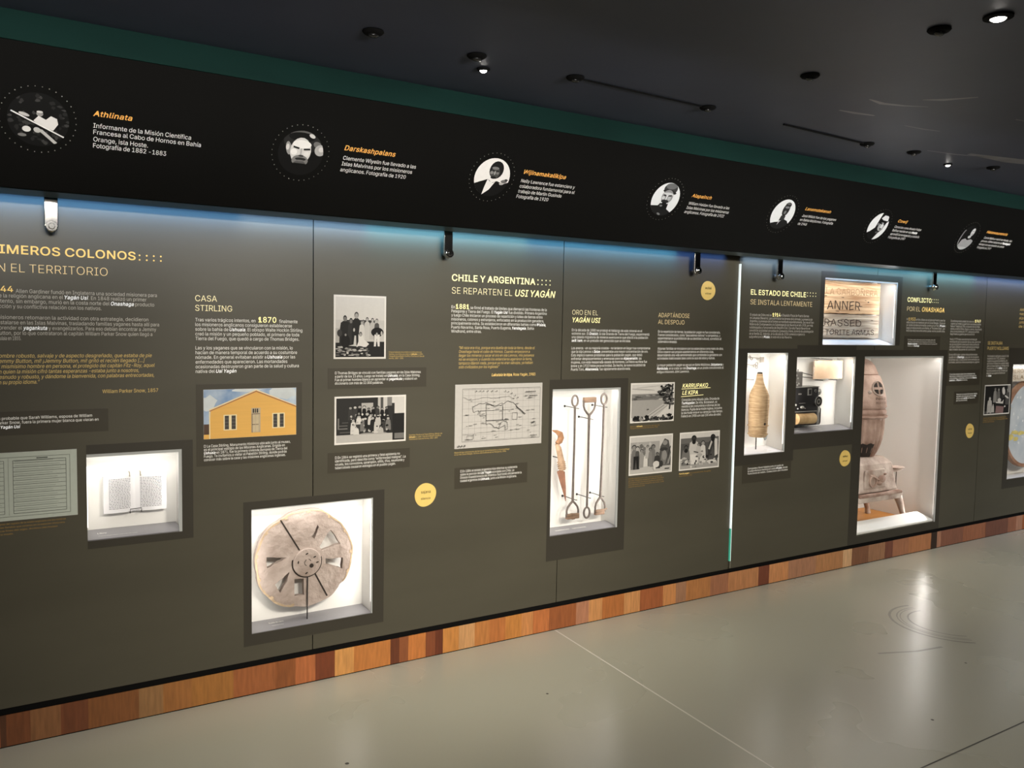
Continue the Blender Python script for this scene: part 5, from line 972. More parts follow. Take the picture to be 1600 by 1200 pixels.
for k in range(9):
    sh += [(blob(0.20 + 0.062 * k + rnd.uniform(-.02, .02), rnd.uniform(0.58, 0.64), 0.014, 0.026, rnd), rnd.choice((150, 190, 220)))]
for (x, b, h, c) in ((0.24, 0.18, 0.34, 216), (0.32, 0.22, 0.38, 60), (0.32, 0.40, 0.18, 224), (0.38, 0.24, 0.30, 130), (0.44, 0.30, 0.36, 40), (0.49, 0.38, 0.24, 206), (0.52, 0.22, 0.34, 44), (0.58, 0.18, 0.34, 214), (0.60, 0.36, 0.24, 196), (0.68, 0.20, 0.30, 70), (0.75, 0.24, 0.30, 120), (0.28, 0.17, 0.18, 226), (0.64, 0.17, 0.16, 190)):
    sh += figure(x, b, h, 0.042, c, rnd.choice((180, 210)), 40)
for _ in range(26):
    sh.append((blob(rnd.uniform(0.2, 0.78), rnd.uniform(0.2, 0.6), rnd.uniform(0.008, 0.02), rnd.uniform(0.01, 0.03), rnd), rnd.choice((30, 36, 190, 214))))
photo('photo_print', 'wide dark photograph of a crowd seated before a house', 1.303, 1.648, 1.058, 1.273, sh)
# bay with a leaning tree
rnd = random.Random(21)
sh = [(rect(0, 0, 1, 1), 216), (rect(0, 0.60, 1, 0.74), 150), (rect(0, 0.55, 0.6, 0.64), 120), ([(0, 0.1), (0.55, 0.1), (0.9, 0.5), (0.9, 0.58), (0, 0.57)], 176), ([(0.3, 0.1), (0.6, 0.1), (0.95, 0.5), (0.8, 0.5)], 200), (ell(0.25, 0.86, 0.3, 0.02, -5), 188), (ell(0.4, 0.93, 0.3, 0.015, 5), 196), (line(0.38, 0.12, 0.78, 0.42, 0.012), 100), (line(0.5, 0.12, 0.86, 0.40, 0.01), 120)]
for _ in range(24):
    sh.append((blob(rnd.uniform(0, 0.75), rnd.uniform(0.60, 0.70), rnd.uniform(0.04, 0.1), rnd.uniform(0.012, 0.03), rnd), rnd.choice((110, 130, 90, 160))))
for _ in range(60):
    x = rnd.uniform(0, 1); sh.append((blob(x, rnd.uniform(0.0, 0.12 + 0.18 * max(0, x - 0.6)), rnd.uniform(0.02, 0.06), rnd.uniform(0.015, 0.05), rnd), rnd.choice((24, 40, 60, 110, 150))))
sh += [(line(0.90, 0.30, 0.97, 1.0, 0.03), 70)]
for _ in range(60):
    a, r = rnd.uniform(0, 6.28), rnd.random() ** 0.5
    sh.append((blob(0.80 + 0.19 * r * math.cos(a), 0.80 + 0.19 * r * math.sin(a), rnd.uniform(0.02, 0.05), rnd.uniform(0.015, 0.035), rnd), rnd.choice((24, 36, 48, 90))))
for _ in range(24):
    sh.append((blob(rnd.uniform(0.76, 0.98), rnd.uniform(0.45, 0.62), rnd.uniform(0.02, 0.05), rnd.uniform(0.015, 0.035), rnd), rnd.choice((36, 60, 80, 120))))
sh.append((ell(0.37, 0.32, 0.02, 0.012), 50))
photo('photo_print', 'black and white photograph of a bay seen from a hill with a leaning tree', 2.995, 3.317, 1.077, 1.298, sh)
# people beside a hut
rnd = random.Random(31)
sh = [(rect(0, 0, 1, 1), 206), (rect(0, 0, 1, 0.18), 196), (rect(0, 0.18, 0.7, 0.86), 178)]
for _ in range(40):
    sh.append((blob(rnd.uniform(0, 0.72), rnd.uniform(0.2, 0.8), rnd.uniform(0.02, 0.06), rnd.uniform(0.03, 0.08), rnd), rnd.choice((130, 160, 186, 200, 110))))
sh += [([(0.66, 0.16), (0.72, 0.70), (0.82, 0.92), (0.92, 0.86), (0.98, 0.5), (0.98, 0.16)], 92), ([(0.72, 0.18), (0.76, 0.6), (0.84, 0.62), (0.94, 0.3), (0.9, 0.18)], 130), (ell(0.83, 0.80, 0.06, 0.07), 150), (ell(0.80, 0.62, 0.10, 0.05), 60), (ell(0.82, 0.45, 0.06, 0.14), 150), (line(0.86, 0.2, 0.97, 0.7, 0.02), 50), (line(0.92, 0.2, 0.98, 0.5, 0.02), 170)]
sh += figure(0.08, 0.12, 0.66, 0.065, 120, 150, 70) + figure(0.16, 0.12, 0.62, 0.06, 90, 190, 60) + [([(0.07, 0.12), (0.10, 0.12), (0.13, 0.4), (0.16, 0.12), (0.20, 0.12), (0.19, 0.48), (0.07, 0.48)], 36)]
sh += figure(0.26, 0.16, 0.50, 0.05, 160, 150, 70) + figure(0.36, 0.18, 0.36, 0.05, 216, 170, 70) + figure(0.40, 0.4, 0.36, 0.05, 190, 150, 60) + figure(0.54, 0.16, 0.60, 0.06, 120, 120, 60) + figure(0.47, 0.18, 0.5, 0.05, 140, 130, 60) + figure(0.64, 0.10, 0.44, 0.08, 60, 110, 40)
sh += [(ell(0.62, 0.22, 0.08, 0.09), 226), (ell(0.58, 0.12, 0.03, 0.07), 216), (ell(0.74, 0.22, 0.05, 0.09), 60), (rect(0.84, 0.06, 0.95, 0.09), 60)]
photo('photo_print', 'pale photograph of people standing beside a dome hut', 2.996, 3.315, 0.785, 1.005, sh)
# seated family
rnd = random.Random(41)
sh = [(rect(0, 0, 1, 1), 200), (rect(0, 0.86, 1, 1), 216), (rect(0, 0.72, 1, 0.87), 112), (rect(0, 0, 1, 0.24), 176), (rect(0, 0.24, 1, 0.72), 84)]
sh += figure(0.34, 0.14, 0.78, 0.14, 206, 70, 26) + figure(0.14, 0.10, 0.56, 0.11, 120, 90, 24) + figure(0.58, 0.14, 0.62, 0.08, 222, 160, 50) + figure(0.84, 0.14, 0.78, 0.13, 60, 70, 24) + figure(0.46, 0.3, 0.4, 0.07, 196, 150, 90)
sh += [([(0.70, 0.12), (0.84, 0.60), (0.96, 0.16)], 84), ([(0.90, 0.3), (0.98, 0.35), (0.96, 0.8), (0.88, 0.82)], 216), ([(0.72, 0.52), (0.80, 0.78), (0.84, 0.76), (0.76, 0.5)], 206), ([(0.28, 0.12), (0.44, 0.12), (0.46, 0.4), (0.24, 0.4)], 228), (ell(0.20, 0.20, 0.09, 0.06), 210), (ell(0.10, 0.30, 0.07, 0.03), 190), (ell(0.48, 0.36, 0.09, 0.05, 20), 190), (ell(0.82, 0.16, 0.13, 0.05), 216), (ell(0.34, 0.76, 0.05, 0.07), 40), (ell(0.14, 0.52, 0.05, 0.06), 40), (ell(0.84, 0.80, 0.05, 0.08), 36), (line(0.34, 0.48, 0.46, 0.44, 0.03), 90)]
for _ in range(30):
    sh.append((blob(rnd.uniform(0, 1), rnd.uniform(0.03, 0.5), rnd.uniform(0.015, 0.035), rnd.uniform(0.015, 0.04), rnd), rnd.choice((44, 70, 150, 214, 226))))
photo('photo_print', 'photograph of a seated family in pale clothing on the ground', 3.369, 3.689, 0.784, 1.005, sh)
# small dark square photograph
rnd = random.Random(51)
sh = [(rect(0, 0, 1, 1), 44), (rect(0, 0, 0.42, 0.1), 90)]
sh += figure(0.20, 0.05, 0.55, 0.10, 200, 210, 120) + figure(0.40, 0.40, 0.52, 0.07, 150, 140, 90) + figure(0.54, 0.40, 0.50, 0.07, 110, 150, 90) + figure(0.34, 0.05, 0.30, 0.05, 200, 200, 60) + figure(0.74, 0.55, 0.40, 0.08, 60, 220, 36) + figure(0.92, 0.30, 0.6, 0.09, 90, 190, 40)
sh += [(ell(0.74, 0.80, 0.06, 0.14, 10), 216), (ell(0.58, 0.48, 0.07, 0.07), 226), ([(0.44, 0.38), (0.74, 0.34), (0.76, 0.50), (0.70, 0.42), (0.45, 0.42)], 216), ([(0.44, 0.02), (0.76, 0.0), (0.78, 0.24), (0.46, 0.28)], mat('print_faded_pink', rgb(140, 112, 110), 0.55, noise=0.1, scale=20)), (ell(0.88, 0.58, 0.10, 0.03, -35), 220), (ell(0.82, 0.24, 0.03, 0.03), 220), (rect(0.90, 0.75, 1, 1), 150), ([(0.1, 0.02), (0.14, 0.02), (0.18, 0.3), (0.1, 0.3)], 190), ([(0.22, 0.02), (0.27, 0.02), (0.28, 0.3), (0.2, 0.3)], 190)]
photo('photo_print', 'small square dark photograph of a crowd around a table under a gold-lettered heading', 6.532, 6.903, 0.976, 1.210, sh)
# land-grant map
rnd = random.Random(61)
A = 0.503 / 0.311
K = 70
def ln(x0, y0, x1, y1, w=0.004, t=K):
    return (line(x0, y0, x1, y1, w, A), t)
sh = [(rect(0, 0, 1, 1), 214)]
bx0, bx1, by0, by1 = 0.08, 0.975, 0.10, 0.93
sh += [ln(bx0, by0, bx1, by0, 0.006, 100), ln(bx0, by1, bx1, by1, 0.006, 100), ln(bx0, by0, bx0, by1, 0.006, 100), ln(bx1, by0, bx1, by1, 0.006, 100), ln(bx0 + .01, by0 + .015, bx1 - .01, by0 + .015, 0.003, 130), ln(bx0 + .01, by1 - .015, bx1 - .01, by1 - .015, 0.003, 130)]
for k in range(1, 13):
    sh.append(ln(bx0 + (bx1 - bx0) * k / 13, by0, bx0 + (bx1 - bx0) * k / 13, by1, 0.003, 160))
for k in range(1, 8):
    sh.append(ln(bx0, by0 + (by1 - by0) * k / 8, bx1, by0 + (by1 - by0) * k / 8, 0.003, 160))
def squig(pts, w=0.006, t=K, j=0.008, n=5):
    out = []
    full = []
    for a, b in zip(pts[:-1], pts[1:]):
        for k in range(n):
            q = k / n
            full.append((a[0] + (b[0] - a[0]) * q + rnd.uniform(-j, j) * .6, a[1] + (b[1] - a[1]) * q + rnd.uniform(-j, j)))
    full.append(pts[-1])
    return [ln(*p, *q, w, t) for p, q in zip(full[:-1], full[1:])]
sh += squig([(0.19, 0.64), (0.26, 0.69), (0.34, 0.70), (0.44, 0.64), (0.52, 0.66), (0.58, 0.72), (0.64, 0.70), (0.70, 0.62), (0.80, 0.50)], 0.008)
sh += squig([(0.35, 0.68), (0.45, 0.66), (0.53, 0.69)]) + squig([(0.19, 0.64), (0.20, 0.56), (0.26, 0.58), (0.25, 0.52)]) + squig([(0.68, 0.63), (0.72, 0.58), (0.79, 0.49)])
sh += [ln(0.34, 0.70, 0.34, 0.36, 0.006), ln(0.34, 0.58, 0.66, 0.58), ln(0.34, 0.42, 0.60, 0.42, 0.012, 84), ln(0.53, 0.66, 0.53, 0.42, 0.008), ln(0.27, 0.58, 0.34, 0.58, 0.007), ln(0.27, 0.50, 0.34, 0.50, 0.007), ln(0.27, 0.58, 0.27, 0.50, 0.006), ln(0.64, 0.42, 0.70, 0.42), ln(0.64, 0.42, 0.64, 0.53), ln(0.70, 0.42, 0.70, 0.53), ln(0.64, 0.53, 0.70, 0.53)]
sh += squig([(0.34, 0.36), (0.40, 0.37), (0.43, 0.31), (0.49, 0.29), (0.50, 0.36), (0.54, 0.41), (0.58, 0.38), (0.585, 0.27), (0.56, 0.27), (0.56, 0.34), (0.49, 0.29)]) + squig([(0.08, 0.80), (0.16, 0.76), (0.30, 0.79), (0.45, 0.78), (0.60, 0.80), (0.66, 0.75)], 0.004, 120) + squig([(0.08, 0.22), (0.3, 0.24), (0.6, 0.24), (0.8, 0.28)], 0.003, 130)
for _ in range(46):
    x, y = rnd.uniform(0.1, 0.9), rnd.uniform(0.14, 0.78)
    sh.append(ln(x, y, x + rnd.uniform(0.012, 0.05), y + rnd.uniform(-.004, .004), 0.006, rnd.choice((90, 120, 140))))
for (x0, x1, z, w) in ((0.79, 0.92, 0.865, 0.018), (0.84, 0.87, 0.83, 0.006), (0.78, 0.82, 0.80, 0.018), (0.835, 0.94, 0.80, 0.018), (0.82, 0.91, 0.765, 0.007), (0.85, 0.94, 0.15, 0.012), (0.86, 0.93, 0.12, 0.008)):
    n = int((x1 - x0) / 0.012)
    for k in range(n):
        sh.append(ln(x0 + k * 0.012, z, x0 + k * 0.012 + 0.008, z, w, 84))
for k, (x, y) in enumerate(((0.22, 0.895), (0.26, 0.895), (0.30, 0.895), (0.35, 0.895), (0.40, 0.892), (0.45, 0.89), (0.55, 0.885), (0.585, 0.872), (0.625, 0.85), (0.665, 0.81), (0.695, 0.775))):
    sh.append((ell(x, y, 0.006, 0.012, n=6), 110))
sh += [ln(0.12, 0.14, 0.19, 0.14), ln(0.12, 0.20, 0.19, 0.20), ln(0.12, 0.14, 0.12, 0.20), ln(0.19, 0.14, 0.19, 0.22, 0.008), ln(0.86, 0.32, 0.86, 0.38), ln(0.91, 0.31, 0.91, 0.38), ln(0.85, 0.30, 0.93, 0.31), (blob(0.885, 0.365, 0.02, 0.012, rnd), 90)]
for x in (0.035, 0.065, 0.098):
    sh.append((ell(x, 0.045, 0.008, 0.016, n=10), 110))
photo('document_print', 'white printed land map with fine black lines', 1.905, 2.409, 1.0025, 1.3135, sh, border=0.0005, bcol=214, group='printed sheets on the panels')
# ruled form
sh = [(rect(0, 0, 1, 1), 208)]
A = 0.52 / 0.25
for (x0, x1) in ((0.06, 0.545), (0.60, 0.93)):
    sh += [ln(x0, 0.10, x1, 0.10, 0.008, 120), ln(x0, 0.88, x1, 0.88, 0.008, 120), ln(x0, 0.10, x0, 0.88, 0.008, 134), ln(x1, 0.10, x1, 0.88, 0.008, 134)]
    for k in range(12):
        z = 0.14 + 0.064 * k
        sh.append(ln(x0, z, x1, z, 0.006, 120 if k % 2 == 0 else 134))
        sh.append(ln(x0 + 0.01, z + 0.028, x1 - rnd.uniform(0.01, 0.1), z + 0.028, 0.006, 168))
    sh.append(ln((x0 + x1) / 2 - 0.02, 0.905, (x0 + x1) / 2 + 0.05, 0.905, 0.016, 110))
sh += [ln(0.03, 0.06, 0.955, 0.06, 0.006, 150), ln(0.955, 0.06, 0.955, 0.93, 0.006, 150), ln(0.03, 0.93, 0.955, 0.93, 0.006, 150), ln(0.572, 0.08, 0.572, 0.92, 0.010, 186)]
photo('document_print', 'pale green-grey printed sheet of a ruled register at the left edge', -0.235, 0.2865, 0.853, 1.105, sh, border=0.0005, bcol=208, tint=(0.96, 1.0, 0.95), group='printed sheets on the panels')

# ------------------------------------------------------------------ recessed display cases
M_LED = mat('diode_strip', (0.95, 0.95, 0.92, 1), 0.4, noise=0.01, scale=4, emit=(1.0, 0.95, 0.85, 1), estr=1.5)
def case(key, label, depth, power, shade_widths=(0.03, 0.04, 0.03, 0.05), ledge=None, ledge_m=None, col=(1.0, 0.96, 0.90), bezel=0.006, right_bezel=True, side=0.0, back=None, floor_z=None, liner=M_LINER, xleft=None):
    x0, x1, z0, z1 = CASES[key]
    ox0, ox1, oz0, oz1 = x0, x1, z0, z1
    t = thing('display_case', label, 'display case', ((x0 + x1) / 2, depth / 2, z0), 'lit display cases in the wall')
    fz = floor_z if floor_z is not None else z0
    lm = MB()
    ya = 0.020
    e = 0.004
    x0, x1, z1, fz = (xleft or x0) - e, x1 + e, z1 + e, fz - e
    for (a, b, c, d) in (((x0, depth, fz), (x1, depth, fz), (x1, depth, z1), (x0, depth, z1)), ((x0, ya, fz), (x0, depth, fz), (x0, depth, z1), (x0, ya, z1)), ((x1, ya, fz), (x1, depth, fz), (x1, depth, z1), (x1, ya, z1)),
                         ((x0, ya, z1), (x1, ya, z1), (x1, depth, z1), (x0, depth, z1)), ((x0, ya, fz), (x1, ya, fz), (x1, depth, fz), (x0, depth, fz))):
        lm.add([a, b, c, d], [(0, 1, 2, 3)])
    o = obj('liner', lm, liner, t, fix=False)
    so = o.modifiers.new('wall', 'SOLIDIFY'); so.thickness = 0.004; so.offset = 0
    x0, x1, z0, z1 = ox0, ox1, oz0, oz1
    l, r, tp, bt = shade_widths  # shade around the opening, painted in as flat dark strips
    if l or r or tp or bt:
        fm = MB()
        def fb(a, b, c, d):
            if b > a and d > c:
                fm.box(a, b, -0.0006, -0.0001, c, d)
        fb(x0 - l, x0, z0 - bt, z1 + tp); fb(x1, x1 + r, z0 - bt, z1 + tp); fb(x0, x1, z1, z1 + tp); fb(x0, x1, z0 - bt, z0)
        obj('shade_border', fm, M_BORDER_SHADE, t, label='dark border painted in as shade around the opening')
    b = bezel
    bm_ = MB()
    bm_.box(x0 + .0005, x1 - .0005, 0.001, 0.012, z1 - b, z1 - .0005)
    if right_bezel:
        bm_.box(x1 - b, x1 - .0005, 0.001, 0.012, z0 + .0005, z1 - b)
    obj('bezel', bm_, M_BEZEL, t, label='pale grey edge')
    if ledge:
        zf, zb, d = ledge      # front height, back height, depth
        obj('sloping_ledge', MB().add([(x0 + .002, 0.003, z0 + .0005), (x1 - .002, 0.003, z0 + .0005), (x1 - .002, 0.003, zf), (x0 + .002, 0.003, zf), (x0 + .002, d, z0 + .0005), (x1 - .002, d, z0 + .0005), (x1 - .002, d, zb), (x0 + .002, d, zb)],
                                      [(0, 1, 2, 3), (3, 2, 6, 7), (7, 6, 5, 4), (0, 4, 5, 1), (1, 5, 6, 2), (3, 7, 4, 0)]), ledge_m or M_LEDGE, t)
    obj('diode_strip', MB().box(x0 + 0.02, x1 - 0.02, 0.018, 0.026, z1 - 0.006, z1 - 0.003), M_LED, t)
    def cl_(loc, aim, sx, sy, p):
        lo = lamp('AREA', 'case_light', loc, p, col, aim=aim, shape='RECTANGLE', size=sx, size_y=sy)
        lo.parent = t; lo.location = Vector(lo.location) - Vector(t.location)
    dd = 0.04
    cl_(((x0 + x1) / 2, 0.012 + dd / 2, z1 - 0.010), ((x0 + x1) / 2, 0.012 + dd / 2 + (0.10 if depth < 0.3 else 0.03), z0), x1 - x0 - 0.04, dd, power)
    sides = side if isinstance(side, tuple) else (side, side)
    for p_, xe, sg in ((sides[0], x0, 1), (sides[1], x1, -1)):
        if p_:
            xa, xb = sorted((xe + sg * 0.001, xe + sg * 0.004))
            obj('side_diode_strip', MB().box(xa, xb, 0.014, 0.018, z0 + 0.05, z1 - 0.05), M_LED, t)
            off = 0.012 if depth < 0.3 or sg > 0 else 0.07
            cl_((xe + sg * off, 0.026, (z0 + z1) / 2), (xe + sg * 0.5, 0.026 + 0.5 * (0.35 if depth < 0.3 else 0.5), (z0 + z1) / 2), 0.015, z1 - z0 - 0.1, p_)
    return t
def case_text(t, lines, colr='white'):
    """print on the sloping ledge: (text, x0, x1, cap, y, z) with the slope given by two heights"""
    out = L.run([(0, [(q[0], q[1], 0.0, q[2], q[3]) for q in lines])])
    return out
def ledge_print(t, key, ledge, rows, bold=True):
    zf, zb, d = ledge
    res = L.run([(k, [(q[0], q[1], 0.0, q[2], q[3])]) for k, q in enumerate(rows)])
    mb = MB()
    sl = math.hypot(d, zb - zf)
    for k, q in enumerate(rows):
        for m_ in res[k]:
            mb.add([(p[0], 0.003 + (q[4] + p[2]) * d / sl, zf + (q[4] + p[2]) * (zb - zf) / sl + 0.0012) for p in m_.v], m_.f)
    obj('object_label', mb, M_WHITE, t, fix=False)

cb = case('book', 'bright lit case holding a small open book, left of the wheel case', 0.131, 0.30, shade_widths=(0.0, 0.042, 0.036, 0.03), side=0.10, ledge=(0.748, 0.759, 0.128), bezel=0.012)
ledge_print(cb, 'book', (0.748, 0.759, 0.128), [('#Libro', 0.36, 0.392, 0.014, 0.06), ('Texto en lengua yagán. Colección del museo', 0.36, 0.50, 0.006, 0.03)])
cw = case('wheel', 'large lit case with a worn round wheel', 0.131, 0.55, shade_widths=(0.034, 0.055, 0.034, 0.05), side=(0.24, 0.5), ledge=(0.268, 0.274, 0.128), bezel=0.004)
ledge_print(cw, 'wheel', (0.268, 0.274, 0.128), [('#Rueda de carro', 1.035, 1.10, 0.012, 0.07), ('Puerto Remolino', 1.04, 1.09, 0.007, 0.04)])
ct = case('tool', 'tall narrow lit case with three iron rods', 0.150, 0.45, shade_widths=(0.02, 0.05, 0.05, 0.13), ledge=(0.510, 0.523, 0.105), bezel=0.010, side=(0.5, 0.9))
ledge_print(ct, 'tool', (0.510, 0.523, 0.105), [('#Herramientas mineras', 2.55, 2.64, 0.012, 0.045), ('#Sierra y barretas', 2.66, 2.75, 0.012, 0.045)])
cbo = case('bottle', 'narrow lit case with a wrapped bottle and keys', 0.150, 0.35, shade_widths=(0.085, 0.083, 0.025, 0.06), ledge=(0.842, 0.860, 0.147), ledge_m=M_GLEDGE, bezel=0.004, side=0.6)
ctl = case('telegraph', 'lit case with a black boxy apparatus and a paper bundle', 0.150, 0.45, shade_widths=(0.0008, 0.0, 0.076, 0.10), ledge=(0.950, 0.973, 0.11), bezel=0.004, side=0.5)
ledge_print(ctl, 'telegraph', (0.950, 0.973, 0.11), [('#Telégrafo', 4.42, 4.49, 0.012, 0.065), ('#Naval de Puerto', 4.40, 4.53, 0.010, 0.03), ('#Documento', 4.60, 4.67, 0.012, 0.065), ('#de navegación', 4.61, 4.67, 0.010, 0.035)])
cp = case('plank', 'lit case near the top of the wall with carved boards', 0.160, 0.6, shade_widths=(0.04, 0.05, 0.04, 0.0), ledge=(1.515, 1.556, 0.135), ledge_m=M_GLEDGE, bezel=0.010, side=0.55, col=(0.95, 0.97, 1.0))
cs = case('stove', 'largest lit case, tall and deep, with an iron stove cut off by its left edge', 0.60, 0.8, shade_widths=(0.094, 0.048, 0.044, 0.055), bezel=0.012, side=(0.35, 3.4), xleft=4.955, floor_z=0.19, col=(1.0, 0.95, 0.90))
x0, x1 = 5.037, 5.963
obj('front_sill', MB().add([(x0 + .004, 0.004, 0.206), (x1 - .02, 0.004, 0.206), (x1 - .02, 0.004, 0.225), (x0 + .004, 0.004, 0.225), (x0 + .004, 0.11, 0.206), (x1 - .06, 0.11, 0.206), (x1 - .06, 0.11, 0.272), (x0 + .004, 0.11, 0.272)],
                           [(0, 1, 2, 3), (3, 2, 6, 7), (7, 6, 5, 4), (0, 4, 5, 1), (1, 5, 6, 2), (3, 7, 4, 0)]), M_WHITE, cs, bevel=0.008)
obj('wooden_floor', MB().box(4.957, x1 - 0.004, 0.112, 0.596, 0.1905, 0.196), mat('case_floor_wood', rgb(205, 140, 66), 0.4, noise=0.2, scale=5, stretch=(1, 9, 1)), cs)
cl = case('last', 'lit case cut by the right edge of the photo, holding a big round tray', 0.16, 1.4, shade_widths=(0.07, 0.07, 0.13, 0.07), bezel=0.004, col=(0.93, 0.97, 1.0))

# ---- open book
M_PAPER = mat('old_paper', (0.78, 0.76, 0.74, 1), 0.8, noise=0.08, scale=14)
M_PAPERW = mat('book_paper', (0.74, 0.73, 0.75, 1), 0.8, noise=0.05, scale=20)
t = thing('open_book', 'small open book with lines of fine print, propped up in the lit case', 'book', (0.503, 0.10, 0.825))
for sx in (-1, 1):
    vs = []
    n = 10
    for k in range(n + 1):
        u = k / n
        x = 0.503 + sx * 0.117 * u
        y = 0.106 - 0.016 * math.sin(min(1, u * 1.35) * math.pi * 0.62)
        vs += [(x, y, 0.825), (x, y, 0.974), (x, 0.118, 0.974), (x, 0.118, 0.825)]
    fs = []
    for k in range(n):
        for q in range(4):
            fs.append((k * 4 + q, k * 4 + (q + 1) % 4, k * 4 + 4 + (q + 1) % 4, k * 4 + 4 + q))
    fs += [(0, 1, 2, 3), (n * 4, n * 4 + 1, n * 4 + 2, n * 4 + 3)]
    pg = obj('page_block', MB().add(vs, fs), M_PAPERW, t)
    tx = MB()
    rnd = random.Random(8 + sx)
    for r in range(20):
        z = 0.963 - 0.0062 * r - 0.004
        xa = 0.503 + (sx * 0.018 if sx > 0 else -0.098)
        x = xa
        while x < xa + 0.078:
            w = rnd.uniform(0.004, 0.011)
            xe = min(x + w, xa + 0.08)
            q = []
            for xx in (x, xe):
                u = abs(xx - 0.503) / 0.117
                q.append(0.106 - 0.016 * math.sin(min(1, u * 1.35) * math.pi * 0.62) - 0.0006)
            tx.add([(x, q[0], z), (xe, q[1], z), (xe, q[1], z + 0.0022), (x, q[0], z + 0.0022)], [(0, 1, 2, 3)])
            x = xe + 0.0022
    obj('printed_lines', tx, mat('book_ink', (0.16, 0.155, 0.17, 1), 0.8, noise=0.2, scale=40), pg, fix=False)
for sx in (-0.021, 0.019):
    obj('page_clip', MB().tube([(0.503 + sx, 0.115, 0.985), (0.503 + sx, 0.094, 0.985), (0.503 + sx, 0.090, 0.968)], 0.0022, 8), mat('brass_wire', (0.32, 0.29, 0.22, 1), 0.4, metal=0.5, noise=0.1, scale=20), t)
obj('lower_clip', MB().tube([(0.481, 0.118, 0.823), (0.481, 0.080, 0.823), (0.481, 0.080, 0.838), (0.523, 0.080, 0.840), (0.523, 0.080, 0.825), (0.523, 0.118, 0.825)], 0.0018, 8), M_DARKMETAL, t)

# ---- worn wheel
M_WHEEL = mat('weathered_wheel', rgb(190, 175, 167), 0.85, noise=0.55, scale=9, col2=rgb(150, 134, 124), bump=0.6, bscale=24, detail=8)
M_WHEELEDGE = mat('weathered_rim', rgb(200, 176, 146), 0.85, noise=0.35, scale=14, bump=0.5, bscale=30)
M_CRACK = mat('crack_dark', rgb(48, 40, 34), 0.9, noise=0.2, scale=30)
WC = (1.192, 0.545)
t = thing('cartwheel', 'round weathered wheel with wedge slots, cracks and a round hub', 'wheel', (WC[0], 0.075, 0.325))
rnd = random.Random(4)
NB = 90
out = []
for k in range(NB):
    a = 2 * math.pi * k / NB
    r = 0.223 + 0.0025 * math.sin(5 * a + 1) + 0.002 * math.sin(11 * a) + rnd.uniform(-0.0012, 0.0012)
    if 4.45 < a < 5.6:
        r -= 0.006
    out.append((WC[0] + r * math.cos(a), WC[1] + r * math.sin(a)))
slots = [[(1.250, 0.694), (1.255, 0.684), (1.236, 0.632), (1.222, 0.642)], [(1.312, 0.665), (1.357, 0.595), (1.269, 0.573), (1.259, 0.592), (1.29, 0.643)], [(1.287, 0.534), (1.370, 0.529), (1.365, 0.478), (1.344, 0.486), (1.287, 0.510)],
         [(1.020, 0.575), (1.108, 0.562), (1.063, 0.540), (1.022, 0.525)], [(1.057, 0.448), (1.122, 0.496), (1.111, 0.455), (1.081, 0.406)], [(1.143, 0.462), (1.186, 0.458), (1.189, 0.382), (1.143, 0.383)]]
def rough(poly, n=4, j=0.0016):
    o = []
    for a, b in zip(poly, poly[1:] + poly[:1]):
        for k in range(n):
            q = k / n
            o.append((a[0] + (b[0] - a[0]) * q + rnd.uniform(-j, j), a[1] + (b[1] - a[1]) * q + rnd.uniform(-j, j)))
    return o
obj('wheel_disc', sheet(out, [rough(s_) for s_ in slots], 0.060, 0.086), M_WHEEL, t, bevel=0.003)
rim = MB()
for k in range(NB):
    if not (4.45 < 2 * math.pi * k / NB < 5.6):
        p, q = out[k], out[(k + 1) % NB]
        f = 0.945 + rnd.uniform(-0.008, 0.008) + (0.02 if k % 7 else -0.01)
        pi_, qi = (WC[0] + (p[0] - WC[0]) * f, WC[1] + (p[1] - WC[1]) * f), (WC[0] + (q[0] - WC[0]) * f, WC[1] + (q[1] - WC[1]) * f)
        rim.prism([p, q, qi, pi_], 0.0585, 0.0605)
obj('worn_rim', rim, M_WHEELEDGE, t, label='paler tan worn edge')
HC = (1.2, 0.530)
obj('hub', MB().disc(HC[0], HC[1], 0.064, 0.050, 0.0605, 44), M_WHEEL, t, bevel=0.004)
hb = MB().disc(HC[0] + 0.018, HC[1] - 0.016, 0.0095, 0.0482, 0.0505, 16)
for (dx, dz, a) in ((-0.003, 0.040, 30), (0.033, 0.022, 20), (-0.042, 0.006, 80), (0.045, -0.004, 15), (-0.005, -0.047, 35)):
    hb.prism(ell(HC[0] + dx, HC[1] + dz, 0.007, 0.003, a, 10), 0.0488, 0.0502)
for (a0, a1, r) in ((20, 70, 0.017), (110, 250, 0.015)):
    hb.ring(HC[0], HC[1], r, r - 0.0025, 0.049, 0.0502, 12, 0, a0, a1)
obj('hub_bolt_holes', hb, M_CRACK, t, label='dark bolt holes in the hub')
ck = MB().ring(HC[0], HC[1], 0.0695, 0.0635, 0.0578, 0.0606, 30, 0, 165, 375)
for (a, b, w) in (((1.081, 0.733), (1.166, 0.588), 0.0065), ((1.237, 0.473), (1.294, 0.362), 0.0065)):
    d = Vector((b[0] - a[0], b[1] - a[1])).normalized(); nx, nz = -d.y * w / 2, d.x * w / 2
    ck.prism([(a[0] + nx, a[1] + nz), (b[0] + nx, b[1] + nz), (b[0] - nx, b[1] - nz), (a[0] - nx, a[1] - nz)], 0.0578, 0.0602)
obj('cracks', ck, M_CRACK, t, label='dark straight cracks')
obj('support_rod', MB().tube([(1.199, 0.052, 0.2730), (1.2, 0.052, 0.40), (1.201, 0.052, 0.466)], 0.0028, 8), M_DARKMETAL, t)
obj('wall_spacer', MB().disc(WC[0], WC[1], 0.03, 0.086, 0.128, 16), M_DARKMETAL, t)

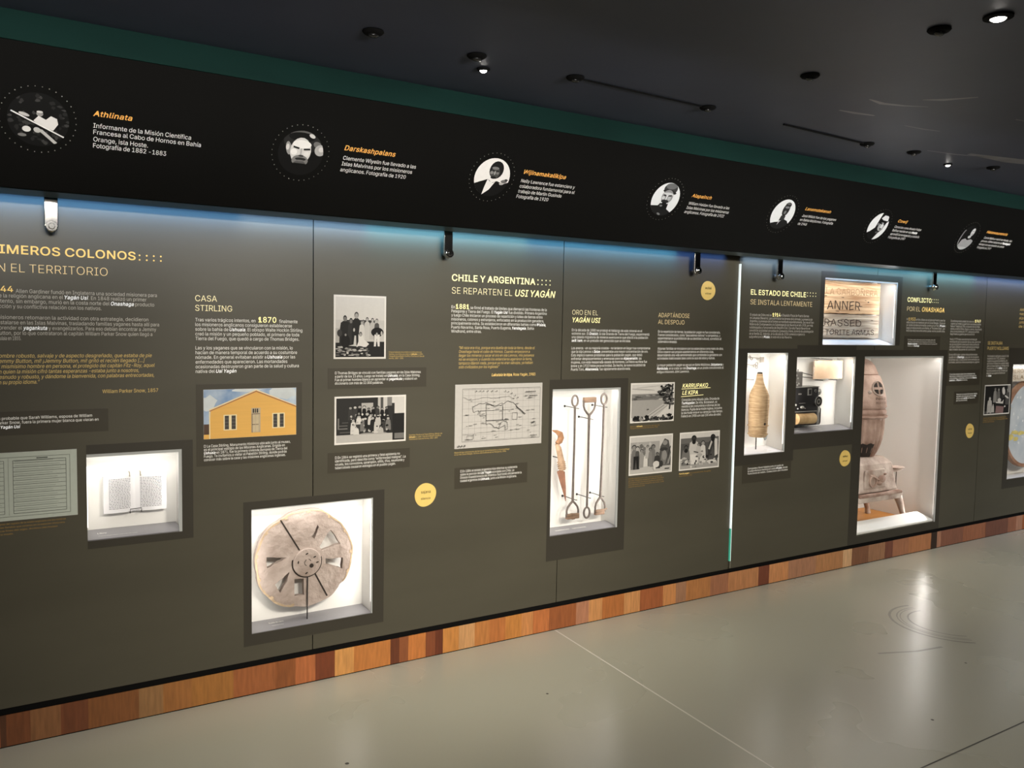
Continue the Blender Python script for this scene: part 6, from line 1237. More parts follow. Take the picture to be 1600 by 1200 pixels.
# ---- three iron rods with wooden grips
M_IRON = mat('old_iron', rgb(118, 108, 102), 0.6, metal=0.35, noise=0.35, scale=30, bump=0.2, bscale=60)
M_GRIP = mat('worn_grip_wood', rgb(138, 112, 92), 0.75, noise=0.5, scale=12, stretch=(1, 1, 6), col2=rgb(96, 76, 60))
def rodtool(label, xa, za, xb, zb, y, wide, flip, chip):
    """eye at (xa, za), D grip at (xb, zb) end"""
    t = thing('handled_iron_rod', label, 'tool', (xb, y, min(za, zb)), 'iron rods with wooden D grips')
    sg = 1 if zb > za else -1          # direction eye -> grip
    e = 0.026
    n = 20
    pts = []
    for k in range(n):
        a = 2 * math.pi * k / n
        pts.append((xa + 0.0195 * math.sin(a), y, za - sg * 0.029 * math.cos(a)))
    obj('eye_ring', MB().tube(pts, 0.0056, 8, closed=True), M_IRON, t, smooth=True)
    obj('rod', MB().tube([(xa, y, za + sg * 0.026), ((xa * 2 + xb) / 3 + 0.002, y, (za * 2 + zb) / 3), ((xa + xb * 2) / 3, y, (za + zb * 2) / 3), (xb, y, zb - sg * 0.078)], [0.0066, 0.0062, 0.0066, 0.0078], 10), M_IRON, t, smooth=True)
    fk = []
    h = wide / 2
    for (u, v) in ((-1, 0.0), (-1.0, -0.032), (-0.82, -0.052), (-0.42, -0.07), (0, -0.084), (0.42, -0.07), (0.82, -0.052), (1.0, -0.032), (1, 0.0)):
        fk.append((xb + u * h, y, zb + sg * v))
    obj('fork', MB().tube(fk, [0.0052, 0.0055, 0.0058, 0.0064, 0.0076, 0.0064, 0.0058, 0.0055, 0.0052], 8), M_IRON, t, smooth=True)
    e_ = 0.7 if chip else 1.0
    g = MB().box(xb - h - 0.002, xb + h * e_ + 0.002, y - 0.010, y + 0.010, zb - 0.013, zb + 0.015)
    if not flip and not chip:
        g.box(xb - 0.010, xb + 0.010, y - 0.013, y + 0.008, zb - 0.015, zb + 0.017)
    obj('grip', g, M_GRIP, t, bevel=0.003, label='worn brown wooden grip')
    if chip:
        obj('grip_bolt', MB().tube([(xb + h * 0.4, y - 0.002, zb + 0.012), (xb + h + 0.012, y - 0.002, zb + 0.016)], 0.004, 8), M_GRIP, t)
    return t
rodtool('left of three iron rods, eye at the top and split wooden grip at the bottom', 2.679, 1.204, 2.679, 0.576, 0.080, 0.078, False, False)
rodtool('middle iron rod hanging upside down, wooden grip at the top and eye at the bottom', 2.776, 0.587, 2.777, 1.206, 0.080, 0.078, True, False)
rodtool('right of three iron rods, its wooden grip broken at one end', 2.876, 1.208, 2.868, 0.580, 0.080, 0.068, False, True)
pn = [(2.659, 1.171, 2.697, 1.163), (2.756, 1.109, 2.795, 1.100), (2.847, 1.171, 2.890, 1.163), (2.658, 0.679, 2.698, 0.664), (2.755, 0.679, 2.792, 0.666), (2.846, 0.680, 2.885, 0.666)]
for (x, z, x2, z2) in pn:
    obj('support_pin', MB().tube([(x, 0.148, z), (x + 0.003, 0.118, z), (x2, 0.085, z2), (x2 + 0.004, 0.072, z2)], 0.0022, 6).ball((x, 0.146, z), 0.0065, 10, 6), M_DARKMETAL, ct)
# ---- knife with wrapped handle
t = thing('old_hand_saw', 'rusty tapering blade on a wrapped curved handle beside the iron rods', 'saw', (2.59, 0.08, 0.664))
M_RUST = mat('rusty_blade', rgb(158, 112, 88), 0.8, noise=0.3, scale=20, col2=rgb(120, 84, 66))
M_BONE = mat('wrapped_bone', rgb(188, 160, 132), 0.8, noise=0.4, scale=26, col2=rgb(142, 112, 86))
obj('blade', MB().prism([(2.572, 0.828), (2.596, 0.838), (2.621, 0.826), (2.629, 0.740), (2.632, 0.664), (2.618, 0.705), (2.595, 0.765)], 0.077, 0.083), M_RUST, t, label='rust brown blade')
hd = obj('handle', MB().tube([(2.606, 0.08, 0.836), (2.600, 0.08, 0.87), (2.590, 0.08, 0.91), (2.578, 0.08, 0.955), (2.567, 0.08, 0.978)], [0.017, 0.018, 0.016, 0.015, 0.011], 12), M_BONE, t, smooth=True)
obj('hooked_pommel', MB().tube([(2.566, 0.08, 0.980), (2.584, 0.08, 0.992), (2.592, 0.08, 1.010), (2.586, 0.08, 1.030), (2.562, 0.08, 1.044), (2.536, 0.08, 1.051)], [0.012, 0.016, 0.017, 0.016, 0.010, 0.003], 12), mat('hook_horn', rgb(172, 124, 86), 0.6, noise=0.5, scale=14, col2=rgb(92, 64, 42)), t, smooth=True)
wr = MB()
for k in range(4):
    z = 0.845 + 0.011 * k
    pts = [(2.603 - 0.002 * k + 0.0205 * math.cos(a), 0.08 + 0.0205 * math.sin(a), z + 0.003 * math.cos(a)) for a in [2 * math.pi * q / 12 for q in range(12)]]
    wr.tube(pts, 0.0026, 6, closed=True)
obj('cord_binding', wr, M_BONE, hd, smooth=True)
obj('mounting_stub', MB().tube([(2.59, 0.082, 0.90), (2.59, 0.1475, 0.90)], 0.003, 6), M_DARKMETAL, t)

# ---- wrapped bottle, keys
M_WICK = mat('woven_canvas', rgb(200, 172, 134), 0.9, noise=0.35, scale=5, stretch=(3, 3, 26), col2=rgb(164, 132, 96), bump=0.5, bscale=30)
t = thing('wrapped_bottle', 'big tan bottle covered in woven cord, standing on a thin rod', 'bottle', (4.102, 0.075, 0.870))
prof = [(0.030, 0.936), (0.050, 0.934), (0.056, 0.945), (0.0585, 1.00), (0.0605, 1.06), (0.0625, 1.12), (0.0630, 1.165), (0.0600, 1.195), (0.0500, 1.222), (0.0385, 1.245), (0.0290, 1.268), (0.0225, 1.295), (0.0195, 1.318), (0.0185, 1.330)]
obj('woven_cover', MB().lathe(prof, 4.102, 0.075, 36, 0, 0.008), M_WICK, t, smooth=True)
obj('neck_glass', MB().lathe([(0.012, 1.325), (0.0165, 1.328), (0.0165, 1.338), (0.0125, 1.340), (0.0115, 1.333)], 4.102, 0.075, 20), mat('dark_bottle_glass', (0.05, 0.045, 0.04, 1), 0.15, noise=0.2, scale=30), t, smooth=True, label='dark glass mouth of the bottle')
bd = MB()
for (z, r) in ((1.006, 0.0615), (0.952, 0.060)):
    bd.tube([(4.102 + r * math.cos(a), 0.075 + r * math.sin(a), z + 0.002 * math.sin(5 * a)) for a in [2 * math.pi * q / 30 for q in range(30)]], 0.0035, 6, closed=True)
obj('cord_band', bd, M_WICK, t, smooth=True)
obj('knot_hole', MB().ball((4.096, 0.0155, 1.020), (0.008, 0.004, 0.008), 12, 8), M_CRACK, t)
obj('glass_shard', MB().prism([(4.125, 0.936), (4.160, 0.944), (4.152, 0.920), (4.138, 0.912)], 0.045, 0.050), mat('grey_shard', rgb(190, 196, 196), 0.3, noise=0.4, scale=30), t)
obj('stand_rod', MB().tube([(4.09, 0.075, 0.8545), (4.09, 0.075, 0.94)], 0.0035, 8), M_DARKMETAL, t)
obj('neck_pin', MB().tube([(3.906, 0.148, 1.302), (4.00, 0.12, 1.296), (4.078, 0.100, 1.290)], 0.002, 6), M_DARKMETAL, cbo)
M_KEY = mat('key_metal', rgb(158, 150, 140), 0.5, metal=0.4, noise=0.3, scale=40)
def key(label, x0, z0, x1, z1, y, square):
    t = thing('old_key', label, 'key', (x0, y, z0), 'old keys above the bottle')
    obj('shaft', MB().tube([(x0, y, z0), (x1, y, z1)], 0.0022, 6), M_KEY, t)
    if square:
        obj('bit', MB().box(x1 - 0.008, x1 + 0.024, y - 0.003, y + 0.003, z1 - 0.026, z1 + 0.008), M_KEY, t)
        obj('bow', MB().ring(x0 + 0.006, z0 - 0.008, 0.010, 0.0065, y - 0.002, y + 0.002, 16).ring(x0 - 0.012, z0 + 0.003, 0.009, 0.006, y - 0.002, y + 0.002, 16), M_KEY, t)
    else:
        obj('bow', MB().ring(x1 + 0.010, z1 + 0.010, 0.012, 0.008, y - 0.002, y + 0.002, 18).ring(x1 + 0.012, z1 - 0.010, 0.010, 0.0065, y - 0.002, y + 0.002, 18).ring(x1 - 0.010, z1, 0.010, 0.007, y - 0.002, y + 0.002, 18), M_KEY, t)
        obj('bit', MB().box(x0 - 0.012, x0 + 0.004, y - 0.002, y + 0.002, z0 - 0.012, z0), M_KEY, t)
    obj('hanging_pin', MB().tube([(x0 + 0.01, y, z0), (x0 + 0.01, 0.1475, z0)], 0.0018, 6), M_DARKMETAL, t)
key('upper key with a square bit, hung above the wrapped bottle', 4.075, 1.430, 4.168, 1.424, 0.128, True)
key('lower key with a looped bow, hung just above the bottle neck', 4.035, 1.388, 4.118, 1.378, 0.128, False)

# ---- black telegraph apparatus
M_BLK = mat('black_enamel', (0.022, 0.021, 0.021, 1), 0.35, noise=0.3, scale=8)
M_GREYB = mat('grey_box_paint', rgb(92, 88, 84), 0.55, noise=0.3, scale=10)
M_SILV = mat('worn_silver', rgb(172, 170, 164), 0.35, metal=0.6, noise=0.3, scale=20)
t = thing('telegraph_apparatus', 'boxy black apparatus with round knobs at its right and tan paper below', 'telegraph', (4.52, 0.09, 0.985))
obj('housing', MB().box(4.358, 4.640, 0.05, 0.135, 1.080, 1.236), M_BLK, t, bevel=0.004)
obj('lid_edge', MB().box(4.356, 4.643, 0.048, 0.137, 1.236, 1.241), M_SILV, t)
obj('base_frame', MB().box(4.358, 4.640, 0.055, 0.135, 0.985, 1.080), M_BLK, t, bevel=0.003)
obj('base_edge', MB().box(4.358, 4.625, 0.046, 0.052, 1.076, 1.082), M_SILV, t)
obj('paper_roll', MB().tube([(4.430, 0.058, 1.032), (4.602, 0.058, 1.030)], 0.036, 20), mat('tan_paper', rgb(200, 172, 128), 0.8, noise=0.45, scale=10, col2=rgb(150, 118, 76)), t, smooth=True, label='tan paper roll')
wf = obj('window_plate', MB().box(4.530, 4.566, 0.046, 0.05, 1.184, 1.229), M_SILV, t)
obj('window_slot', MB().box(4.537, 4.559, 0.0445, 0.0465, 1.191, 1.222), M_BLK, wf)
obj('maker_plate', MB().box(4.440, 4.468, 0.0475, 0.05, 1.190, 1.199), M_SILV, t)
obj('switch_row', MB().box(4.450, 4.510, 0.0475, 0.05, 1.133, 1.135).ball((4.478, 0.046, 1.108), (0.018, 0.008, 0.009), 12, 8).tube([(4.48, 0.046, 1.108), (4.505, 0.042, 1.100)], 0.003, 6), M_SILV, t)
obj('terminal', MB().ball((4.415, 0.046, 1.125), 0.007, 10, 6), M_SILV, t)
obj('terminal', MB().ball((4.436, 0.046, 1.100), 0.005, 10, 6), M_SILV, t)
def yknob(nm, x, z, r, y0, rings, par):
    k = MB().disc(x, z, r, y0, 0.05, 26)
    o = obj(nm, k, M_BLK, par, bevel=0.003)
    q = MB()
    for (a, b) in rings:
        q.ring(x, z, r * a, r * b, y0 - 0.0015, y0 + 0.001, 26)
    obj('knob_ring', q, M_SILV, o)
    return o
yknob('control_knob', 4.618, 1.143, 0.034, 0.030, ((1.0, 0.90), (0.55, 0.30)), t)
yknob('control_knob', 4.600, 1.212, 0.010, 0.042, ((1.0, 0.7),), t)
obj('bell', MB().ball((4.662, 0.075, 1.203), (0.026, 0.024, 0.026), 18, 12), M_SILV, t, smooth=True, label='silver bell')
obj('bell', MB().ball((4.652, 0.075, 1.085), (0.028, 0.022, 0.028), 18, 12), M_SILV, t, smooth=True, label='silver bell')
obj('side_bracket', MB().tube([(4.640, 0.07, 1.100), (4.672, 0.07, 1.105), (4.690, 0.07, 1.088), (4.690, 0.07, 1.000), (4.684, 0.07, 0.988), (4.640, 0.07, 0.988)], 0.004, 8), M_BLK, t)
obj('side_plate', MB().box(4.652, 4.680, 0.068, 0.074, 0.990, 1.078), M_SILV, t)
t = thing('small_grey_box', 'small dark grey box with faint fittings standing on the black apparatus', 'box', (4.43, 0.09, 1.241))
obj('body', MB().box(4.360, 4.482, 0.055, 0.125, 1.2415, 1.338), M_GREYB, t, bevel=0.003)
q = MB()
for (x, z) in ((4.420, 1.315), (4.436, 1.296), (4.416, 1.270), (4.445, 1.262), (4.430, 1.253)):
    q.disc(x, z, 0.006, 0.051, 0.056, 10)
obj('fittings', q, M_SILV, t)
obj('aerial', MB().tube([(4.476, 0.09, 1.338), (4.476, 0.09, 1.352)], 0.003, 6).tube([(4.482, 0.08, 1.334), (4.60, 0.075, 1.312)], 0.003, 6), M_DARKMETAL, t)
# ---- paper bundle
t = thing('paper_bundle', 'thick bundle of yellowed ragged papers fixed at the upper right of the case', 'papers', (4.78, 0.10, 1.283))
M_OLDP = mat('yellowed_paper', rgb(232, 206, 180), 0.85, noise=0.2, scale=9, col2=rgb(214, 180, 146))
rnd = random.Random(12)
for k in range(5):
    x0, x1 = 4.632 + 0.006 * k + rnd.uniform(-.004, .004), 4.914 + rnd.uniform(-.008, .01)
    z0, z1 = 1.284 + rnd.uniform(-.003, .004), 1.408 - rnd.uniform(0, .006)
    obj('paper_sheet', MB().prism(rough([(x0, z0), (x1, z0), (x1, z1), (x0, z1)], 14, 0.0024), 0.082 + 0.007 * k, 0.0875 + 0.007 * k), M_OLDP if k % 2 == 0 else M_PAPER, t)
obj('holding_bar', MB().tube([(4.665, 0.147, 1.424), (4.665, 0.078, 1.421), (4.800, 0.078, 1.413)], 0.0025, 6), M_DARKMETAL, ctl)
obj('holding_bar', MB().tube([(4.715, 0.147, 1.277), (4.715, 0.080, 1.277)], 0.003, 6), M_DARKMETAL, ctl)
obj('holding_bar', MB().tube([(4.862, 0.147, 1.277), (4.862, 0.080, 1.277)], 0.003, 6), M_DARKMETAL, ctl)
obj('holding_bar', MB().tube([(4.560, 0.147, 1.300), (4.620, 0.085, 1.293)], 0.0028, 6), M_DARKMETAL, ctl)

# ---- carved boards
def wood(name, c1, c2):
    m = mat(name, c1, 0.8, noise=0.5, scale=4, stretch=(0.8, 1, 16), col2=c2, bump=0.5, bscale=6, detail=9)
    return m
M_BOARD1 = wood('carved_board_tan', rgb(222, 192, 154), rgb(160, 118, 80))
M_BOARD2 = wood('carved_board_grey', rgb(196, 180, 158), rgb(120, 102, 84))
M_CARVE = mat('carved_groove', rgb(70, 50, 36), 0.9, noise=0.4, scale=40)
M_CARVEF = mat('faint_groove', rgb(176, 140, 104), 0.9, noise=0.4, scale=40)
rnd = random.Random(17)
def plank(label, x0, x1, z0, z1, m, rows):
    t = thing('carved_board', label, 'board', ((x0 + x1) / 2, 0.13, z0), 'carved boards in the top case')
    top = [(x1 - (x1 - x0) * k / 24, z1 + rnd.uniform(-.0025, .0015)) for k in range(25)]
    bot = [(x0 + (x1 - x0) * k / 24, z0 + rnd.uniform(-.0015, .003)) for k in range(25)]
    obj('plank', MB().prism(bot + top, 0.100, 0.150), m, t, bevel=0.002)
    g = L.run([(k, [r[:5]]) for k, r in enumerate(rows)])
    for k, r in enumerate(rows):
        mb = MB()
        for m_ in g[k]:
            mb.add([(p[0], 0.0990, p[2] + 0.003 * math.sin(p[0] * 60 + k)) for p in m_.v], m_.f)
        obj('carved_letters', mb, r[5], t, fix=False)
    q = MB()
    for _ in range(10):
        x, z = rnd.uniform(x0 + 0.02, x1 - 0.06), rnd.uniform(z0 + 0.01, z1 - 0.01)
        q.flat(blob(x, z, rnd.uniform(0.008, 0.026), rnd.uniform(0.0012, 0.0035), rnd, 10, 0.3), 0.0991)
    obj('gouges', q, M_CARVE, t, fix=False)
plank('upper tan carved board with the large letters ANNER', 4.610, 5.318, 1.723, 1.938, M_BOARD1, [('LA CARBONERA', 4.735, 1.850, 5.290, 0.042, M_CARVEF), ('ANNER', 4.750, 1.750, 5.100, 0.058, M_CARVE)])
plank('lower greyer carved board with smaller crowded letters', 4.610, 5.318, 1.560, 1.718, M_BOARD2, [('RASSED', 4.730, 1.640, 5.120, 0.044, M_CARVE), ('TORITE ARMAS', 4.742, 1.580, 5.265, 0.036, M_CARVE)])

# ---- iron stove
M_STOVE = mat('ash_iron', rgb(204, 178, 164), 0.75, noise=0.6, scale=5, col2=rgb(126, 92, 76), bump=0.4, bscale=25, detail=8, metal=0.0)
M_STOVEW = mat('pale_ash_iron', rgb(214, 200, 190), 0.75, noise=0.45, scale=8, col2=rgb(150, 126, 112), bump=0.4, bscale=25)
M_SOOT = mat('soot', (0.030, 0.022, 0.018, 1), 0.9, noise=0.3, scale=20)
SX, SY = 5.395, 0.27
t = thing('pot_belly_stove', 'tall pale rusty pot-bellied iron stove on curved legs', 'stove', (SX, SY, 0.197))
obj('dome_lid', MB().lathe([(0.010, 1.412), (0.036, 1.404), (0.062, 1.388), (0.084, 1.362), (0.098, 1.330), (0.106, 1.312), (0.110, 1.302), (0.104, 1.298)], SX, SY, 44), M_STOVE, t, smooth=True)
obj('upper_barrel', MB().lathe([(0.100, 1.298), (0.114, 1.294), (0.124, 1.284), (0.136, 1.255), (0.150, 1.215), (0.163, 1.165), (0.171, 1.120), (0.176, 1.082), (0.178, 1.070), (0.168, 1.056)], SX, SY, 56), M_STOVE, t, smooth=True)
obj('belly_band', MB().lathe([(0.162, 1.056), (0.173, 1.047), (0.177, 1.036), (0.177, 1.020), (0.170, 1.012), (0.170, 1.009), (0.184, 1.006), (0.186, 0.998), (0.180, 0.990), (0.168, 0.984)], SX, SY, 56), M_STOVE, t, smooth=True)
obj('fluted_barrel', MB().lathe([(0.166, 0.985), (0.168, 0.965), (0.167, 0.915), (0.163, 0.870), (0.158, 0.835), (0.149, 0.800), (0.138, 0.768), (0.126, 0.740), (0.113, 0.716), (0.108, 0.704)], SX, SY, 144, 0, 0.0, (0.70, 0.97, 24, 0.07)), M_STOVE, t, smooth=True)
# burnt-out hole low on the front left
q = MB()
vs = []
for (a0, a1, z0, z1) in ((-200, -102, 0.708, 0.79),):
    n = 18
    for k in range(n + 1):
        a = R(a0 + (a1 - a0) * k / n)
        zt = z1 + 0.02 * k / n + 0.006 * math.sin(k * 1.7)
        r0_, r1_ = 0.1125, 0.150
        rz = 0.1105 + (zt - 0.708) * 0.39
        vs += [(SX + r0_ * math.cos(a), SY + r0_ * math.sin(a), z0), (SX + (rz + 0.004) * math.cos(a), SY + (rz + 0.004) * math.sin(a), zt)]
q.add(vs, [(2 * k, 2 * k + 2, 2 * k + 3, 2 * k + 1) for k in range(len(vs) // 2 - 1)])
obj('burnt_hole', q, M_SOOT, t, fix=False, label='black burnt-out hole')
# round vent with four spokes, facing right of front
def on_barrel(a, z, out=0.0):
    r = 0.124 + (1.284 - z) / (1.284 - 1.082) * 0.052 + 0.004 * math.sin(math.pi * (1.284 - z) / 0.2) * 2 + out
    return (SX + r * math.cos(a), SY + r * math.sin(a), z)
va, vz = R(-97), 1.205
def vent_poly(us, out):
    return [on_barrel(va + u / 0.150, vz + v, out) for (u, v) in us]
vm = MB()
ringp = [(0.050 * math.cos(a), 0.050 * math.sin(a)) for a in [2 * math.pi * k / 28 for k in range(28)]]
vm.tube(vent_poly(ringp, 0.004), 0.0045, 8, closed=True)
obj('vent_rim', vm, M_STOVEW, t, smooth=True)
vd = MB()
for k in range(4):
    a0, a1 = R(90 * k + 12), R(90 * k + 78)
    sec = [(0.012 * math.cos((a0 + a1) / 2), 0.012 * math.sin((a0 + a1) / 2))] + [(0.042 * math.cos(a0 + (a1 - a0) * j / 6), 0.042 * math.sin(a0 + (a1 - a0) * j / 6)) for j in range(7)]
    vd.add(vent_poly(sec, 0.006), [tuple(range(8))])
obj('vent_opening', vd, M_SOOT, t, fix=False, label='four black openings of the round vent')
cs_ = MB()
for (n_, z, cap) in (('No 2', 1.125, 0.016), ('BOX STOVE', 1.095, 0.015)):
    g = L.run([(0, [('#' + n_, -0.05, 0, 0.05, cap)])])[0]
    for m_ in g:
        cs_.add([on_barrel(R(-92) + p[0] / 0.165, z + p[2], 0.006) for p in m_.v], m_.f)
obj('cast_lettering', cs_, mat('cast_letter_dark', rgb(120, 98, 86), 0.8, noise=0.3, scale=20), t, fix=False)
obj('lug', MB().ball(on_barrel(R(-124), 1.178, 0.002), 0.014, 12, 8), M_STOVEW, t, smooth=True)
# firebox
fb = MB().add([(5.165, 0.09, 0.462), (5.618, 0.09, 0.462), (5.618, 0.45, 0.462), (5.165, 0.45, 0.462), (5.205, 0.115, 0.660), (5.580, 0.115, 0.660), (5.580, 0.425, 0.660), (5.205, 0.425, 0.660),
               (5.255, 0.155, 0.706), (5.530, 0.155, 0.706), (5.530, 0.385, 0.706), (5.255, 0.385, 0.706)],
              [(0, 3, 2, 1), (0, 1, 5, 4), (1, 2, 6, 5), (2, 3, 7, 6), (3, 0, 4, 7), (4, 5, 9, 8), (5, 6, 10, 9), (6, 7, 11, 10), (7, 4, 8, 11), (8, 9, 10, 11)])
fbo = obj('firebox', fb, M_STOVEW, t, bevel=0.012)
dr = obj('firebox_door', MB().prism([(5.225, 0.492), (5.470, 0.492), (5.458, 0.628), (5.238, 0.628)], 0.088, 0.102), M_STOVEW, fbo, bevel=0.006)
obj('door_relief', MB().ball((5.420, 0.088, 0.556), (0.045, 0.014, 0.030), 14, 10).ball((5.395, 0.088, 0.530), (0.032, 0.012, 0.016), 12, 8).ball((5.455, 0.086, 0.590), (0.018, 0.010, 0.008), 10, 6).tube([(5.285, 0.090, 0.59), (5.33, 0.086, 0.578), (5.38, 0.086, 0.552)], 0.008, 8), M_STOVE, fbo, smooth=True)
obj('draft_ring', MB().ring(5.318, 0.548, 0.044, 0.032, 0.080, 0.096, 30), M_STOVE, fbo)
obj('ash_lip', MB().box(5.150, 5.635, 0.060, 0.095, 0.440, 0.462), M_STOVE, t, bevel=0.006)
obj('side_shelf', MB().lathe([(0.012, 0.585), (0.040, 0.600), (0.064, 0.615), (0.066, 0.622), (0.058, 0.620), (0.010, 0.612)], 5.640, 0.135, 24), M_STOVEW, t, smooth=True)
obj('shelf_stay', MB().tube([(5.655, 0.13, 0.600), (5.655, 0.13, 0.455)], 0.004, 8), M_IRON, t)
obj('corner_knob', MB().lathe([(0.010, 0.432), (0.028, 0.438), (0.032, 0.448), (0.024, 0.456), (0.008, 0.458)], 5.650, 0.13, 18), M_STOVEW, t, smooth=True)
obj('base_ring', MB().add([(5.16, 0.075, 0.398), (5.64, 0.075, 0.398), (5.64, 0.455, 0.398), (5.16, 0.455, 0.398), (5.14, 0.065, 0.442), (5.66, 0.065, 0.442), (5.66, 0.465, 0.442), (5.14, 0.465, 0.442)],
                          [(0, 3, 2, 1), (4, 5, 6, 7), (0, 1, 5, 4), (1, 2, 6, 5), (2, 3, 7, 6), (3, 0, 4, 7)]), M_STOVEW, t, bevel=0.01)
for (x, y, dx, dy) in ((5.630, 0.148, 1, -0.1), (5.165, 0.148, -1, -0.1), (5.630, 0.43, 1, 0.3), (5.165, 0.43, -1, 0.3)):
    lg = MB().tube([(x - dx * 0.05, y, 0.425), (x + dx * 0.03, y, 0.430), (x + dx * 0.082, y, 0.398), (x + dx * 0.110, y + dy * .02, 0.345), (x + dx * 0.135, y + dy * .04, 0.285), (x + dx * 0.158, y + dy * .05, 0.235), (x + dx * 0.164, y + dy * .05, 0.2005)],
                   [0.030, 0.034, 0.032, 0.026, 0.021, 0.018, 0.022], 12)
    obj('leg', lg, M_STOVEW, t, smooth=True)

# ---- round tray and inscribed strip in the last case
t = thing('round_painted_tray', 'big round grey-blue tray with a brown rim and worn yellow marks', 'tray', (7.36, 0.10, 0.52))
M_TRAY = mat('worn_blue_grey', rgb(176, 186, 194), 0.6, noise=0.5, scale=6, col2=rgb(206, 210, 212))
M_TRAYRIM = mat('worn_brown_rim', rgb(172, 134, 110), 0.6, noise=0.4, scale=10, col2=rgb(140, 100, 76))
obj('tray_face', MB().disc(7.36, 0.865, 0.345, 0.085, 0.105, 60), M_TRAY, t)
obj('tray_rim', MB().ring(7.36, 0.865, 0.365, 0.335, 0.070, 0.108, 60), M_TRAYRIM, t, bevel=0.004)
M_TY = mat('worn_yellow_paint', rgb(232, 214, 130), 0.6, noise=0.3, scale=20)
rnd = random.Random(3)
for (x, z, rx, rz) in ((7.060, 0.775, 0.030, 0.045), (7.11, 0.765, 0.05, 0.022), (7.17, 0.80, 0.05, 0.018), (7.085, 1.005, 0.014, 0.018), (7.20, 0.745, 0.04, 0.02), (7.28, 0.79, 0.06, 0.02)):
    obj('yellow_mark', MB().flat(blob(x, z, rx, rz, rnd, 14, 0.35), 0.0842), M_TY, t, fix=False)
q = MB()
for k in range(20):
    q.flat(blob(rnd.uniform(7.05, 7.4), rnd.uniform(0.62, 1.12), rnd.uniform(0.006, 0.02), rnd.uniform(0.004, 0.016), rnd, 10, 0.4), 0.0845)
obj('chipped_spots', q, mat('chip_white', rgb(226, 228, 228), 0.6, noise=0.1, scale=20), t, fix=False)
obj('wire_foot', MB().tube([(7.06, 0.09, 0.665), (7.035, 0.06, 0.60), (7.04, 0.07, 0.57)], 0.006, 8), M_TRAYRIM, t)
obj('back_stay', MB().tube([(7.36, 0.104, 0.865), (7.36, 0.157, 0.865)], 0.02, 10), M_DARKMETAL, t)
t = thing('inscribed_strip', 'sandy strip with raised worn letters along the top of the last case', 'plaque', (7.3, 0.02, 1.235))
obj('strip', MB().box(6.936, 7.70, 0.030, 0.050, 1.228, 1.345), mat('sandy_strip', rgb(226, 214, 196), 0.8, noise=0.25, scale=16), t)
g = L.run([(k, [(s_, 6.955, z, 7.66, 0.032)]) for k, (s_, z) in enumerate((('#HEROS DEL BEAGLE', 1.296), ('#ISLA NAVARINO', 1.245)))])
q = MB()
for k in (0, 1):
    for m_ in g[k]:
        q.add([(p[0], 0.0285, p[2]) for p in m_.v], m_.f)
obj('raised_letters', q, mat('letter_tan', rgb(186, 164, 136), 0.8, noise=0.2, scale=20), t, fix=False)
obj('strip_stay', MB().box(7.2, 7.4, 0.050, 0.157, 1.27, 1.30), M_LINER, t)

# ------------------------------------------------------------------ things on the ceiling
M_BULB = mat('lit_lamp_lens', (1, 0.97, 0.92, 1), 0.3, noise=0.01, scale=3, emit=(1.0, 0.95, 0.88, 1), estr=30.0)
DL = [(1.598, -0.762, 0.013, 'lit ceiling spot nearest the header, above the woman in a headscarf'), (2.604, -2.113, 0.022, 'brightest lit ceiling spot in the upper right corner'), (4.621, -0.763, 0.012, 'small lit ceiling spot far along the ceiling')]
for (x, y, r, lb) in DL:
    t = thing('ceiling_spot', lb, 'ceiling lamp', (x, y, CEIL - 0.02), 'lit ceiling spots')
    bz = MB().lathe([(r * 1.0, CEIL), (r * 1.9, CEIL - 0.001), (r * 1.9, CEIL - 0.006), (r * 1.1, CEIL - 0.010), (r * 1.0, CEIL - 0.004)], x, y, 20)
    obj('trim_ring', bz, M_BLACK, t)
    obj('lens', MB().ball((x, y, CEIL - 0.007), (r, r, 0.009), 14, 8), M_BULB, t)
DF = [(1.100, -0.902), (1.501, -0.884), (1.938, -0.877), (2.660, -0.856), (3.812, -0.819), (4.177, -0.841), (4.906, -0.862), (2.635, -1.406), (2.564, -1.952)]
DFL = ['dark unlit ceiling fitting nearest the left, above the face in a dark cap', 'dark unlit ceiling fitting beside the lit spot above the woman in a headscarf', 'dark ceiling fitting at the left end of the nearer cable', 'dark ceiling fitting at the right end of the nearer cable',
       'dark ceiling fitting at the right end of the farther cable', 'dark ceiling fitting just beyond the farther cable', 'dark ceiling fitting farthest along, near the streaked ceiling at the right', 'dark ceiling fitting alone in mid ceiling, right of the nearer cable', 'dark glossy ceiling fitting next to the brightest lit spot']
f0 = None
for (x, y), lb in zip(DF, DFL):
    if f0 is None:
        f0 = t = thing('ceiling_fitting', lb, 'ceiling fitting', (x, y, CEIL - 0.02), 'dark ceiling fittings')
        obj('base', MB().lathe([(0.034, CEIL), (0.036, CEIL - 0.004), (0.030, CEIL - 0.010), (0.016, CEIL - 0.012)], x, y, 20), M_BLACK, t, smooth=True)
        obj('knuckle', MB().ball((x, y, CEIL - 0.014), (0.020, 0.014, 0.008), 12, 8), mat('black_gloss', (0.01, 0.01, 0.01, 1), 0.15, noise=0.1, scale=10), t, smooth=True)
    else:
        t = f0.copy(); COL.objects.link(t); t.location = (x, y, CEIL - 0.02); t['label'] = lb
        for ch in list(f0.children):
            c = ch.copy(); COL.objects.link(c); c.parent = t
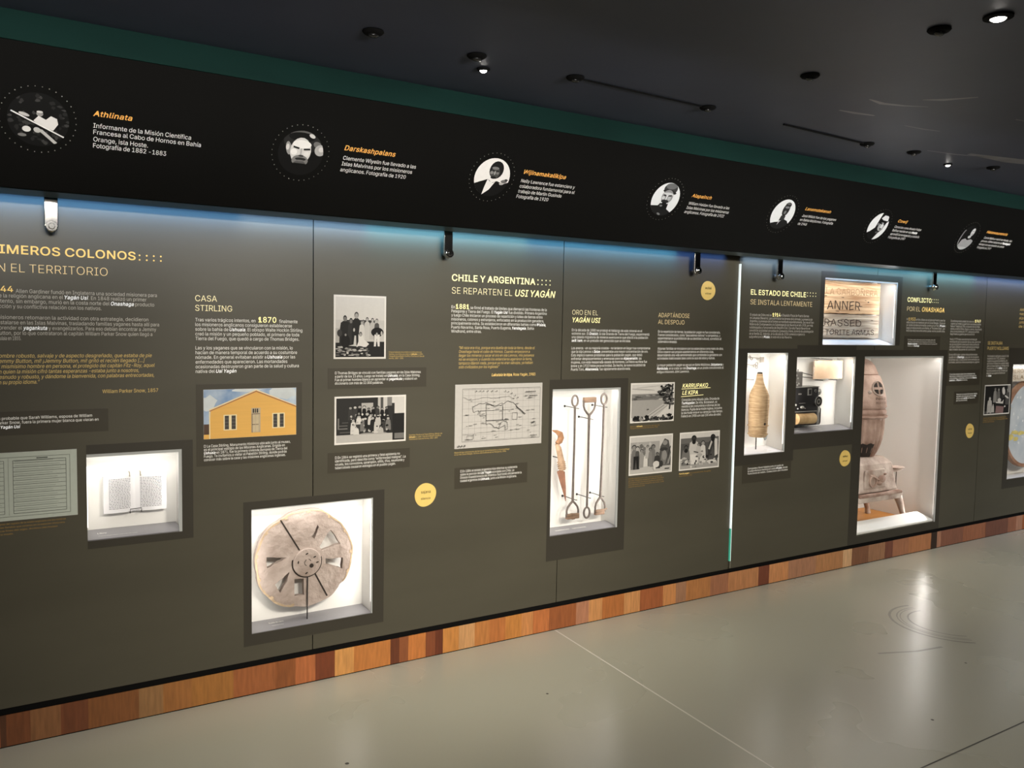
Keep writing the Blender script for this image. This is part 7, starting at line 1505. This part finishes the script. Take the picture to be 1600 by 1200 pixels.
tag(obj('ceiling_cable', MB().tube([(1.97, -0.877, CEIL - 0.004), (2.3, -0.870, CEIL - 0.005), (2.62, -0.858, CEIL - 0.004)], 0.0035, 8), M_BLACK), 'black cable along the ceiling between two dark fittings, nearer one', 'cable', 'ceiling cables')
tag(obj('ceiling_cable', MB().tube([(3.15, -0.850, CEIL - 0.004), (3.5, -0.836, CEIL - 0.005), (3.78, -0.820, CEIL - 0.004)], 0.0045, 8), M_BLACK), 'black cable along the ceiling between two dark fittings, farther one', 'cable', 'ceiling cables')
# light reflected off the ceiling, painted on as paler patches
M_SHEEN = mat('painted_ceiling_sheen', (0.20, 0.195, 0.195, 1), 0.4, noise=0.5, scale=5, col2=(0.06, 0.06, 0.064, 1))
rnd = random.Random(2)
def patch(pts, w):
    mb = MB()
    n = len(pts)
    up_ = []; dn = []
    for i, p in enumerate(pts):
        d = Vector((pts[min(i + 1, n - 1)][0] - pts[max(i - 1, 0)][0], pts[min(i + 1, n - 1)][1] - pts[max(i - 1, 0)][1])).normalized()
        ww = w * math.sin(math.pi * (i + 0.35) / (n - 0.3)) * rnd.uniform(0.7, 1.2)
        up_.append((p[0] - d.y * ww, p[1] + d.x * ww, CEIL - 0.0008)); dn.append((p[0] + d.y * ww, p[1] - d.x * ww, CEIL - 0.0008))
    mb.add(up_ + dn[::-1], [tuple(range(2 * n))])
    struct('ceiling_sheen', mb, M_SHEEN, CEILO)
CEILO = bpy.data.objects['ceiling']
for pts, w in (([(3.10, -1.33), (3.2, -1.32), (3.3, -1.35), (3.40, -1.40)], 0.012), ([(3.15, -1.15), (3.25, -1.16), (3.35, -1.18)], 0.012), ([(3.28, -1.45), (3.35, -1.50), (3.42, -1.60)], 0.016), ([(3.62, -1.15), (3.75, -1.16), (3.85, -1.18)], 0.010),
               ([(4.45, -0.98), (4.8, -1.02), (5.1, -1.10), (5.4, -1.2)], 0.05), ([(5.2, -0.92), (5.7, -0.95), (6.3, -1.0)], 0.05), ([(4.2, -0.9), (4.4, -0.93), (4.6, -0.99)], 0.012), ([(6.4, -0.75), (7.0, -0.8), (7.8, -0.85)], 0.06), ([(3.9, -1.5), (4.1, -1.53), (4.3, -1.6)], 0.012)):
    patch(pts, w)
